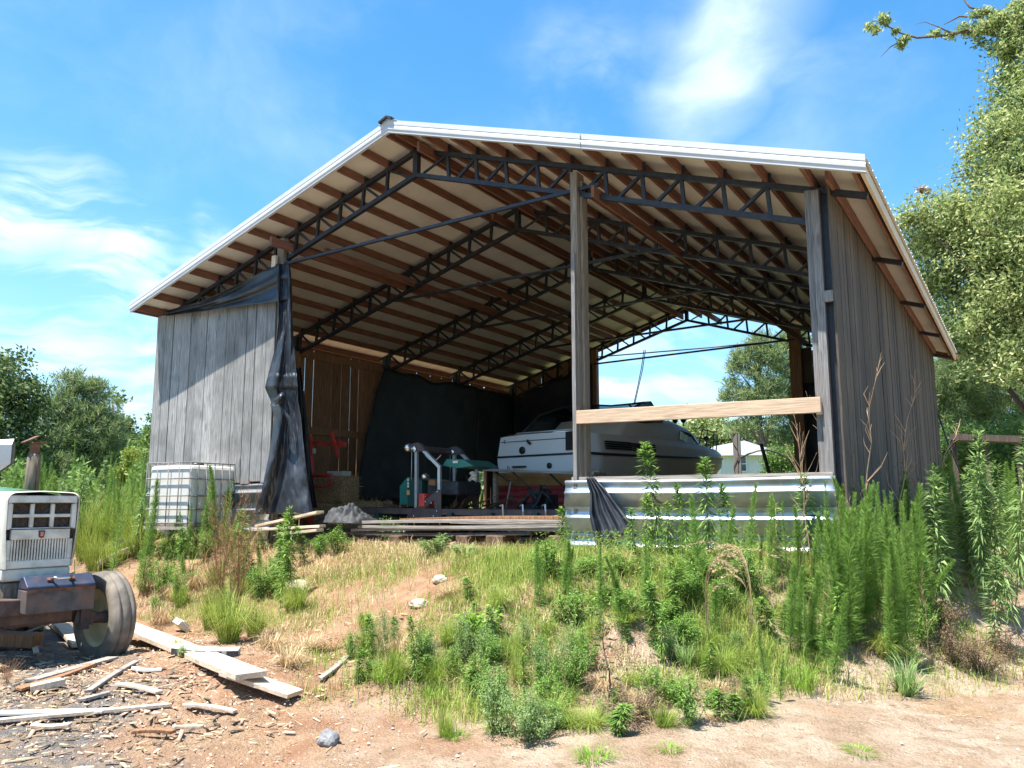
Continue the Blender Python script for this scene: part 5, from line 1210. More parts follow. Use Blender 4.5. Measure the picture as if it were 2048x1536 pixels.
def blades(P, A, h, wd, lean, curl=.5):
    """grass blades in two quads each; A azimuth, lean outward, curl: how far the tip droops"""
    n = len(P); o = np.stack([np.cos(A), np.sin(A), np.zeros(n)], 1); W = np.stack([-np.sin(A), np.cos(A), np.zeros(n)], 1); z = np.array([0, 0, 1.])
    h = h[:, None]; lean = lean[:, None]; wd = wd[:, None]
    m_ = P + z * h * .6 * np.sqrt(np.maximum(.05, 1 - lean ** 2 * .5)) + o * h * lean * .4; c_ = (np.asarray(curl) * np.ones(n))[:, None]
    t_ = m_ + z * h * (.4 - c_ * lean) + o * h * lean * .62
    V = np.stack([P - W * wd / 2, P + W * wd / 2, m_ + W * wd * .42, m_ - W * wd * .42, t_ + W * wd * .06, t_ - W * wd * .06], 1)
    i = np.arange(n)[:, None] * 6
    F = np.concatenate([i + np.array([[0, 1, 2, 3]]), i + np.array([[3, 2, 4, 5]])], 0)
    return V.reshape(-1, 3), F
leafmat('fennel', [(.10, .20, .035), (.17, .31, .055), (.25, .41, .08), (.32, .46, .11)], .38)
leafmat('weed_leaf', [(.08, .17, .035), (.14, .27, .05), (.22, .37, .07), (.32, .46, .11)], .4)
leafmat('silver_leaf', [(.12, .21, .065), (.23, .35, .11), (.35, .48, .19)], .38)
leafmat('lime_leaf', [(.14, .27, .03), (.24, .40, .05), (.33, .50, .08)], .4)
leafmat('grass_blade', [(.13, .20, .035), (.22, .31, .05), (.33, .41, .085), (.42, .40, .15)], .35, clump=2.2)
leafmat('straw', [(.24, .15, .08), (.40, .28, .15), (.56, .42, .24), (.66, .54, .34)], .2)
leafmat('rust_straw', [(.26, .13, .06), (.38, .20, .10), (.50, .31, .17)], .2)
leafmat('dead_leaf', [(.10, .065, .04), (.19, .12, .075), (.30, .20, .13)], .15)
leafmat('tree_leaf', [(.09, .14, .04), (.19, .26, .075), (.32, .39, .125), (.45, .50, .21), (.55, .55, .27)], .42)
leafmat('dark_leaf', [(.04, .075, .028), (.08, .135, .045), (.15, .21, .07), (.24, .29, .11)], .35)
leafmat('pine_needle', [(.08, .13, .05), (.17, .24, .09), (.26, .33, .13), (.37, .42, .19)], .4)
leafmat('bush_leaf', [(.08, .15, .035), (.15, .25, .055), (.24, .34, .09)], .4)
mat('bark', (.12, .085, .06), .9, var=.45, scale=6, stretch=(4, 4, 1), bump=.6)
mat('weed_stem', (.12, .13, .05), .8, var=.3, scale=10)
mat('dead_stem', (.46, .30, .18), .85, var=.35, scale=10)

# --- low grass, dry straw and litter: nobody could count these
def field(n, x0, x1, y0, y1): return RS.uniform(x0, x1, n), RS.uniform(y0, y1, n)
def vnoise(X, Y, k, seed):
    r = np.random.RandomState(seed); z = 0
    for _ in range(7):
        a = r.uniform(0, 6.28); f = k * r.uniform(.5, 1.9); z = z + np.sin((X * math.cos(a) + Y * math.sin(a)) * f + r.uniform(0, 6.28))
    return z / 3.2
BARE = [(790, 1195, .9), (730, 1240, .75), (690, 1190, .5), (850, 1180, .5), (950, 1115, .25), (660, 1360, .5), (700, 1420, .7), (1290, 1290, .3), (1180, 1320, .3), (600, 1200, .45), (620, 1280, .5), (1570, 1280, .2), (1050, 1105, .3)]
BAREW = [(G(x, y), r) for x, y, r in BARE]
def bare(X, Y):
    m = np.zeros(X.shape)
    for v, r in BAREW: m = np.maximum(m, np.clip(1.4 - np.hypot(X - v.x, Y - v.y) / r, 0, 1))
    return m
def barn_in(X, Y): return (X > -13.9) & (X < -1.75) & (Y > 9.45) & (Y < 21.6)
def density(X, Y):
    s = sdist(X, Y); d = np.clip((s + .22 + .28 * vnoise(X, Y, 2.0, 4)) / .5, 0, 1)
    d = d * np.clip(.95 + .6 * vnoise(X, Y, 1.7, 9) + .35 * vnoise(X, Y, 5, 2), .08, 1) * (1 - .95 * bare(X, Y))
    d = d * (1 - .8 * np.clip((X + 2.0) / .6, 0, 1) * np.clip((1.1 - s) / .5, 0, 1))
    return np.where(barn_in(X, Y), 0, d)
def scatter(n, box, fn):
    X, Y = field(n, *box); k = RS.rand(n) < fn(X, Y); X, Y = X[k], Y[k]
    return np.stack([X, Y, hgt(X, Y) - .01], 1)
def left_dry(X, Y): return np.clip((-X - 5.6 + .5 * vnoise(X, Y, 2, 31)) / 1.0, 0, 1)
P = scatter(430000, (-10, 1.2, 4.2, 9.9), lambda X, Y: density(X, Y) * (1 - .6 * left_dry(X, Y)))
n = len(P); h = np.where(P[:, 1] > 7.9, .6, 1) * RS.gamma(4, .026, n) * (.8 + .45 * np.clip(vnoise(P[:, 0], P[:, 1], 1.5, 15), -1, 1.2)) * (1 + .45 * np.clip(P[:, 0] + 4.5, 0, 1))
V, F = blades(P, RS.uniform(0, 6.28, n), np.clip(h, .02, .36), RS.uniform(.003, .007, n), RS.uniform(.1, .75, n), .35)
tag(npmesh('grass', V, F, MATS['grass_blade']), 'short green grass growing on the bank below the barn', 'grass', kind='stuff')
P = scatter(42000, (-30, 14, 5.5, 30), lambda X, Y: np.where(barn_in(X, Y) | ((X > -10) & (X < 1.2) & (Y < 9.9)), 0, np.clip((sdist(X, Y) - .1) / 1.2, 0, 1)))
n = len(P); V, F = blades(P, RS.uniform(0, 6.28, n), RS.gamma(5, .07, n), RS.uniform(.008, .018, n), RS.uniform(.1, .7, n), .35)
tag(npmesh('tall_grass', V, F, MATS['grass_blade']), 'rank tall grass filling the ground to the left and right of the barn', 'grass', kind='stuff')
P = scatter(240000, (-11, 1.5, 3.6, 9.6), lambda X, Y: np.where(barn_in(X, Y), 0, (1 - .88 * bare(X, Y)) * np.clip((sdist(X, Y) + .15) / .7, 0, 1) * np.clip(.16 + .85 * left_dry(X, Y) + .4 * vnoise(X, Y, 2.3, 77), .03, 1) * (1 - .6 * bare(X, Y))))
n = len(P); V, F = blades(P, RS.uniform(0, 6.28, n), np.clip(RS.gamma(4, .024, n), .02, .28), RS.uniform(.0025, .006, n), RS.uniform(.3, 1.1, n), .5)
tag(npmesh('dry_grass', V, F, MATS['straw']), 'bleached dry straw lying through the green grass on the bank', 'grass', kind='stuff')
P = scatter(90000, (-9, 1.5, 3.6, 9.6), lambda X, Y: np.where(barn_in(X, Y), 0, np.clip((sdist(X, Y) + .1) / .5, 0, 1) * np.clip(-.05 + .8 * vnoise(X, Y, 2.9, 55) + .5 * np.clip(1 - np.abs(sdist(X, Y) - .35) / .5, 0, 1), 0, .9) * (X > -4.6)))
n = len(P); P[:, 2] += np.abs(RS.normal(0, .07, n)); D = rand_dirs(n, .4)
tag(quads_obj('dead_weeds', leaf_quads(P, D, side_of(D), RS.uniform(.02, .06, n), RS.uniform(.003, .012, n)), MATS['dead_leaf']), 'low brown withered weeds among the grass at the foot of the bank', 'weeds', kind='stuff')
P = scatter(60000, (-5.6, 1.4, 4.6, 9.4), lambda X, Y: np.where(barn_in(X, Y), 0, np.clip((sdist(X, Y) - .2) / 1.2, 0, 1) * np.clip(.1 + .9 * vnoise(X, Y, 2.1, 63), 0, .9) * np.clip((X + 5.4) / 1.2, 0, 1) * (1 - bare(X, Y))))
n = len(P); P[:, 2] += RS.rand(n) ** 1.3 * .26; A = RS.uniform(0, 6.28, n); D = unit(np.stack([np.cos(A), np.sin(A), RS.normal(.5, .5, n)], 1))
tag(quads_obj('low_weeds', leaf_quads(P, D, side_of(D), RS.uniform(.03, .075, n), RS.uniform(.006, .014, n), RS.uniform(0, .4, n)), MATS['weed_leaf']), 'low leafy weeds covering the right half of the bank', 'weeds', kind='stuff')
P = scatter(26000, (-6, 2, 2.4, 8), lambda X, Y: np.clip(1 - np.abs(sdist(X, Y) + .35) / .9, 0, 1) * np.clip(.25 + .7 * vnoise(X, Y, 2.6, 91), 0, 1) * .5)
n = len(P); D = unit(np.stack([np.cos(A := RS.uniform(0, 6.28, n)), np.sin(A), np.abs(RS.normal(0, .18, n))], 1))
tag(quads_obj('dry_litter', leaf_quads(P + np.array([0, 0, .014]), D, side_of(D), RS.uniform(.02, .11, n), RS.uniform(.002, .006, n)), MATS['straw']), 'scattered dry stems and leaf litter along the edge of the sandy drive', 'litter', kind='stuff')
# bark, chips and slivers round the tractor
n = 4600; c0 = gpt(150, 1395)
X = np.concatenate([RS.normal(c0.x, .95, n // 2), RS.uniform(-9, -2.5, n - n // 2)]); Y = np.concatenate([RS.normal(c0.y, .55, n // 2), RS.uniform(2.8, 6.6, n - n // 2)])
k = (sdist(X, Y) < 1.3) & (RS.rand(n) < np.where(np.arange(n) < n // 2, 1, np.clip((-X - 3.6) / 3.5, .02, .6))); X, Y = X[k], Y[k]; n = len(X)
ln = RS.gamma(1.1, .030, n) + .008; ln = np.minimum(ln, .30); A = RS.normal(.35, .9, n); th = RS.uniform(.002, .009, n); wd = np.minimum(ln * RS.uniform(.06, .30, n), .03)
Pz = hgt(X, Y) + RS.uniform(.002, .02, n); ux = np.stack([np.cos(A), np.sin(A), RS.normal(0, .10, n)], 1); uy = np.stack([-np.sin(A), np.cos(A), RS.normal(0, .2, n)], 1); C_ = np.stack([X, Y, Pz], 1)
cor_ = []
for sz in (0, 1):
    for sx_, sy_ in ((-1, -1), (1, -.6), (1, .7), (-1, 1)): cor_.append(C_ + ux * (sx_ * ln / 2)[:, None] + uy * (sy_ * wd / 2)[:, None] + np.array([0, 0, 1.]) * (sz * th)[:, None])
V = np.stack(cor_, 1).reshape(-1, 3); i = np.arange(n)[:, None] * 8
F = np.concatenate([i + np.array([q]) for q in ((4, 5, 6, 7), (0, 1, 5, 4), (1, 2, 6, 5), (2, 3, 7, 6), (3, 0, 4, 7))], 0)
mat('chip', (.42, .29, .185), .85, var=.3, scale=12, island=.75, huevar=.02)
tag(npmesh('wood_litter', V, F, MATS['chip']), 'bark chips and wood splinters littering the gravel round the tractor', 'wood chips', kind='stuff')
n = 9000; X = RS.uniform(-8, 0.5, n); Y = RS.uniform(2.2, 7.5, n); k = (sdist(X, Y) < .25) & (RS.rand(n) < np.clip((-X - 2.2) / 3 - (Y - 4) * .15, .10, 1)); X, Y = X[k], Y[k]; n = len(X)
r = np.minimum(RS.gamma(2.2, .003, n) + .002, .013); C_ = np.stack([X, Y, hgt(X, Y) + r * .3], 1); off = np.array([[1, 0, 0], [0, 1, 0], [-1, 0, 0], [0, -1, 0], [0, 0, .8], [0, 0, -.8]], float)
V = (C_[:, None] + off[None] * r[:, None, None] * RS.uniform(.6, 1.3, (n, 6, 1))).reshape(-1, 3); i = np.arange(n)[:, None] * 6
F = np.concatenate([i + np.array([q]) for q in ((0, 1, 4), (1, 2, 4), (2, 3, 4), (3, 0, 4))], 0)
mat('pebble', (.36, .31, .26), .9, var=.3, scale=12, island=.6)
tag(npmesh('gravel', V, F, MATS['pebble']), 'loose pebbles scattered over the gravel and clay in the foreground', 'gravel', kind='stuff')

# --- single plants
def stem(b, h, r=.006, lean=(0, 0), n=5, wob=.02):
    pts = [Vector((lean[0] * (k / n) ** 1.5 * h + random.gauss(0, wob) * (k > 0), lean[1] * (k / n) ** 1.5 * h + random.gauss(0, wob) * (k > 0), h * k / n)) for k in range(n + 1)]
    b.tube(pts, [r * (1 - .75 * k / n) for k in range(n + 1)], 5, cap=False); return pts
def along(pts, f):
    k = np.clip(f * (len(pts) - 1), 0, len(pts) - 1.001); i = k.astype(int); t_ = (k - i)[:, None]; A_ = np.array([tuple(p) for p in pts]); return A_[i] * (1 - t_) + A_[i + 1] * t_
def proto(name, parts, mats_):
    """one mesh from a stem builder plus leaf quads"""
    b, Q = parts; V = list(b.v); F = list(b.f); n0 = len(V)
    me = bpy.data.meshes.new(name); q = Q.reshape(-1, 3); nq = len(Q)
    Vv = np.concatenate([np.array(V).reshape(-1, 3), q]); sf = np.array(F).reshape(-1, 4); F2 = np.concatenate([sf, np.arange(nq * 4).reshape(-1, 4) + n0])
    o = npmesh(name, Vv, F2, mats_, mi=[0] * len(sf) + [1] * nq); COL.objects.unlink(o); return o
def fennel(h, seed, dens=1000, rad=.075):
    random.seed(seed); b = MB(); pts = stem(b, h, .006, (random.uniform(-.08, .08), random.uniform(-.08, .08)), 6, .008)
    n = int(h * dens); f = RS.uniform(.04, 1, n) ** .85; P = along(pts, f); A = RS.uniform(0, 6.28, n); up = RS.normal(.75, .35, n) + .9 * f ** 3
    D = unit(np.stack([np.cos(A), np.sin(A), up], 1)); ln = rad * 1.3 * (1.12 - f ** 2.2 * .75) * RS.uniform(.6, 1.25, n); 
    return proto('dog_fennel', (b, leaf_quads(P, D, side_of(D), ln, RS.uniform(.0025, .0048, n), RS.uniform(0, .25, n))), [MATS['weed_stem'], MATS['fennel']])
def horseweed(h, seed, lm='weed_leaf', dens=300, ll=.135, w=.019):
    random.seed(seed); b = MB(); pts = stem(b, h, .006, (random.uniform(-.1, .1), random.uniform(-.1, .1)), 6, .006)
    n = int(h * dens); f = RS.uniform(.05, 1, n) ** .7; P = along(pts, f); A = RS.uniform(0, 6.28, n); up = -.5 + 1.5 * f ** 1.6 + RS.normal(0, .2, n)
    D = unit(np.stack([np.cos(A), np.sin(A), up], 1)); ln = ll * np.where(f > .93, .65, 1) * (.55 + .6 * np.sin(np.clip(f, 0, 1) * 2.6)) * RS.uniform(.7, 1.2, n)
    W = unit(np.cross(D, np.array([0, 0, 1.])) + RS.normal(0, .25, (n, 3)))
    return proto('horseweed', (b, leaf_quads(P, D, W, ln, w * RS.uniform(.7, 1.3, n), RS.uniform(.1, .45, n))), [MATS['weed_stem'], MATS[lm]])
def bush(name, h, r, seed, lm, n=1100, ls=.045, lw=.018, stems=9):
    random.seed(seed); b = MB(); Q = []
    per = n // stems
    for s_ in range(stems):
        a = random.uniform(0, 6.28); q = random.random() ** .6; hh = h * (1 - .45 * q) * random.uniform(.8, 1.08); tip = Vector((math.cos(a) * r * q, math.sin(a) * r * q, hh))
        pts = [Vector((tip.x * .12, tip.y * .12, 0)), Vector((tip.x * .55, tip.y * .55, hh * .5)), tip]; b.tube(pts, [.005, .004, .0015], 4, cap=False)
        f = RS.uniform(.15, 1, per) ** .7; P = along(pts, f) + RS.normal(0, r * .10, (per, 3)); D = unit(np.stack([np.cos(A_ := RS.uniform(0, 6.28, per)), np.sin(A_), RS.normal(.35, .5, per)], 1))
        W = unit(np.cross(D, np.array([0, 0, 1.])) + RS.normal(0, .4, (per, 3))); Q.append(leaf_quads(P, D, W, ls * RS.uniform(.6, 1.3, per), lw * RS.uniform(.7, 1.3, per), RS.uniform(0, .4, per)))
    return proto(name, (b, np.concatenate(Q)), [MATS['weed_stem'], MATS[lm]])
def clump(name, h, n, seed, m, lean=(.15, .8), curl=.7, w=.006, r=.06, mix=None):
    a = RS.uniform(0, 6.28, n); q = RS.rand(n) ** .5 * r; P = np.stack([np.cos(a) * q, np.sin(a) * q, np.zeros(n)], 1)
    V, F = blades(P, a + RS.normal(0, .5, n), h * RS.uniform(.45, 1.08, n), w * RS.uniform(.6, 1.2, n), RS.uniform(*lean, n), curl)
    o = npmesh(name, V, F, m); COL.objects.unlink(o); return o
def stalks(name, h, n, seed, m, head=.22):
    random.seed(seed); b = MB(); Q = []
    for s_ in range(n):
        a = random.uniform(0, 6.28); ln = random.uniform(.04, .42) * h; hh = h * random.uniform(.6, 1.05)
        pts = [Vector((random.gauss(0, .02), random.gauss(0, .02), 0)), Vector((math.cos(a) * ln * .3, math.sin(a) * ln * .3, hh * .5)), Vector((math.cos(a) * ln, math.sin(a) * ln, hh * .95))]; b.tube(pts, [.0028, .0022, .001], 3, cap=False)
        k = 34; f = RS.uniform(1 - head * 2.6, 1, k); P = along(pts, f); D = unit(np.array(tuple(pts[2] - pts[1])) / hh + RS.normal(0, .3, (k, 3))); Q.append(leaf_quads(P, D, side_of(D), RS.uniform(.02, .06, k), RS.uniform(.002, .005, k)))
    return proto(name, (b, np.concatenate(Q)), [MATS[m], MATS[m]])
def arcs(name, h, n, seed, az, m='straw'):
    random.seed(seed); b = MB(); Q = []
    for s_ in range(n):
        a = az + random.gauss(0, .35); hh = h * random.uniform(.7, 1.05); rr_2 = hh * random.uniform(.7, 1.15); pts = []
        for k in range(9):
            t_ = k / 8; pts.append(Vector((math.cos(a) * rr_2 * (t_ ** 1.6), math.sin(a) * rr_2 * t_ ** 1.6, hh * (math.sin(t_ * 2.1) / .99))))
        b.tube(pts, [.003 - .002 * k / 8 for k in range(9)], 4, cap=False)
        k = 130; f = RS.uniform(.55, 1, k); P = along(pts, f); D = unit(np.array([math.cos(a), math.sin(a), -.2]) + RS.normal(0, .35, (k, 3))); Q.append(leaf_quads(P, D, side_of(D), RS.uniform(.02, .05, k), RS.uniform(.003, .007, k)))
    return proto(name, (b, np.concatenate(Q)), [MATS[m], MATS[m]])
def dead_stalk(h, seed, br=14, spread=.25, m='dead_stem', r=.006):
    random.seed(seed); b = MB(); pts = stem(b, h, r, (random.uniform(-.2, .2), random.uniform(-.2, .2)), 8, .012); 
    for k in range(br):
        f = random.uniform(.3, .95); p = Vector(along(pts, np.array([f]))[0]); a = random.uniform(0, 6.28); ln = random.uniform(.4, 1) * spread * h * (1.15 - f)
        d = Vector((math.cos(a), math.sin(a), random.uniform(.8, 1.8))).normalized(); q = p + d * ln * .6 + Vector((0, 0, .02)); b.tube([p, q, q + (d + Vector((random.gauss(0, .4), random.gauss(0, .4), .3))).normalized() * ln * .5], [r * .45, r * .35, r * .15], 4, cap=False)
    o = b.build('dead_stalk', MATS[m], recalc=False); COL.objects.unlink(o); return o
FEN = [fennel(1.0, s, (900, 1500, 1900, 1200, 650, 1600)[s], (.075, .07, .085, .055, .06, .095)[s]) for s in range(6)]; FENT = [fennel(1.5, 20 + s, (1400, 900, 1800, 1100, 650)[s], (.085, .07, .105, .06, .08)[s]) for s in range(5)]
HW = [horseweed(1.0, s) for s in range(5)]; HWS = [horseweed(1.3, 30 + s, 'silver_leaf', 300, .14, .02) for s in range(4)]
RAG = [bush('ragweed', .45, .28, s, 'silver_leaf', 1300) for s in range(3)]; BUS = [bush('leafy_weed', .55, .28, 7 + s, 'weed_leaf', 1500, .05, .013, 12) for s in range(4)]
LIM = [bush('lime_vine', .45, .22, 17, 'lime_leaf', 420, .06, .035, 7)]; MUG = [bush('mugwort', .6, .36, 40 + s, 'silver_leaf', 2600, .035, .010, 22) for s in range(2)]
CLG = [clump('grass_clump', .55, 420, s, MATS['grass_blade'], (.2, 1.0), .6, .005) for s in range(3)]; CLS = [clump('straw_clump', .32, 260, s, MATS['straw'], (.3, 1.), .7, .005) for s in range(3)]; CLB = [clump('spiky_clump', .34, 130, 5, MATS['silver_leaf'], (.25, .95), .45, .009)]
CLL = [clump('lime_grass_clump', .2, 200, 8, MATS['lime_leaf'], (.2, .9), .4, .006, .1)]
STK = [stalks('broomsedge', 1.0, 46, s, 'rust_straw') for s in range(2)]; ARC = [arcs('seed_grass', .6, 9, 3, YAW - .1), arcs('seed_grass', .8, 7, 5, YAW + 2.9)]
DST = [dead_stalk(1.6, s) for s in range(3)]; DSW = [dead_stalk(1.3, 9, 26, .5, 'dead_stem', .008)]
def put(protos, v, h, h0, label, cat, group=None, rz=None, wide=None):
    p = random.choice(protos); o = p.copy(); COL.objects.link(o); s_ = h / h0; wd = s_ if wide is None else wide
    o.location = v; o.scale = (wd, wd, s_); o.rotation_euler = (random.gauss(0, .085), random.gauss(0, .085), random.uniform(0, 6.28) if rz is None else rz)
    return tag(o, label, cat, group)
def plant(protos, h0, px, pyb, pyt, label, cat='weed', group=None, rz=None, wide=None):
    """a plant whose foot is seen at (px, pyb) and tip at pyt"""
    v = G(px, pyb); r = math.hypot(v.x, v.y); h = max(.06, atR(px, pyt, r).z - v.z)
    return put(protos, v - Vector((0, 0, .02)), h, h0, label, cat, group, rz, wide if wide is not None else min(1.3, .45 + .5 * h / h0) * (1 if h / h0 < 1.2 else 1.1))
random.seed(99)
# thick stand of dog fennel right of the skirt
LB = 'tall feathery green weed in the thick stand before the right end of the metal skirt'
for i in range(52):
    px = random.uniform(1655, 1868); base = random.uniform(1180, 1352) if px < 1830 else random.uniform(1180, 1300); top = random.uniform(930, 1020) + max(0, base - 1250) * .9 + abs(random.gauss(0, 40))
    plant(FENT if base < 1260 else FEN, 1.5 if base < 1260 else 1.0, px, base, min(top, base - 90), LB, 'weed', 'feathery weeds right of the skirt')
for (px, b_, t_) in ((1532, 1402, 1245), (1560, 1398, 1310), (1583, 1305, 1118), (1600, 1310, 1130), (1622, 1300, 1140), (1640, 1290, 1120), (1612, 1330, 1180), (1650, 1345, 1200), (1668, 1362, 1180), (1655, 1300, 1090)):
    plant(FEN, 1.0, px, b_, t_, 'single slim feathery weed at the open edge of the bank, left of the thick stand', 'weed', 'slim feathery weeds at the bank edge')
for (px, b_, t_) in ((1290, 1225, 1065), (1283, 1232, 1100), (1128, 1150, 1030), (1077, 1215, 1080), (1400, 1180, 985), (1440, 1190, 1010), (1455, 1170, 1015), (1500, 1175, 960), (1545, 1185, 985), (1558, 1160, 990), (1580, 1190, 1000), (1601, 1185, 1010), (1625, 1190, 1020), (1488, 1130, 1040), (1370, 1150, 1010)):
    plant(FEN, 1.0, px, b_, t_, 'slim feathery weed rising in front of the corrugated metal skirt', 'weed', 'feathery weeds before the skirt')
for (px, b_, t_, lb) in ((1318, 1105, 885, 'tallest leafy weed before the metal skirt, its tip reaching over the boat hull'), (1416, 1120, 915, 'leafy weed before the metal skirt whose tip overlaps the red tank'), (1476, 1130, 965, 'leafy weed before the metal skirt under the gray stake'), (1380, 1110, 962, 'short leafy weed before the metal skirt between two taller ones'), (1622, 1130, 945, 'drooping gray leafed weed before the right end of the metal skirt'), (1298, 1115, 985, 'leafy weed close left of the tallest one before the skirt'), (1340, 1120, 1000, 'leafy weed close right of the tallest one before the skirt'), (1130, 1110, 1012, 'bushy tipped weed at the left edge of the metal skirt'), (1560, 1150, 1000, 'leafy weed in the middle of the skirt behind slim feathery ones'), (1265, 1120, 1015, 'leafy weed at the foot of the torn tarp scrap')):
    plant(HW, 1.0, px, b_, t_, lb, 'weed', 'leafy weeds before the skirt')
for (px, b_, t_, pr, lb) in ((1095, 1160, 1065, BUS, 'fluffy low green weed left of the metal skirt'), (1180, 1155, 1100, BUS, 'fluffy low weed under the torn tarp scrap'), (1235, 1150, 1092, BUS, 'fluffy weed just right of the torn tarp scrap'), (1290, 1160, 1096, BUS, 'low leafy weed at the foot of the tallest weed by the skirt'), (1350, 1165, 1100, BUS, 'low leafy weed under the boat bow by the skirt'), (1420, 1175, 1095, BUS, 'low leafy weed below the red tank by the skirt'), (1500, 1190, 1090, BUS, 'low leafy weed below the stake by the skirt')):
    plant(pr, .55, px, b_, t_, lb, 'weed', wide=.85)
for i in range(30):
    px = random.uniform(1130, 1660); b_ = random.uniform(1130, 1300); plant(random.choice([BUS, FEN, HW, BUS]), .7, px, b_, max(1098, b_ - random.uniform(45, 110)), 'low green weed in the mixed growth on the bank below the metal skirt', 'weed', 'mixed weeds below the skirt', wide=random.uniform(.6, .95))
ED = [('soft gray green weed in the dense fringe at the foot of the green bank', MUG, .6, .55), ('bushy weed in the dense fringe at the foot of the green bank', BUS, .55, .6), ('arching grass clump in the dense fringe at the foot of the green bank', CLG, .55, .6), ('bleached straw tuft in the fringe at the foot of the green bank', CLS, .32, .8), ('upright leafy weed in the dense fringe at the foot of the green bank', HW, 1.0, .6)]
for i in range(78):
    lb, pr, h0_, wd = random.choice(ED); px = random.uniform(860, 1560) if i % 3 else random.uniform(700, 1120); b_ = random.uniform(1300, 1478) if px > 880 else random.uniform(1290, 1380)
    if px > 1250: b_ = min(b_, 1465 - (px - 1250) * .12)
    plant(pr, h0_, px, b_, b_ - random.uniform(45, 125) * (.6 if pr is CLS else 1), lb, 'weed' if pr not in (CLG, CLS) else 'grass clump', 'fringe of weeds at the bank foot', wide=wd * random.uniform(.6, 1.05))
for i in range(26):
    lb, pr, h0_, wd = random.choice([('low bushy weed half way up the green bank', BUS, .55, .6), ('grass clump half way up the green bank', CLG, .55, .6), ('slim upright weed half way up the green bank', HW, 1.0, .6)]); px = random.uniform(880, 1500); b_ = random.uniform(1190, 1310)
    plant(pr, h0_, px, b_, b_ - random.uniform(40, 80), lb, 'weed' if pr is not CLG else 'grass clump', 'weeds half way up the bank', wide=wd * random.uniform(.6, 1.0))
BRB = [bush('brown_bush', .45, .35, 31, 'dead_leaf', 2200, .03, .008, 20)]
for (px, b_, t_, lb) in ((1905, 1330, 1235, 'brown withered bush at the foot of the drooping leafy weed'), (1880, 1260, 1170, 'brown withered bush right of the feathery stand'), (1960, 1345, 1270, 'low brown withered bush nearest the sand at the right'), (1830, 1240, 1180, 'brown withered bush inside the feathery stand'), (1470, 1415, 1345, 'brown withered bush at the foot of the slim feathery weeds'), (1270, 1440, 1360, 'brown withered bush beside the dark stemmed weed'), (2010, 1320, 1240, 'brown withered bush at the right edge under the leafy weeds')):
    plant(BRB, .45, px, b_, t_, lb, 'bush', wide=.9)
# leafy giants at the right edge
for (px, b_, t_, lb) in ((1890, 1265, 925, 'tall drooping leafy weed standing just right of the feathery stand'), (1962, 1230, 865, 'tallest leafy weed at the right, beside the gray rack'), (1985, 1300, 1110, 'short gray leafy weed nearest the sand at the right edge'), (2005, 1250, 960, 'leafy weed near the right edge, second from the frame'), (2038, 1280, 900, 'tall leafy weed cut by the right edge of the view'), (1930, 1240, 1010, 'half height leafy weed between the two tallest at the right'), (2030, 1220, 830, 'dark stemmed leafy weed towering at the right edge'), (1905, 1200, 980, 'leafy weed behind the drooping one at the right'), (1985, 1190, 930, 'leafy weed behind the row at the right edge'), (1868, 1180, 1000, 'leafy weed against the dark rear end of the right wall')):
    plant(HWS, 1.3, px, b_, t_, lb, 'weed', 'leafy weeds at the right edge', wide=1.0)
for i in range(26):
    px = random.uniform(1880, 2070); plant(HWS + FENT, 1.4, px, random.uniform(1080, 1180), random.uniform(900, 1010), 'background weed in the green tangle right of the barn', 'weed', 'background weeds right of the barn', wide=1.1)
for i in range(16):
    px = random.uniform(1680, 1880); plant(FENT, 1.5, px, random.uniform(1100, 1170), random.uniform(930, 1030), 'feathery weed standing close to the right wall of the barn', 'weed', 'weeds along the right wall', wide=1.0)
for i in range(14):
    px = random.uniform(1560, 1900); b_ = random.uniform(1180, 1340); plant(DST, 1.6, px, b_, b_ - random.uniform(130, 290), 'thin dead stalk tangled in the weeds right of the metal skirt', 'dry stalk', 'dead stalks among the feathery weeds', wide=random.uniform(.4, .7))
for i in range(12):
    px = random.uniform(1640, 1880); b_ = random.uniform(1230, 1345); plant(random.choice([HW, BUS, CLG, HW]), .8, px, b_, b_ - random.uniform(70, 150), 'leafy weed or grass mixed into the foot of the feathery stand', 'weed', 'mixed weeds in the feathery stand', wide=.7)
for i in range(9):
    px = random.uniform(1640, 1870); b_ = random.uniform(1200, 1340); o = plant(FENT, 1.5, px, b_, b_ - random.uniform(160, 260), 'feathery weed leaning out of the thick stand right of the skirt', 'weed', 'leaning feathery weeds', wide=.85); o.rotation_euler = (random.gauss(0, .3), random.gauss(0, .3), random.uniform(0, 6))
plant([bush('brown_bush', .8, .5, 3, 'dead_leaf', 2600, .03, .014, 24)], .8, 1830, 1150, 925, 'olive brown seeding bush in front of the rear end of the right wall', 'bush', wide=1.0)
for (px, b_, t_, lb) in ((1725, 1165, 720, 'thin dry stalk before the right wall, leftmost of the tall dry ones'), (1775, 1160, 760, 'thin dry stalk before the middle of the right wall'), (1800, 1165, 735, 'tallest leaning dry stalk before the right wall'), (1845, 1140, 810, 'bent pale dry stalk near the rear end of the right wall')):
    plant(DST, 1.6, px, b_, t_, lb, 'dry stalk', 'dry stalks before the right wall', wide=1.5)
plant(DSW, 1.3, 1622, 1150, 815, 'bare branching reddish dead weed before the right front post', 'dead weed', wide=.75)
for (px, b_, t_, lb, pr) in ((1500, 1290, 1150, 'arching pale seed grass leaning left on the bank', ARC), (1420, 1300, 1160, 'arching pale seed grass on the bank, left of another clump', ARC)):
    plant(pr, .6, px, b_, t_, lb, 'grass clump', wide=.85)
plant(CLB, .34, 1810, 1385, 1275, 'gray green spiky grass clump at the sand, foot of the feathery stand', 'grass clump', wide=1.1)
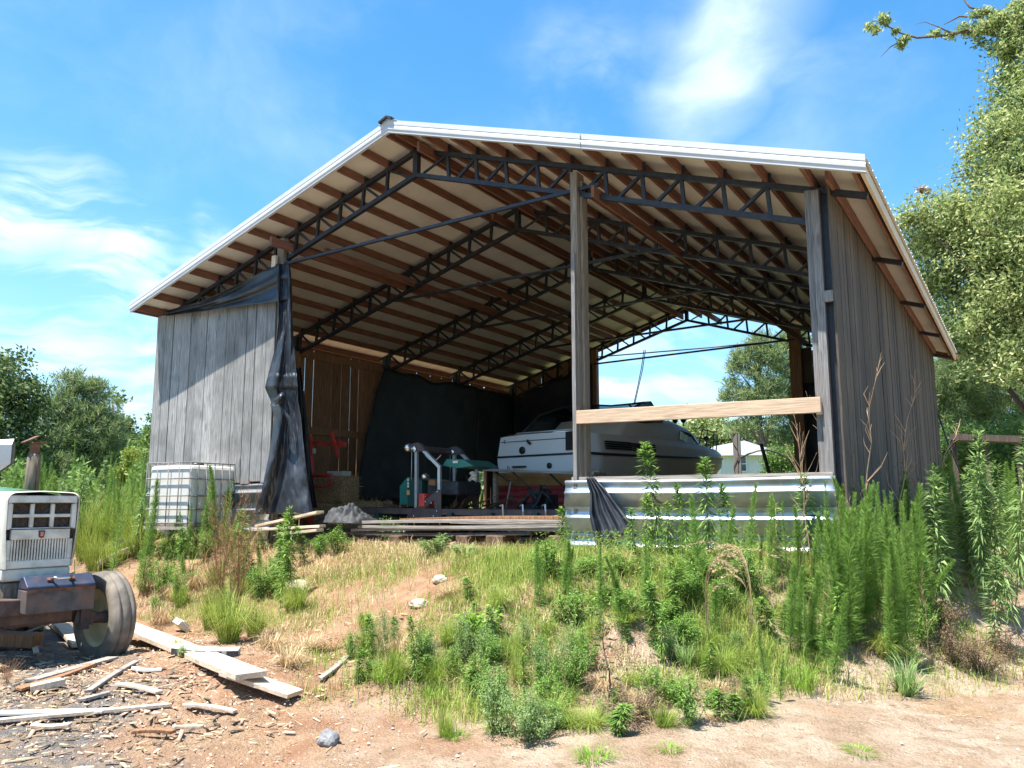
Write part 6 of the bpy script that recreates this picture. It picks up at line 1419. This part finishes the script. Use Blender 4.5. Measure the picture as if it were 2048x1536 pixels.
# centre
plant(RAG, .45, 778, 1085, 1030, 'pale gray green ragweed bush in front of the left half of the plank stack', 'bush', wide=.95)
plant(RAG, .45, 880, 1110, 1062, 'pale ragweed bush in front of the middle of the plank stack', 'bush', wide=1.15)
plant(RAG, .45, 930, 1112, 1078, 'small pale ragweed right of the broader ragweed bush', 'bush', wide=.6)
plant(BUS, .55, 675, 1110, 1048, 'feathery green weed in front of the crumpled tarp heap', 'weed', wide=.9)
plant(BUS, .55, 640, 1112, 1062, 'soft green weed left of the one before the crumpled tarp heap', 'weed', wide=.8)
plant(LIM, .45, 960, 1290, 1195, 'lime green vine with broad leaves in the middle of the bank', 'vine', wide=.9)
plant(LIM, .45, 985, 1320, 1260, 'small lime leafed seedling below the lime vine', 'vine', wide=.5)
plant(CLG, .55, 730, 1255, 1195, 'small green grass clump on the bare red patch', 'grass clump', wide=.5)
plant(CLS, .32, 905, 1190, 1160, 'dead brown grass clump at the top of the bank', 'grass clump', wide=1.0)
plant(CLS, .32, 945, 1180, 1155, 'smaller dead brown grass clump right of another at the top of the bank', 'grass clump', wide=.8)
for (px, b_, t_, pr, h0, lb, wd) in ((990, 1470, 1330, MUG, .6, 'large soft gray green mugwort bush in the foreground, left of the dark stemmed weed', .62), (1060, 1480, 1370, MUG, .6, 'second soft gray green mugwort in the foreground, right of the larger one', .6), (950, 1400, 1290, BUS, .55, 'leafy weed above the large mugwort on the bank', .6), (830, 1370, 1230, HW, 1.0, 'upright weed with a blackened stem at the left of the green bank', .5), (870, 1400, 1350, CLL, .2, 'lime grass tuft at the clay edge left of the mugwort', .8), (780, 1360, 1320, CLL, .2, 'lime grass tuft on the clay below the rock', 1.1), (740, 1350, 1310, CLL, .2, 'lime grass tuft at the left end of the green bank edge', .9), (912, 1480, 1440, CLL, .2, 'grass tuft alone at the clay edge below the mugwort', .7), (1190, 1525, 1470, CLL, .2, 'low gray grass tuft in the sand at the bottom of the view', .8), (1340, 1505, 1470, CLL, .2, 'low grass tuft in the sand right of another at the bottom', .6), (1720, 1505, 1490, CLL, .2, 'flat grass tuft alone in the sand at the lower right', .7), (1600, 1380, 1310, CLL, .2, 'lime grass tuft between slim feathery weeds at the bank edge', 1.0), (1200, 1440, 1395, BUS, .55, 'small leafy weed in the dead brown weeds at the bank foot', .3), (1420, 1420, 1360, BUS, .55, 'small leafy weed at the sandy edge of the bank', .4), (1330, 1400, 1335, CLG, .55, 'green grass clump low on the middle of the bank', .55), (1450, 1350, 1260, CLG, .55, 'green grass clump below the arching seed grass', .65), (1370, 1330, 1250, CLB, .34, 'gray green spiky clump on the bank under the seed grass', .9)):
    plant(pr, h0, px, b_, t_, lb, 'weed' if pr not in (CLL, CLG, CLB) else 'grass clump', wide=wd)
v = G(1220, 1425); b = MB(); random.seed(4); pts = stem(b, .62, .008, (-.12, .05), 7, .012); QQ = []
for f in (.25, .35, .5, .55, .68, .75, .85, .93, 1.0):
    for s_ in (0, 3.14): 
        p = along(pts, np.array([f])); a = s_ + f * 9; D = unit(np.array([[math.cos(a), math.sin(a), .25]])); QQ.append(leaf_quads(p + D * .02, D, unit(np.cross(D, [[0, 0, 1.]])), [.07], [.035], [.4]))
leafmat('dark_broad', [(.02, .05, .02), (.05, .09, .035)], .2); dwe = proto('dark_weed', (b, np.concatenate(QQ)), [MATS['bark'], MATS['dark_broad']]); COL.objects.link(dwe); dwe.location = v; tag(dwe, 'dark stemmed weed with sparse dark leaves in front of the bank', 'weed')
# left side
plant(STK, 1.0, 470, 1275, 945, 'tall rusty brown broomsedge sprouting from the big arching grass clump', 'dry grass', wide=.9)
plant(STK, 1.0, 440, 1255, 985, 'shorter rusty broomsedge left of the tallest one', 'dry grass', wide=.9)
for (px, b_, t_, lb, wd) in ((455, 1285, 1120, 'big arching green grass clump at the foot of the broomsedge', 1.25), (420, 1262, 1130, 'arching green grass clump left of the biggest one', .9), (505, 1275, 1170, 'arching green grass clump right of the biggest one', .8)): plant(CLG, .55, px, b_, t_, lb, 'grass clump', 'arching grass clumps on the left bank', wide=wd)
for (px, b_, t_, lb) in ((583, 1200, 1012, 'tall leafy weed at the foot of the black tarp, rightmost of its row'), (545, 1190, 1025, 'leafy weed second from the right below the black tarp'), (515, 1190, 1040, 'leafy weed below the metal skirt left of the black tarp'), (560, 1215, 1080, 'leafy weed leaning in the middle of the row below the black tarp'), (490, 1150, 1015, 'leafy weed right of the tote cage'), (610, 1130, 1050, 'short leafy weed beside the pale boards')): plant(HW, 1.0, px, b_, t_, lb, 'weed', 'leafy weeds below the black tarp', wide=.95)
for (px, b_, t_, lb) in ((525, 1205, 1110, 'bushy green weed under the row below the tarp'), (480, 1180, 1080, 'bushy green weed left under the row below the tarp'), (555, 1195, 1120, 'bushy green weed right under the row below the tarp')): plant(BUS, .55, px, b_, t_, lb, 'weed', wide=.85)
for (px, b_, t_) in ((400, 1110, 950), (415, 1100, 965), (430, 1110, 930), (445, 1115, 960), (380, 1120, 1000), (345, 1110, 1010), (360, 1100, 1010), (460, 1120, 1010), (330, 1090, 990), (410, 1090, 1000)): plant(FEN, 1.0, px, b_, t_, 'feathery weed growing up in front of the caged tote', 'weed', 'feathery weeds before the tote')
for i in range(16): plant(BUS + FEN, .7, random.uniform(315, 480), random.uniform(1085, 1125), random.uniform(1010, 1060), 'low bushy weed below the caged tote', 'weed', 'low weeds below the tote', wide=.8)
for (px, b_, t_, lb) in ((575, 1330, 1265, 'pale straw tuft at the clay edge right of the big grass clump'), (610, 1300, 1250, 'pale straw tuft on the bank above another'), (540, 1300, 1235, 'straw tuft at the right foot of the big grass clump'), (660, 1300, 1260, 'straw tuft below the bare red patch'), (320, 1250, 1180, 'straw tuft behind the tractor wheel'), (345, 1200, 1140, 'straw tuft under the bleached slabs'), (290, 1190, 1120, 'straw tuft nearest the tractor wheel'), (390, 1180, 1110, 'straw tuft left above the big grass clump')): plant(CLS, .32, px, b_, t_, lb, 'grass clump', 'straw tufts on the left bank', wide=1.0)
for (px, b_, t_, pr, h0, lb, wd) in ((320, 1285, 1215, STK, 1.0, 'small rusty dry grass beside the white block', .4), (350, 1300, 1262, CLL, .2, 'lime tuft in front of the white block', .5), (365, 1320, 1280, BUS, .55, 'tiny leafy weed between the block and the edging stone', .25), (335, 1180, 1075, HW, 1.0, 'thin upright weed left of the broomsedge', .7), (360, 1150, 1050, HW, 1.0, 'upright weed in front of the bleached slab', .8), (10, 1370, 1310, STK, 1.0, 'small tan dry grass at the far left edge of the gravel', .3)): plant(pr, h0, px, b_, t_, lb, 'weed', wide=wd)
for i in range(34):
    px = random.uniform(270, 600); b_ = random.uniform(1085, 1235); pr, h0_, lb = random.choice([(BUS, .55, 'low bushy weed on the left bank among dry straw'), (HW, 1.0, 'leafy upright weed on the left bank among dry straw'), (CLG, .55, 'green grass tuft on the left bank among dry straw'), (FEN, 1.0, 'feathery weed on the left bank among dry straw')])
    plant(pr, h0_, px, b_, b_ - random.uniform(45, 105), lb, 'grass clump' if pr is CLG else 'weed', 'weeds among the straw of the left bank', wide=random.uniform(.45, .8))
plant(DST, 1.6, 312, 1225, 1010, 'thin dark dry stem rising on the left bank before the tote', 'dry stalk', wide=.6)
for i in range(44):
    px = random.uniform(130, 312); b_ = random.uniform(1010, 1130); t_ = b_ - random.uniform(60, 150)
    plant(random.choice([FENT, HWS, FEN, BUS]), 1.2, px, b_, t_, 'weed in the overgrown patch between the tractor and the tote', 'weed', 'weeds between tractor and tote', wide=.9)
leafmat('yellow_weed', [(.16, .22, .03), (.26, .33, .05), (.36, .40, .09)], .35)
LONG = [clump('willowy_weed', .9, 260, 3, MATS['yellow_weed'], (.3, .8), .2, .006, .12)]
for (px, b_, t_, lb) in ((170, 1120, 985, 'yellow green willowy weed right behind the tractor nose'), (215, 1100, 960, 'yellow green willowy weed midway between tractor and tote'), (250, 1090, 990, 'yellow green willowy weed left of the tote'), (190, 1140, 1040, 'lower yellow green willowy weed beside the tractor grille'), (165, 1090, 950, 'tall yellow green willowy weed just above the tractor nose'), (232, 1060, 935, 'tallest yellow green willowy weed under the wide young pine'), (280, 1110, 1000, 'yellow green willowy weed touching the tote cage'), (225, 1130, 1050, 'low yellow green willowy weed at the head of the bleached slabs')): plant(LONG, .9, px, b_, t_, lb, 'weed', 'willowy weeds left of the tote', wide=1.1)
for i in range(24):
    px = random.uniform(-60, 310); rr_3 = random.uniform(12, 22); v = atR(px, 1000, rr_3); v.z = gz(v.x, v.y)
    put(FENT, v, atR(px, random.uniform(905, 965), rr_3).z - v.z, 1.5, 'feathery weed in the tall growth behind the tractor', 'weed', 'tall weeds behind the tractor', wide=1.2)

# --- trees
def limbs(b, base, top, r0, n, ends, seed):
    random.seed(seed); base, top = Vector(base), Vector(top); pts = [base.lerp(top, k / 6) + Vector((random.gauss(0, .02), random.gauss(0, .02), 0)) * (top - base).length * (.5 if 0 < k < 6 else 0) for k in range(7)]
    b.tube(pts, [r0 * (1 - .8 * k / 6) for k in range(7)], 8)
    for e in ends:
        e = Vector(e); k = max(1, min(5, int(6 * (e.z - base.z) / max(.1, top.z - base.z) * .75))); p = pts[k]
        mid = p.lerp(e, .5) + Vector((random.gauss(0, .1), random.gauss(0, .1), random.gauss(.1, .15))) * (e - p).length * .4; b.tube([p, mid, e], [r0 * .35 * (1 - .1 * k), r0 * .2, r0 * .05], 6)
def crown_leaves(blobs, n, clump_r, ls, lw, seed, up=.2, kd=110):
    """leaf clumps spread through the blobs, thicker toward the outside"""
    RS.seed(seed); vol = np.array([r ** 2.4 for _, r in blobs]); vol = vol / vol.sum(); K = max(24, n // kd); bi = RS.choice(len(blobs), K, p=vol)
    C_ = np.array([tuple(blobs[i][0]) for i in bi]); R_ = np.array([blobs[i][1] for i in bi])[:, None]; q = RS.rand(K, 1) ** .45
    cc = C_ + rand_dirs(K) * R_ * q * np.array([1, 1, .85]); ci = RS.randint(0, K, n); d = rand_dirs(n, up)
    P = cc[ci] + RS.normal(0, 1, (n, 3)) * clump_r * np.array([1, 1, .6]) * np.minimum(1, R_[ci] * .8 + .2); W = side_of(d); D = unit(d + np.array([0, 0, -.25]))
    return leaf_quads(P, D, W, ls * RS.uniform(.45, 1.6, n), lw * RS.uniform(.5, 1.5, n)), cc
def blob(px, py, rp, r, dr=0.): return (atR(px, py, r + dr), rp / FPX * (r + dr) * 1.02)
def tree(name, label, cat, foot, blobs, n, lm, cr=.3, ls=.12, lw=.06, r0=.18, seed=1, top=None, group=None):
    v = Vector(foot); v.z = gz(v.x, v.y) - .1; t_ = empty(name, v, 0, label, cat, group); top = top or max(blobs, key=lambda q: q[0].z)[0]
    Q, cc = crown_leaves(blobs, n, cr, ls, lw, seed); Q = Q - np.array(tuple(v)); quads_obj('crown', Q, MATS[lm], t_)
    b = MB(); limbs(b, (0, 0, 0), Vector(top) - v, r0, 6, [q[0] - v for q in blobs], seed); b.build('trunk', MATS['bark'], t_, recalc=False); return t_
def needle_tufts(C_, n, ln, seed, up=.9):
    RS.seed(seed); m_ = len(C_) * n; P = np.repeat(C_, n, 0) + RS.normal(0, ln * .25, (m_, 3)); D = rand_dirs(m_, up); return leaf_quads(P, D, side_of(D), ln * RS.uniform(.6, 1.2, m_), np.full(m_, ln * .09))
def pine(name, label, foot, blobs, K, n, ln, seed, r0=.2, top=None, group=None, lm='pine_needle'):
    v = Vector(foot); v.z = gz(v.x, v.y) - .1; t_ = empty(name, v, 0, label, 'tree', group); RS.seed(seed); vol = np.array([r ** 2.3 for _, r in blobs]); vol /= vol.sum(); bi = RS.choice(len(blobs), K, p=vol)
    cc = np.array([tuple(blobs[i][0]) for i in bi]) + rand_dirs(K) * np.array([blobs[i][1] for i in bi])[:, None] * RS.rand(K, 1) ** .5 * np.array([1, 1, .75])
    Q = needle_tufts(cc, n, ln, seed + 1) - np.array(tuple(v)); quads_obj('crown', Q, MATS[lm], t_)
    b = MB(); top = top or max(blobs, key=lambda q: q[0].z)[0]; limbs(b, (0, 0, 0), Vector(top) - v, r0, 6, [q[0] - v for q in blobs], seed); b.build('trunk', MATS['bark'], t_, recalc=False); return t_
# the big pale leaved tree at the right
B = [blob(*q, 27, dr) for *q, dr in ((1845, 445, 45, -1), (1890, 500, 75, 0), (1945, 450, 85, 0), (1990, 385, 75, 1), (2040, 300, 90, 0), (2035, 215, 60, 1), (2060, 140, 60, 0), (2075, 420, 110, -1), (1990, 560, 110, 0), (1920, 590, 80, 1), (2060, 600, 120, 0), (1960, 660, 80, 0), (2030, 690, 90, -1), (2120, 250, 130, 0), (2140, 480, 150, 0), (1835, 490, 40, 0), (1860, 560, 60, 0), (1880, 660, 50, 1), (1830, 440, 30, -1), (1900, 440, 60, 0), (2120, 90, 90, 0))]
B2 = [blob(*q, 27, 0) for q in ((1752, 45, 20), (1768, 52, 12), (1800, 66, 10), (1812, 88, 12), (1835, 72, 10), (1870, 68, 12), (1905, 60, 20), (1935, 55, 20), (1965, 40, 25), (1995, 60, 35), (2020, 95, 35), (2045, 40, 40), (1960, 95, 10), (2030, 150, 25), (2000, 240, 12), (1945, 315, 16), (1975, 290, 14))]
fo = atR(2085, 1000, 27); tp = atR(2110, 60, 27)
big = tree('broadleaf_tree', 'huge pale green leafy tree overhanging the right side of the barn, one limb reaching left', 'tree', fo, B, 120000, 'tree_leaf', .27, .13, .055, .32, 5, top=tp)
Q, _ = crown_leaves(B2, 9000, .16, .13, .055, 8); Q = Q - np.array(tuple(big.location)); quads_obj('limb_leaves', Q, MATS['tree_leaf'], big)
bl = big.location
for ch in (((2110, 110), (2020, 75), (1940, 62), (1880, 72), (1835, 76), (1800, 66), (1770, 50), (1752, 42)), ((2110, 40), (1990, 30), (1940, 15), (1920, -10)), ((2060, 120), (1960, 36), (1920, 33), (1888, 50)), ((1900, 66), (1880, 55), (1850, 44), (1830, 50)), ((1815, 75), (1780, 95), (1762, 115)), ((2010, 350), (1980, 345), (1940, 350), (1900, 358)), ((1990, 352), (1960, 335), (1930, 333)), ((1848, 440), (1850, 410), (1845, 385), (1838, 360)), ((1850, 420), (1830, 410), (1810, 408)), ((1850, 405), (1870, 390), (1885, 375)), ((1849, 430), (1870, 415), (1890, 425)), ((1849, 395), (1838, 378), (1825, 372))):
    b = MB(); b.tube([atR(x, y, 27) - bl for x, y in ch], [.07 * (1 - .85 * i / (len(ch) - 1)) * (1 if ch[0][0] > 2000 else .4) for i in range(len(ch))], 5)
    b.build('limb', MATS['bark'], big, recalc=False)
RS.seed(3); Q, _ = crown_leaves([blob(1841, 380, 6, 27), blob(1856, 383, 6, 27)], 160, .08, .12, .05, 3); quads_obj('withered_leaves', Q - np.array(tuple(bl)), MATS['straw'], big)
# behind it, lower right
for (px, py, r_, rg, lm, lb, s_) in ((1905, 760, 60, 38, 'pine_needle', 'dark pine behind the rear corner of the right wall', 1), (1960, 780, 90, 40, 'pine_needle', 'dark pine standing in the gap under the big pale tree', 2), (2040, 780, 110, 42, 'pine_needle', 'dark pine at the right edge behind the gray rack', 3)):
    pine('pine_tree', lb, atR(px, 1000, rg), [blob(px, py, r_, rg), blob(px - 20, py + 60, r_ * .8, rg), blob(px + 30, py - 50, r_ * .7, rg), blob(px + 10, py + 110, r_ * .6, rg)], 900, 22, .34, 60 + s_, .18, top=atR(px + 5, py - r_, rg), group='pines right of the barn')
for (px, py, r_, rg, lm, lb, s_) in ((1905, 900, 55, 30, 'bush_leaf', 'green bush behind the gray rack, next to the barn corner', 1), (1985, 915, 60, 31, 'bush_leaf', 'green bush behind the middle of the gray rack', 2), (2050, 900, 70, 30, 'bush_leaf', 'green bush behind the right end of the gray rack', 3)):
    tree('bush', lb, 'bush', atR(px, 1000, rg), [blob(px, py, r_, rg), blob(px - 30, py + 25, r_ * .7, rg), blob(px + 25, py + 20, r_ * .8, rg)], 6000, lm, .25, .12, .06, .05, 70 + s_, group='bushes right of the barn')
# seen through the rear bay
pine('pine_tree', 'tall ragged pine seen through the open rear bay, left of its twin', atR(1532, 985, 58), [blob(*q, 58, 0) for q in ((1520, 690, 28), (1490, 715, 26), (1545, 715, 30), (1470, 735, 20), (1510, 745, 26), (1462, 765, 14), (1540, 770, 28), (1475, 790, 26), (1450, 798, 14), (1510, 800, 28), (1550, 800, 22), (1500, 850, 24), (1470, 860, 18), (1540, 850, 20))], 620, 20, .55, 81, .3, top=atR(1515, 685, 58), group='pines behind the barn')
pine('pine_tree', 'tall pine half hidden by the right rear post, right of its twin', atR(1580, 985, 60), [blob(*q, 60, 0) for q in ((1568, 690, 28), (1595, 680, 30), (1590, 720, 30), (1560, 745, 24), (1600, 760, 30), (1575, 790, 26), (1560, 830, 20), (1600, 830, 30), (1570, 870, 30))], 560, 20, .55, 83, .28, top=atR(1580, 680, 60), group='pines behind the barn')
for (px, py, r_, rg, lm, lb, s_) in ((1395, 860, 40, 70, 'tree_leaf', 'round green tree beyond the boat bow'), (1440, 850, 45, 72, 'pine_needle', 'dark green tree directly behind the mobile home'), (1490, 870, 40, 70, 'pine_needle', 'dark green tree behind the gable of the mobile home'), (1560, 900, 55, 66, 'dark_leaf', 'dark tree right of the mobile home'), (1360, 870, 40, 74, 'tree_leaf', 'green tree behind the windshield of the boat'), (1325, 885, 35, 76, 'tree_leaf', 'small green tree behind the boat cabin')) if False else [(1395, 860, 40, 70, 'tree_leaf', 'round green tree beyond the boat bow', 1), (1440, 850, 45, 72, 'pine_needle', 'dark green tree directly behind the mobile home', 2), (1490, 870, 40, 70, 'dark_leaf', 'dark green tree behind the gable of the mobile home', 3), (1565, 880, 55, 66, 'dark_leaf', 'dark tree right of the mobile home', 4), (1350, 875, 40, 74, 'tree_leaf', 'green tree behind the windshield of the boat', 5), (1300, 890, 40, 76, 'tree_leaf', 'small green tree behind the boat cabin', 6)]:
    tree('broadleaf_tree', lb, 'tree', atR(px, 1000, rg), [blob(px, py, r_, rg), blob(px - 25, py + 30, r_ * .9, rg), blob(px + 28, py + 30, r_ * .9, rg), blob(px, py + 70, r_ * 1.1, rg)], 5200, lm if lm != 'pine_needle' else 'tree_leaf', .5, .3, .18, .15, 90 + s_, group='trees behind the barn')
tree('bush', 'light green bush right of the mobile home, behind the leaning pole', 'bush', atR(1560, 985, 36), [blob(1560, 925, 32, 36), blob(1590, 905, 26, 36), blob(1540, 945, 22, 36), blob(1610, 935, 30, 36)], 5200, 'bush_leaf', .22, .12, .06, .05, 97)
# left background
tree('broadleaf_tree', 'dark broad leaved tree at the far left behind the motorboat', 'tree', atR(5, 1000, 34), [blob(*q, 34, 0) for q in ((-20, 770, 80), (20, 760, 45), (35, 820, 40), (-30, 850, 90), (40, 880, 40), (10, 910, 70), (-10, 720, 30), (60, 900, 25))], 15000, 'dark_leaf', .28, .16, .09, .2, 101)
tree('broadleaf_tree', 'dark round tree behind the right side of the wide young pine', 'tree', atR(250, 1000, 52), [blob(250, 845, 25, 52), blob(235, 870, 35, 52), blob(270, 885, 25, 52), blob(250, 920, 40, 52), blob(225, 800, 25, 54)], 6500, 'dark_leaf', .35, .22, .12, .15, 103)
Bp = [blob(*q, 42, 0) for q in ((150, 765, 22), (170, 775, 24), (120, 790, 28), (195, 785, 26), (95, 815, 25), (150, 820, 50), (205, 820, 35), (110, 850, 45), (225, 850, 28), (170, 870, 55), (100, 890, 45), (220, 890, 40), (150, 925, 60), (90, 930, 40), (215, 930, 45), (112, 755, 10), (135, 748, 9), (160, 748, 8), (185, 760, 10), (205, 772, 9))]
pine('pine_tree', 'wide young many topped pine in the middle of the left background', atR(155, 1000, 42), Bp, 1250, 26, .36, 105, .2, top=atR(148, 745, 42))
tree('bush', 'green sapling thicket against the left edge of the plank wall', 'bush', atR(305, 1000, 30), [blob(300, 880, 28, 30), blob(320, 850, 24, 30), blob(335, 880, 30, 30), blob(285, 920, 32, 30), blob(320, 930, 34, 30), blob(330, 820, 14, 30)], 8500, 'bush_leaf', .2, .11, .055, .06, 107)
tree('bush', 'yellowish bush in front of the wide young pine', 'bush', atR(262, 1000, 27), [blob(262, 915, 24, 27), blob(285, 935, 26, 27), blob(240, 945, 22, 27)], 4200, 'yellow_weed', .16, .09, .045, .04, 109)
# the far wood closes the horizon all round
RS.seed(12); n = 46000; A = RS.uniform(math.radians(-40), math.radians(100), n); R_ = 95 + RS.normal(0, 6, n); hh = (5.5 + 1.8 * np.sin(A * 9) + 1.2 * np.sin(A * 23 + 1) + .8 * np.sin(A * 51)) ; z = RS.rand(n) ** .8 * hh
P = np.stack([-np.sin(A) * R_, np.cos(A) * R_, .6 + z], 1); D = rand_dirs(n); tag(quads_obj('far_wood', leaf_quads(P, D, side_of(D), RS.uniform(.6, 1.3, n), RS.uniform(.35, .8, n)), MATS['dark_leaf']), 'far dark green wood closing the horizon behind the barn', 'wood', kind='stuff')
# brush under the left trees
RS.seed(14); n = 9000; px_ = RS.uniform(-120, 312, n); rg = RS.uniform(19, 28, n); P = np.zeros((n, 3))
for i in range(n):
    v = atR(px_[i], 1000, rg[i]); P[i] = (v.x, v.y, gz(v.x, v.y) + RS.rand() * (.9 + .5 * math.sin(px_[i] * .05)))
D = rand_dirs(n, .5); tag(quads_obj('undergrowth', leaf_quads(P, D, side_of(D), RS.uniform(.10, .24, n), RS.uniform(.04, .09, n)), MATS['bush_leaf']), 'mixed green undergrowth below the trees at the left', 'undergrowth', kind='stuff')
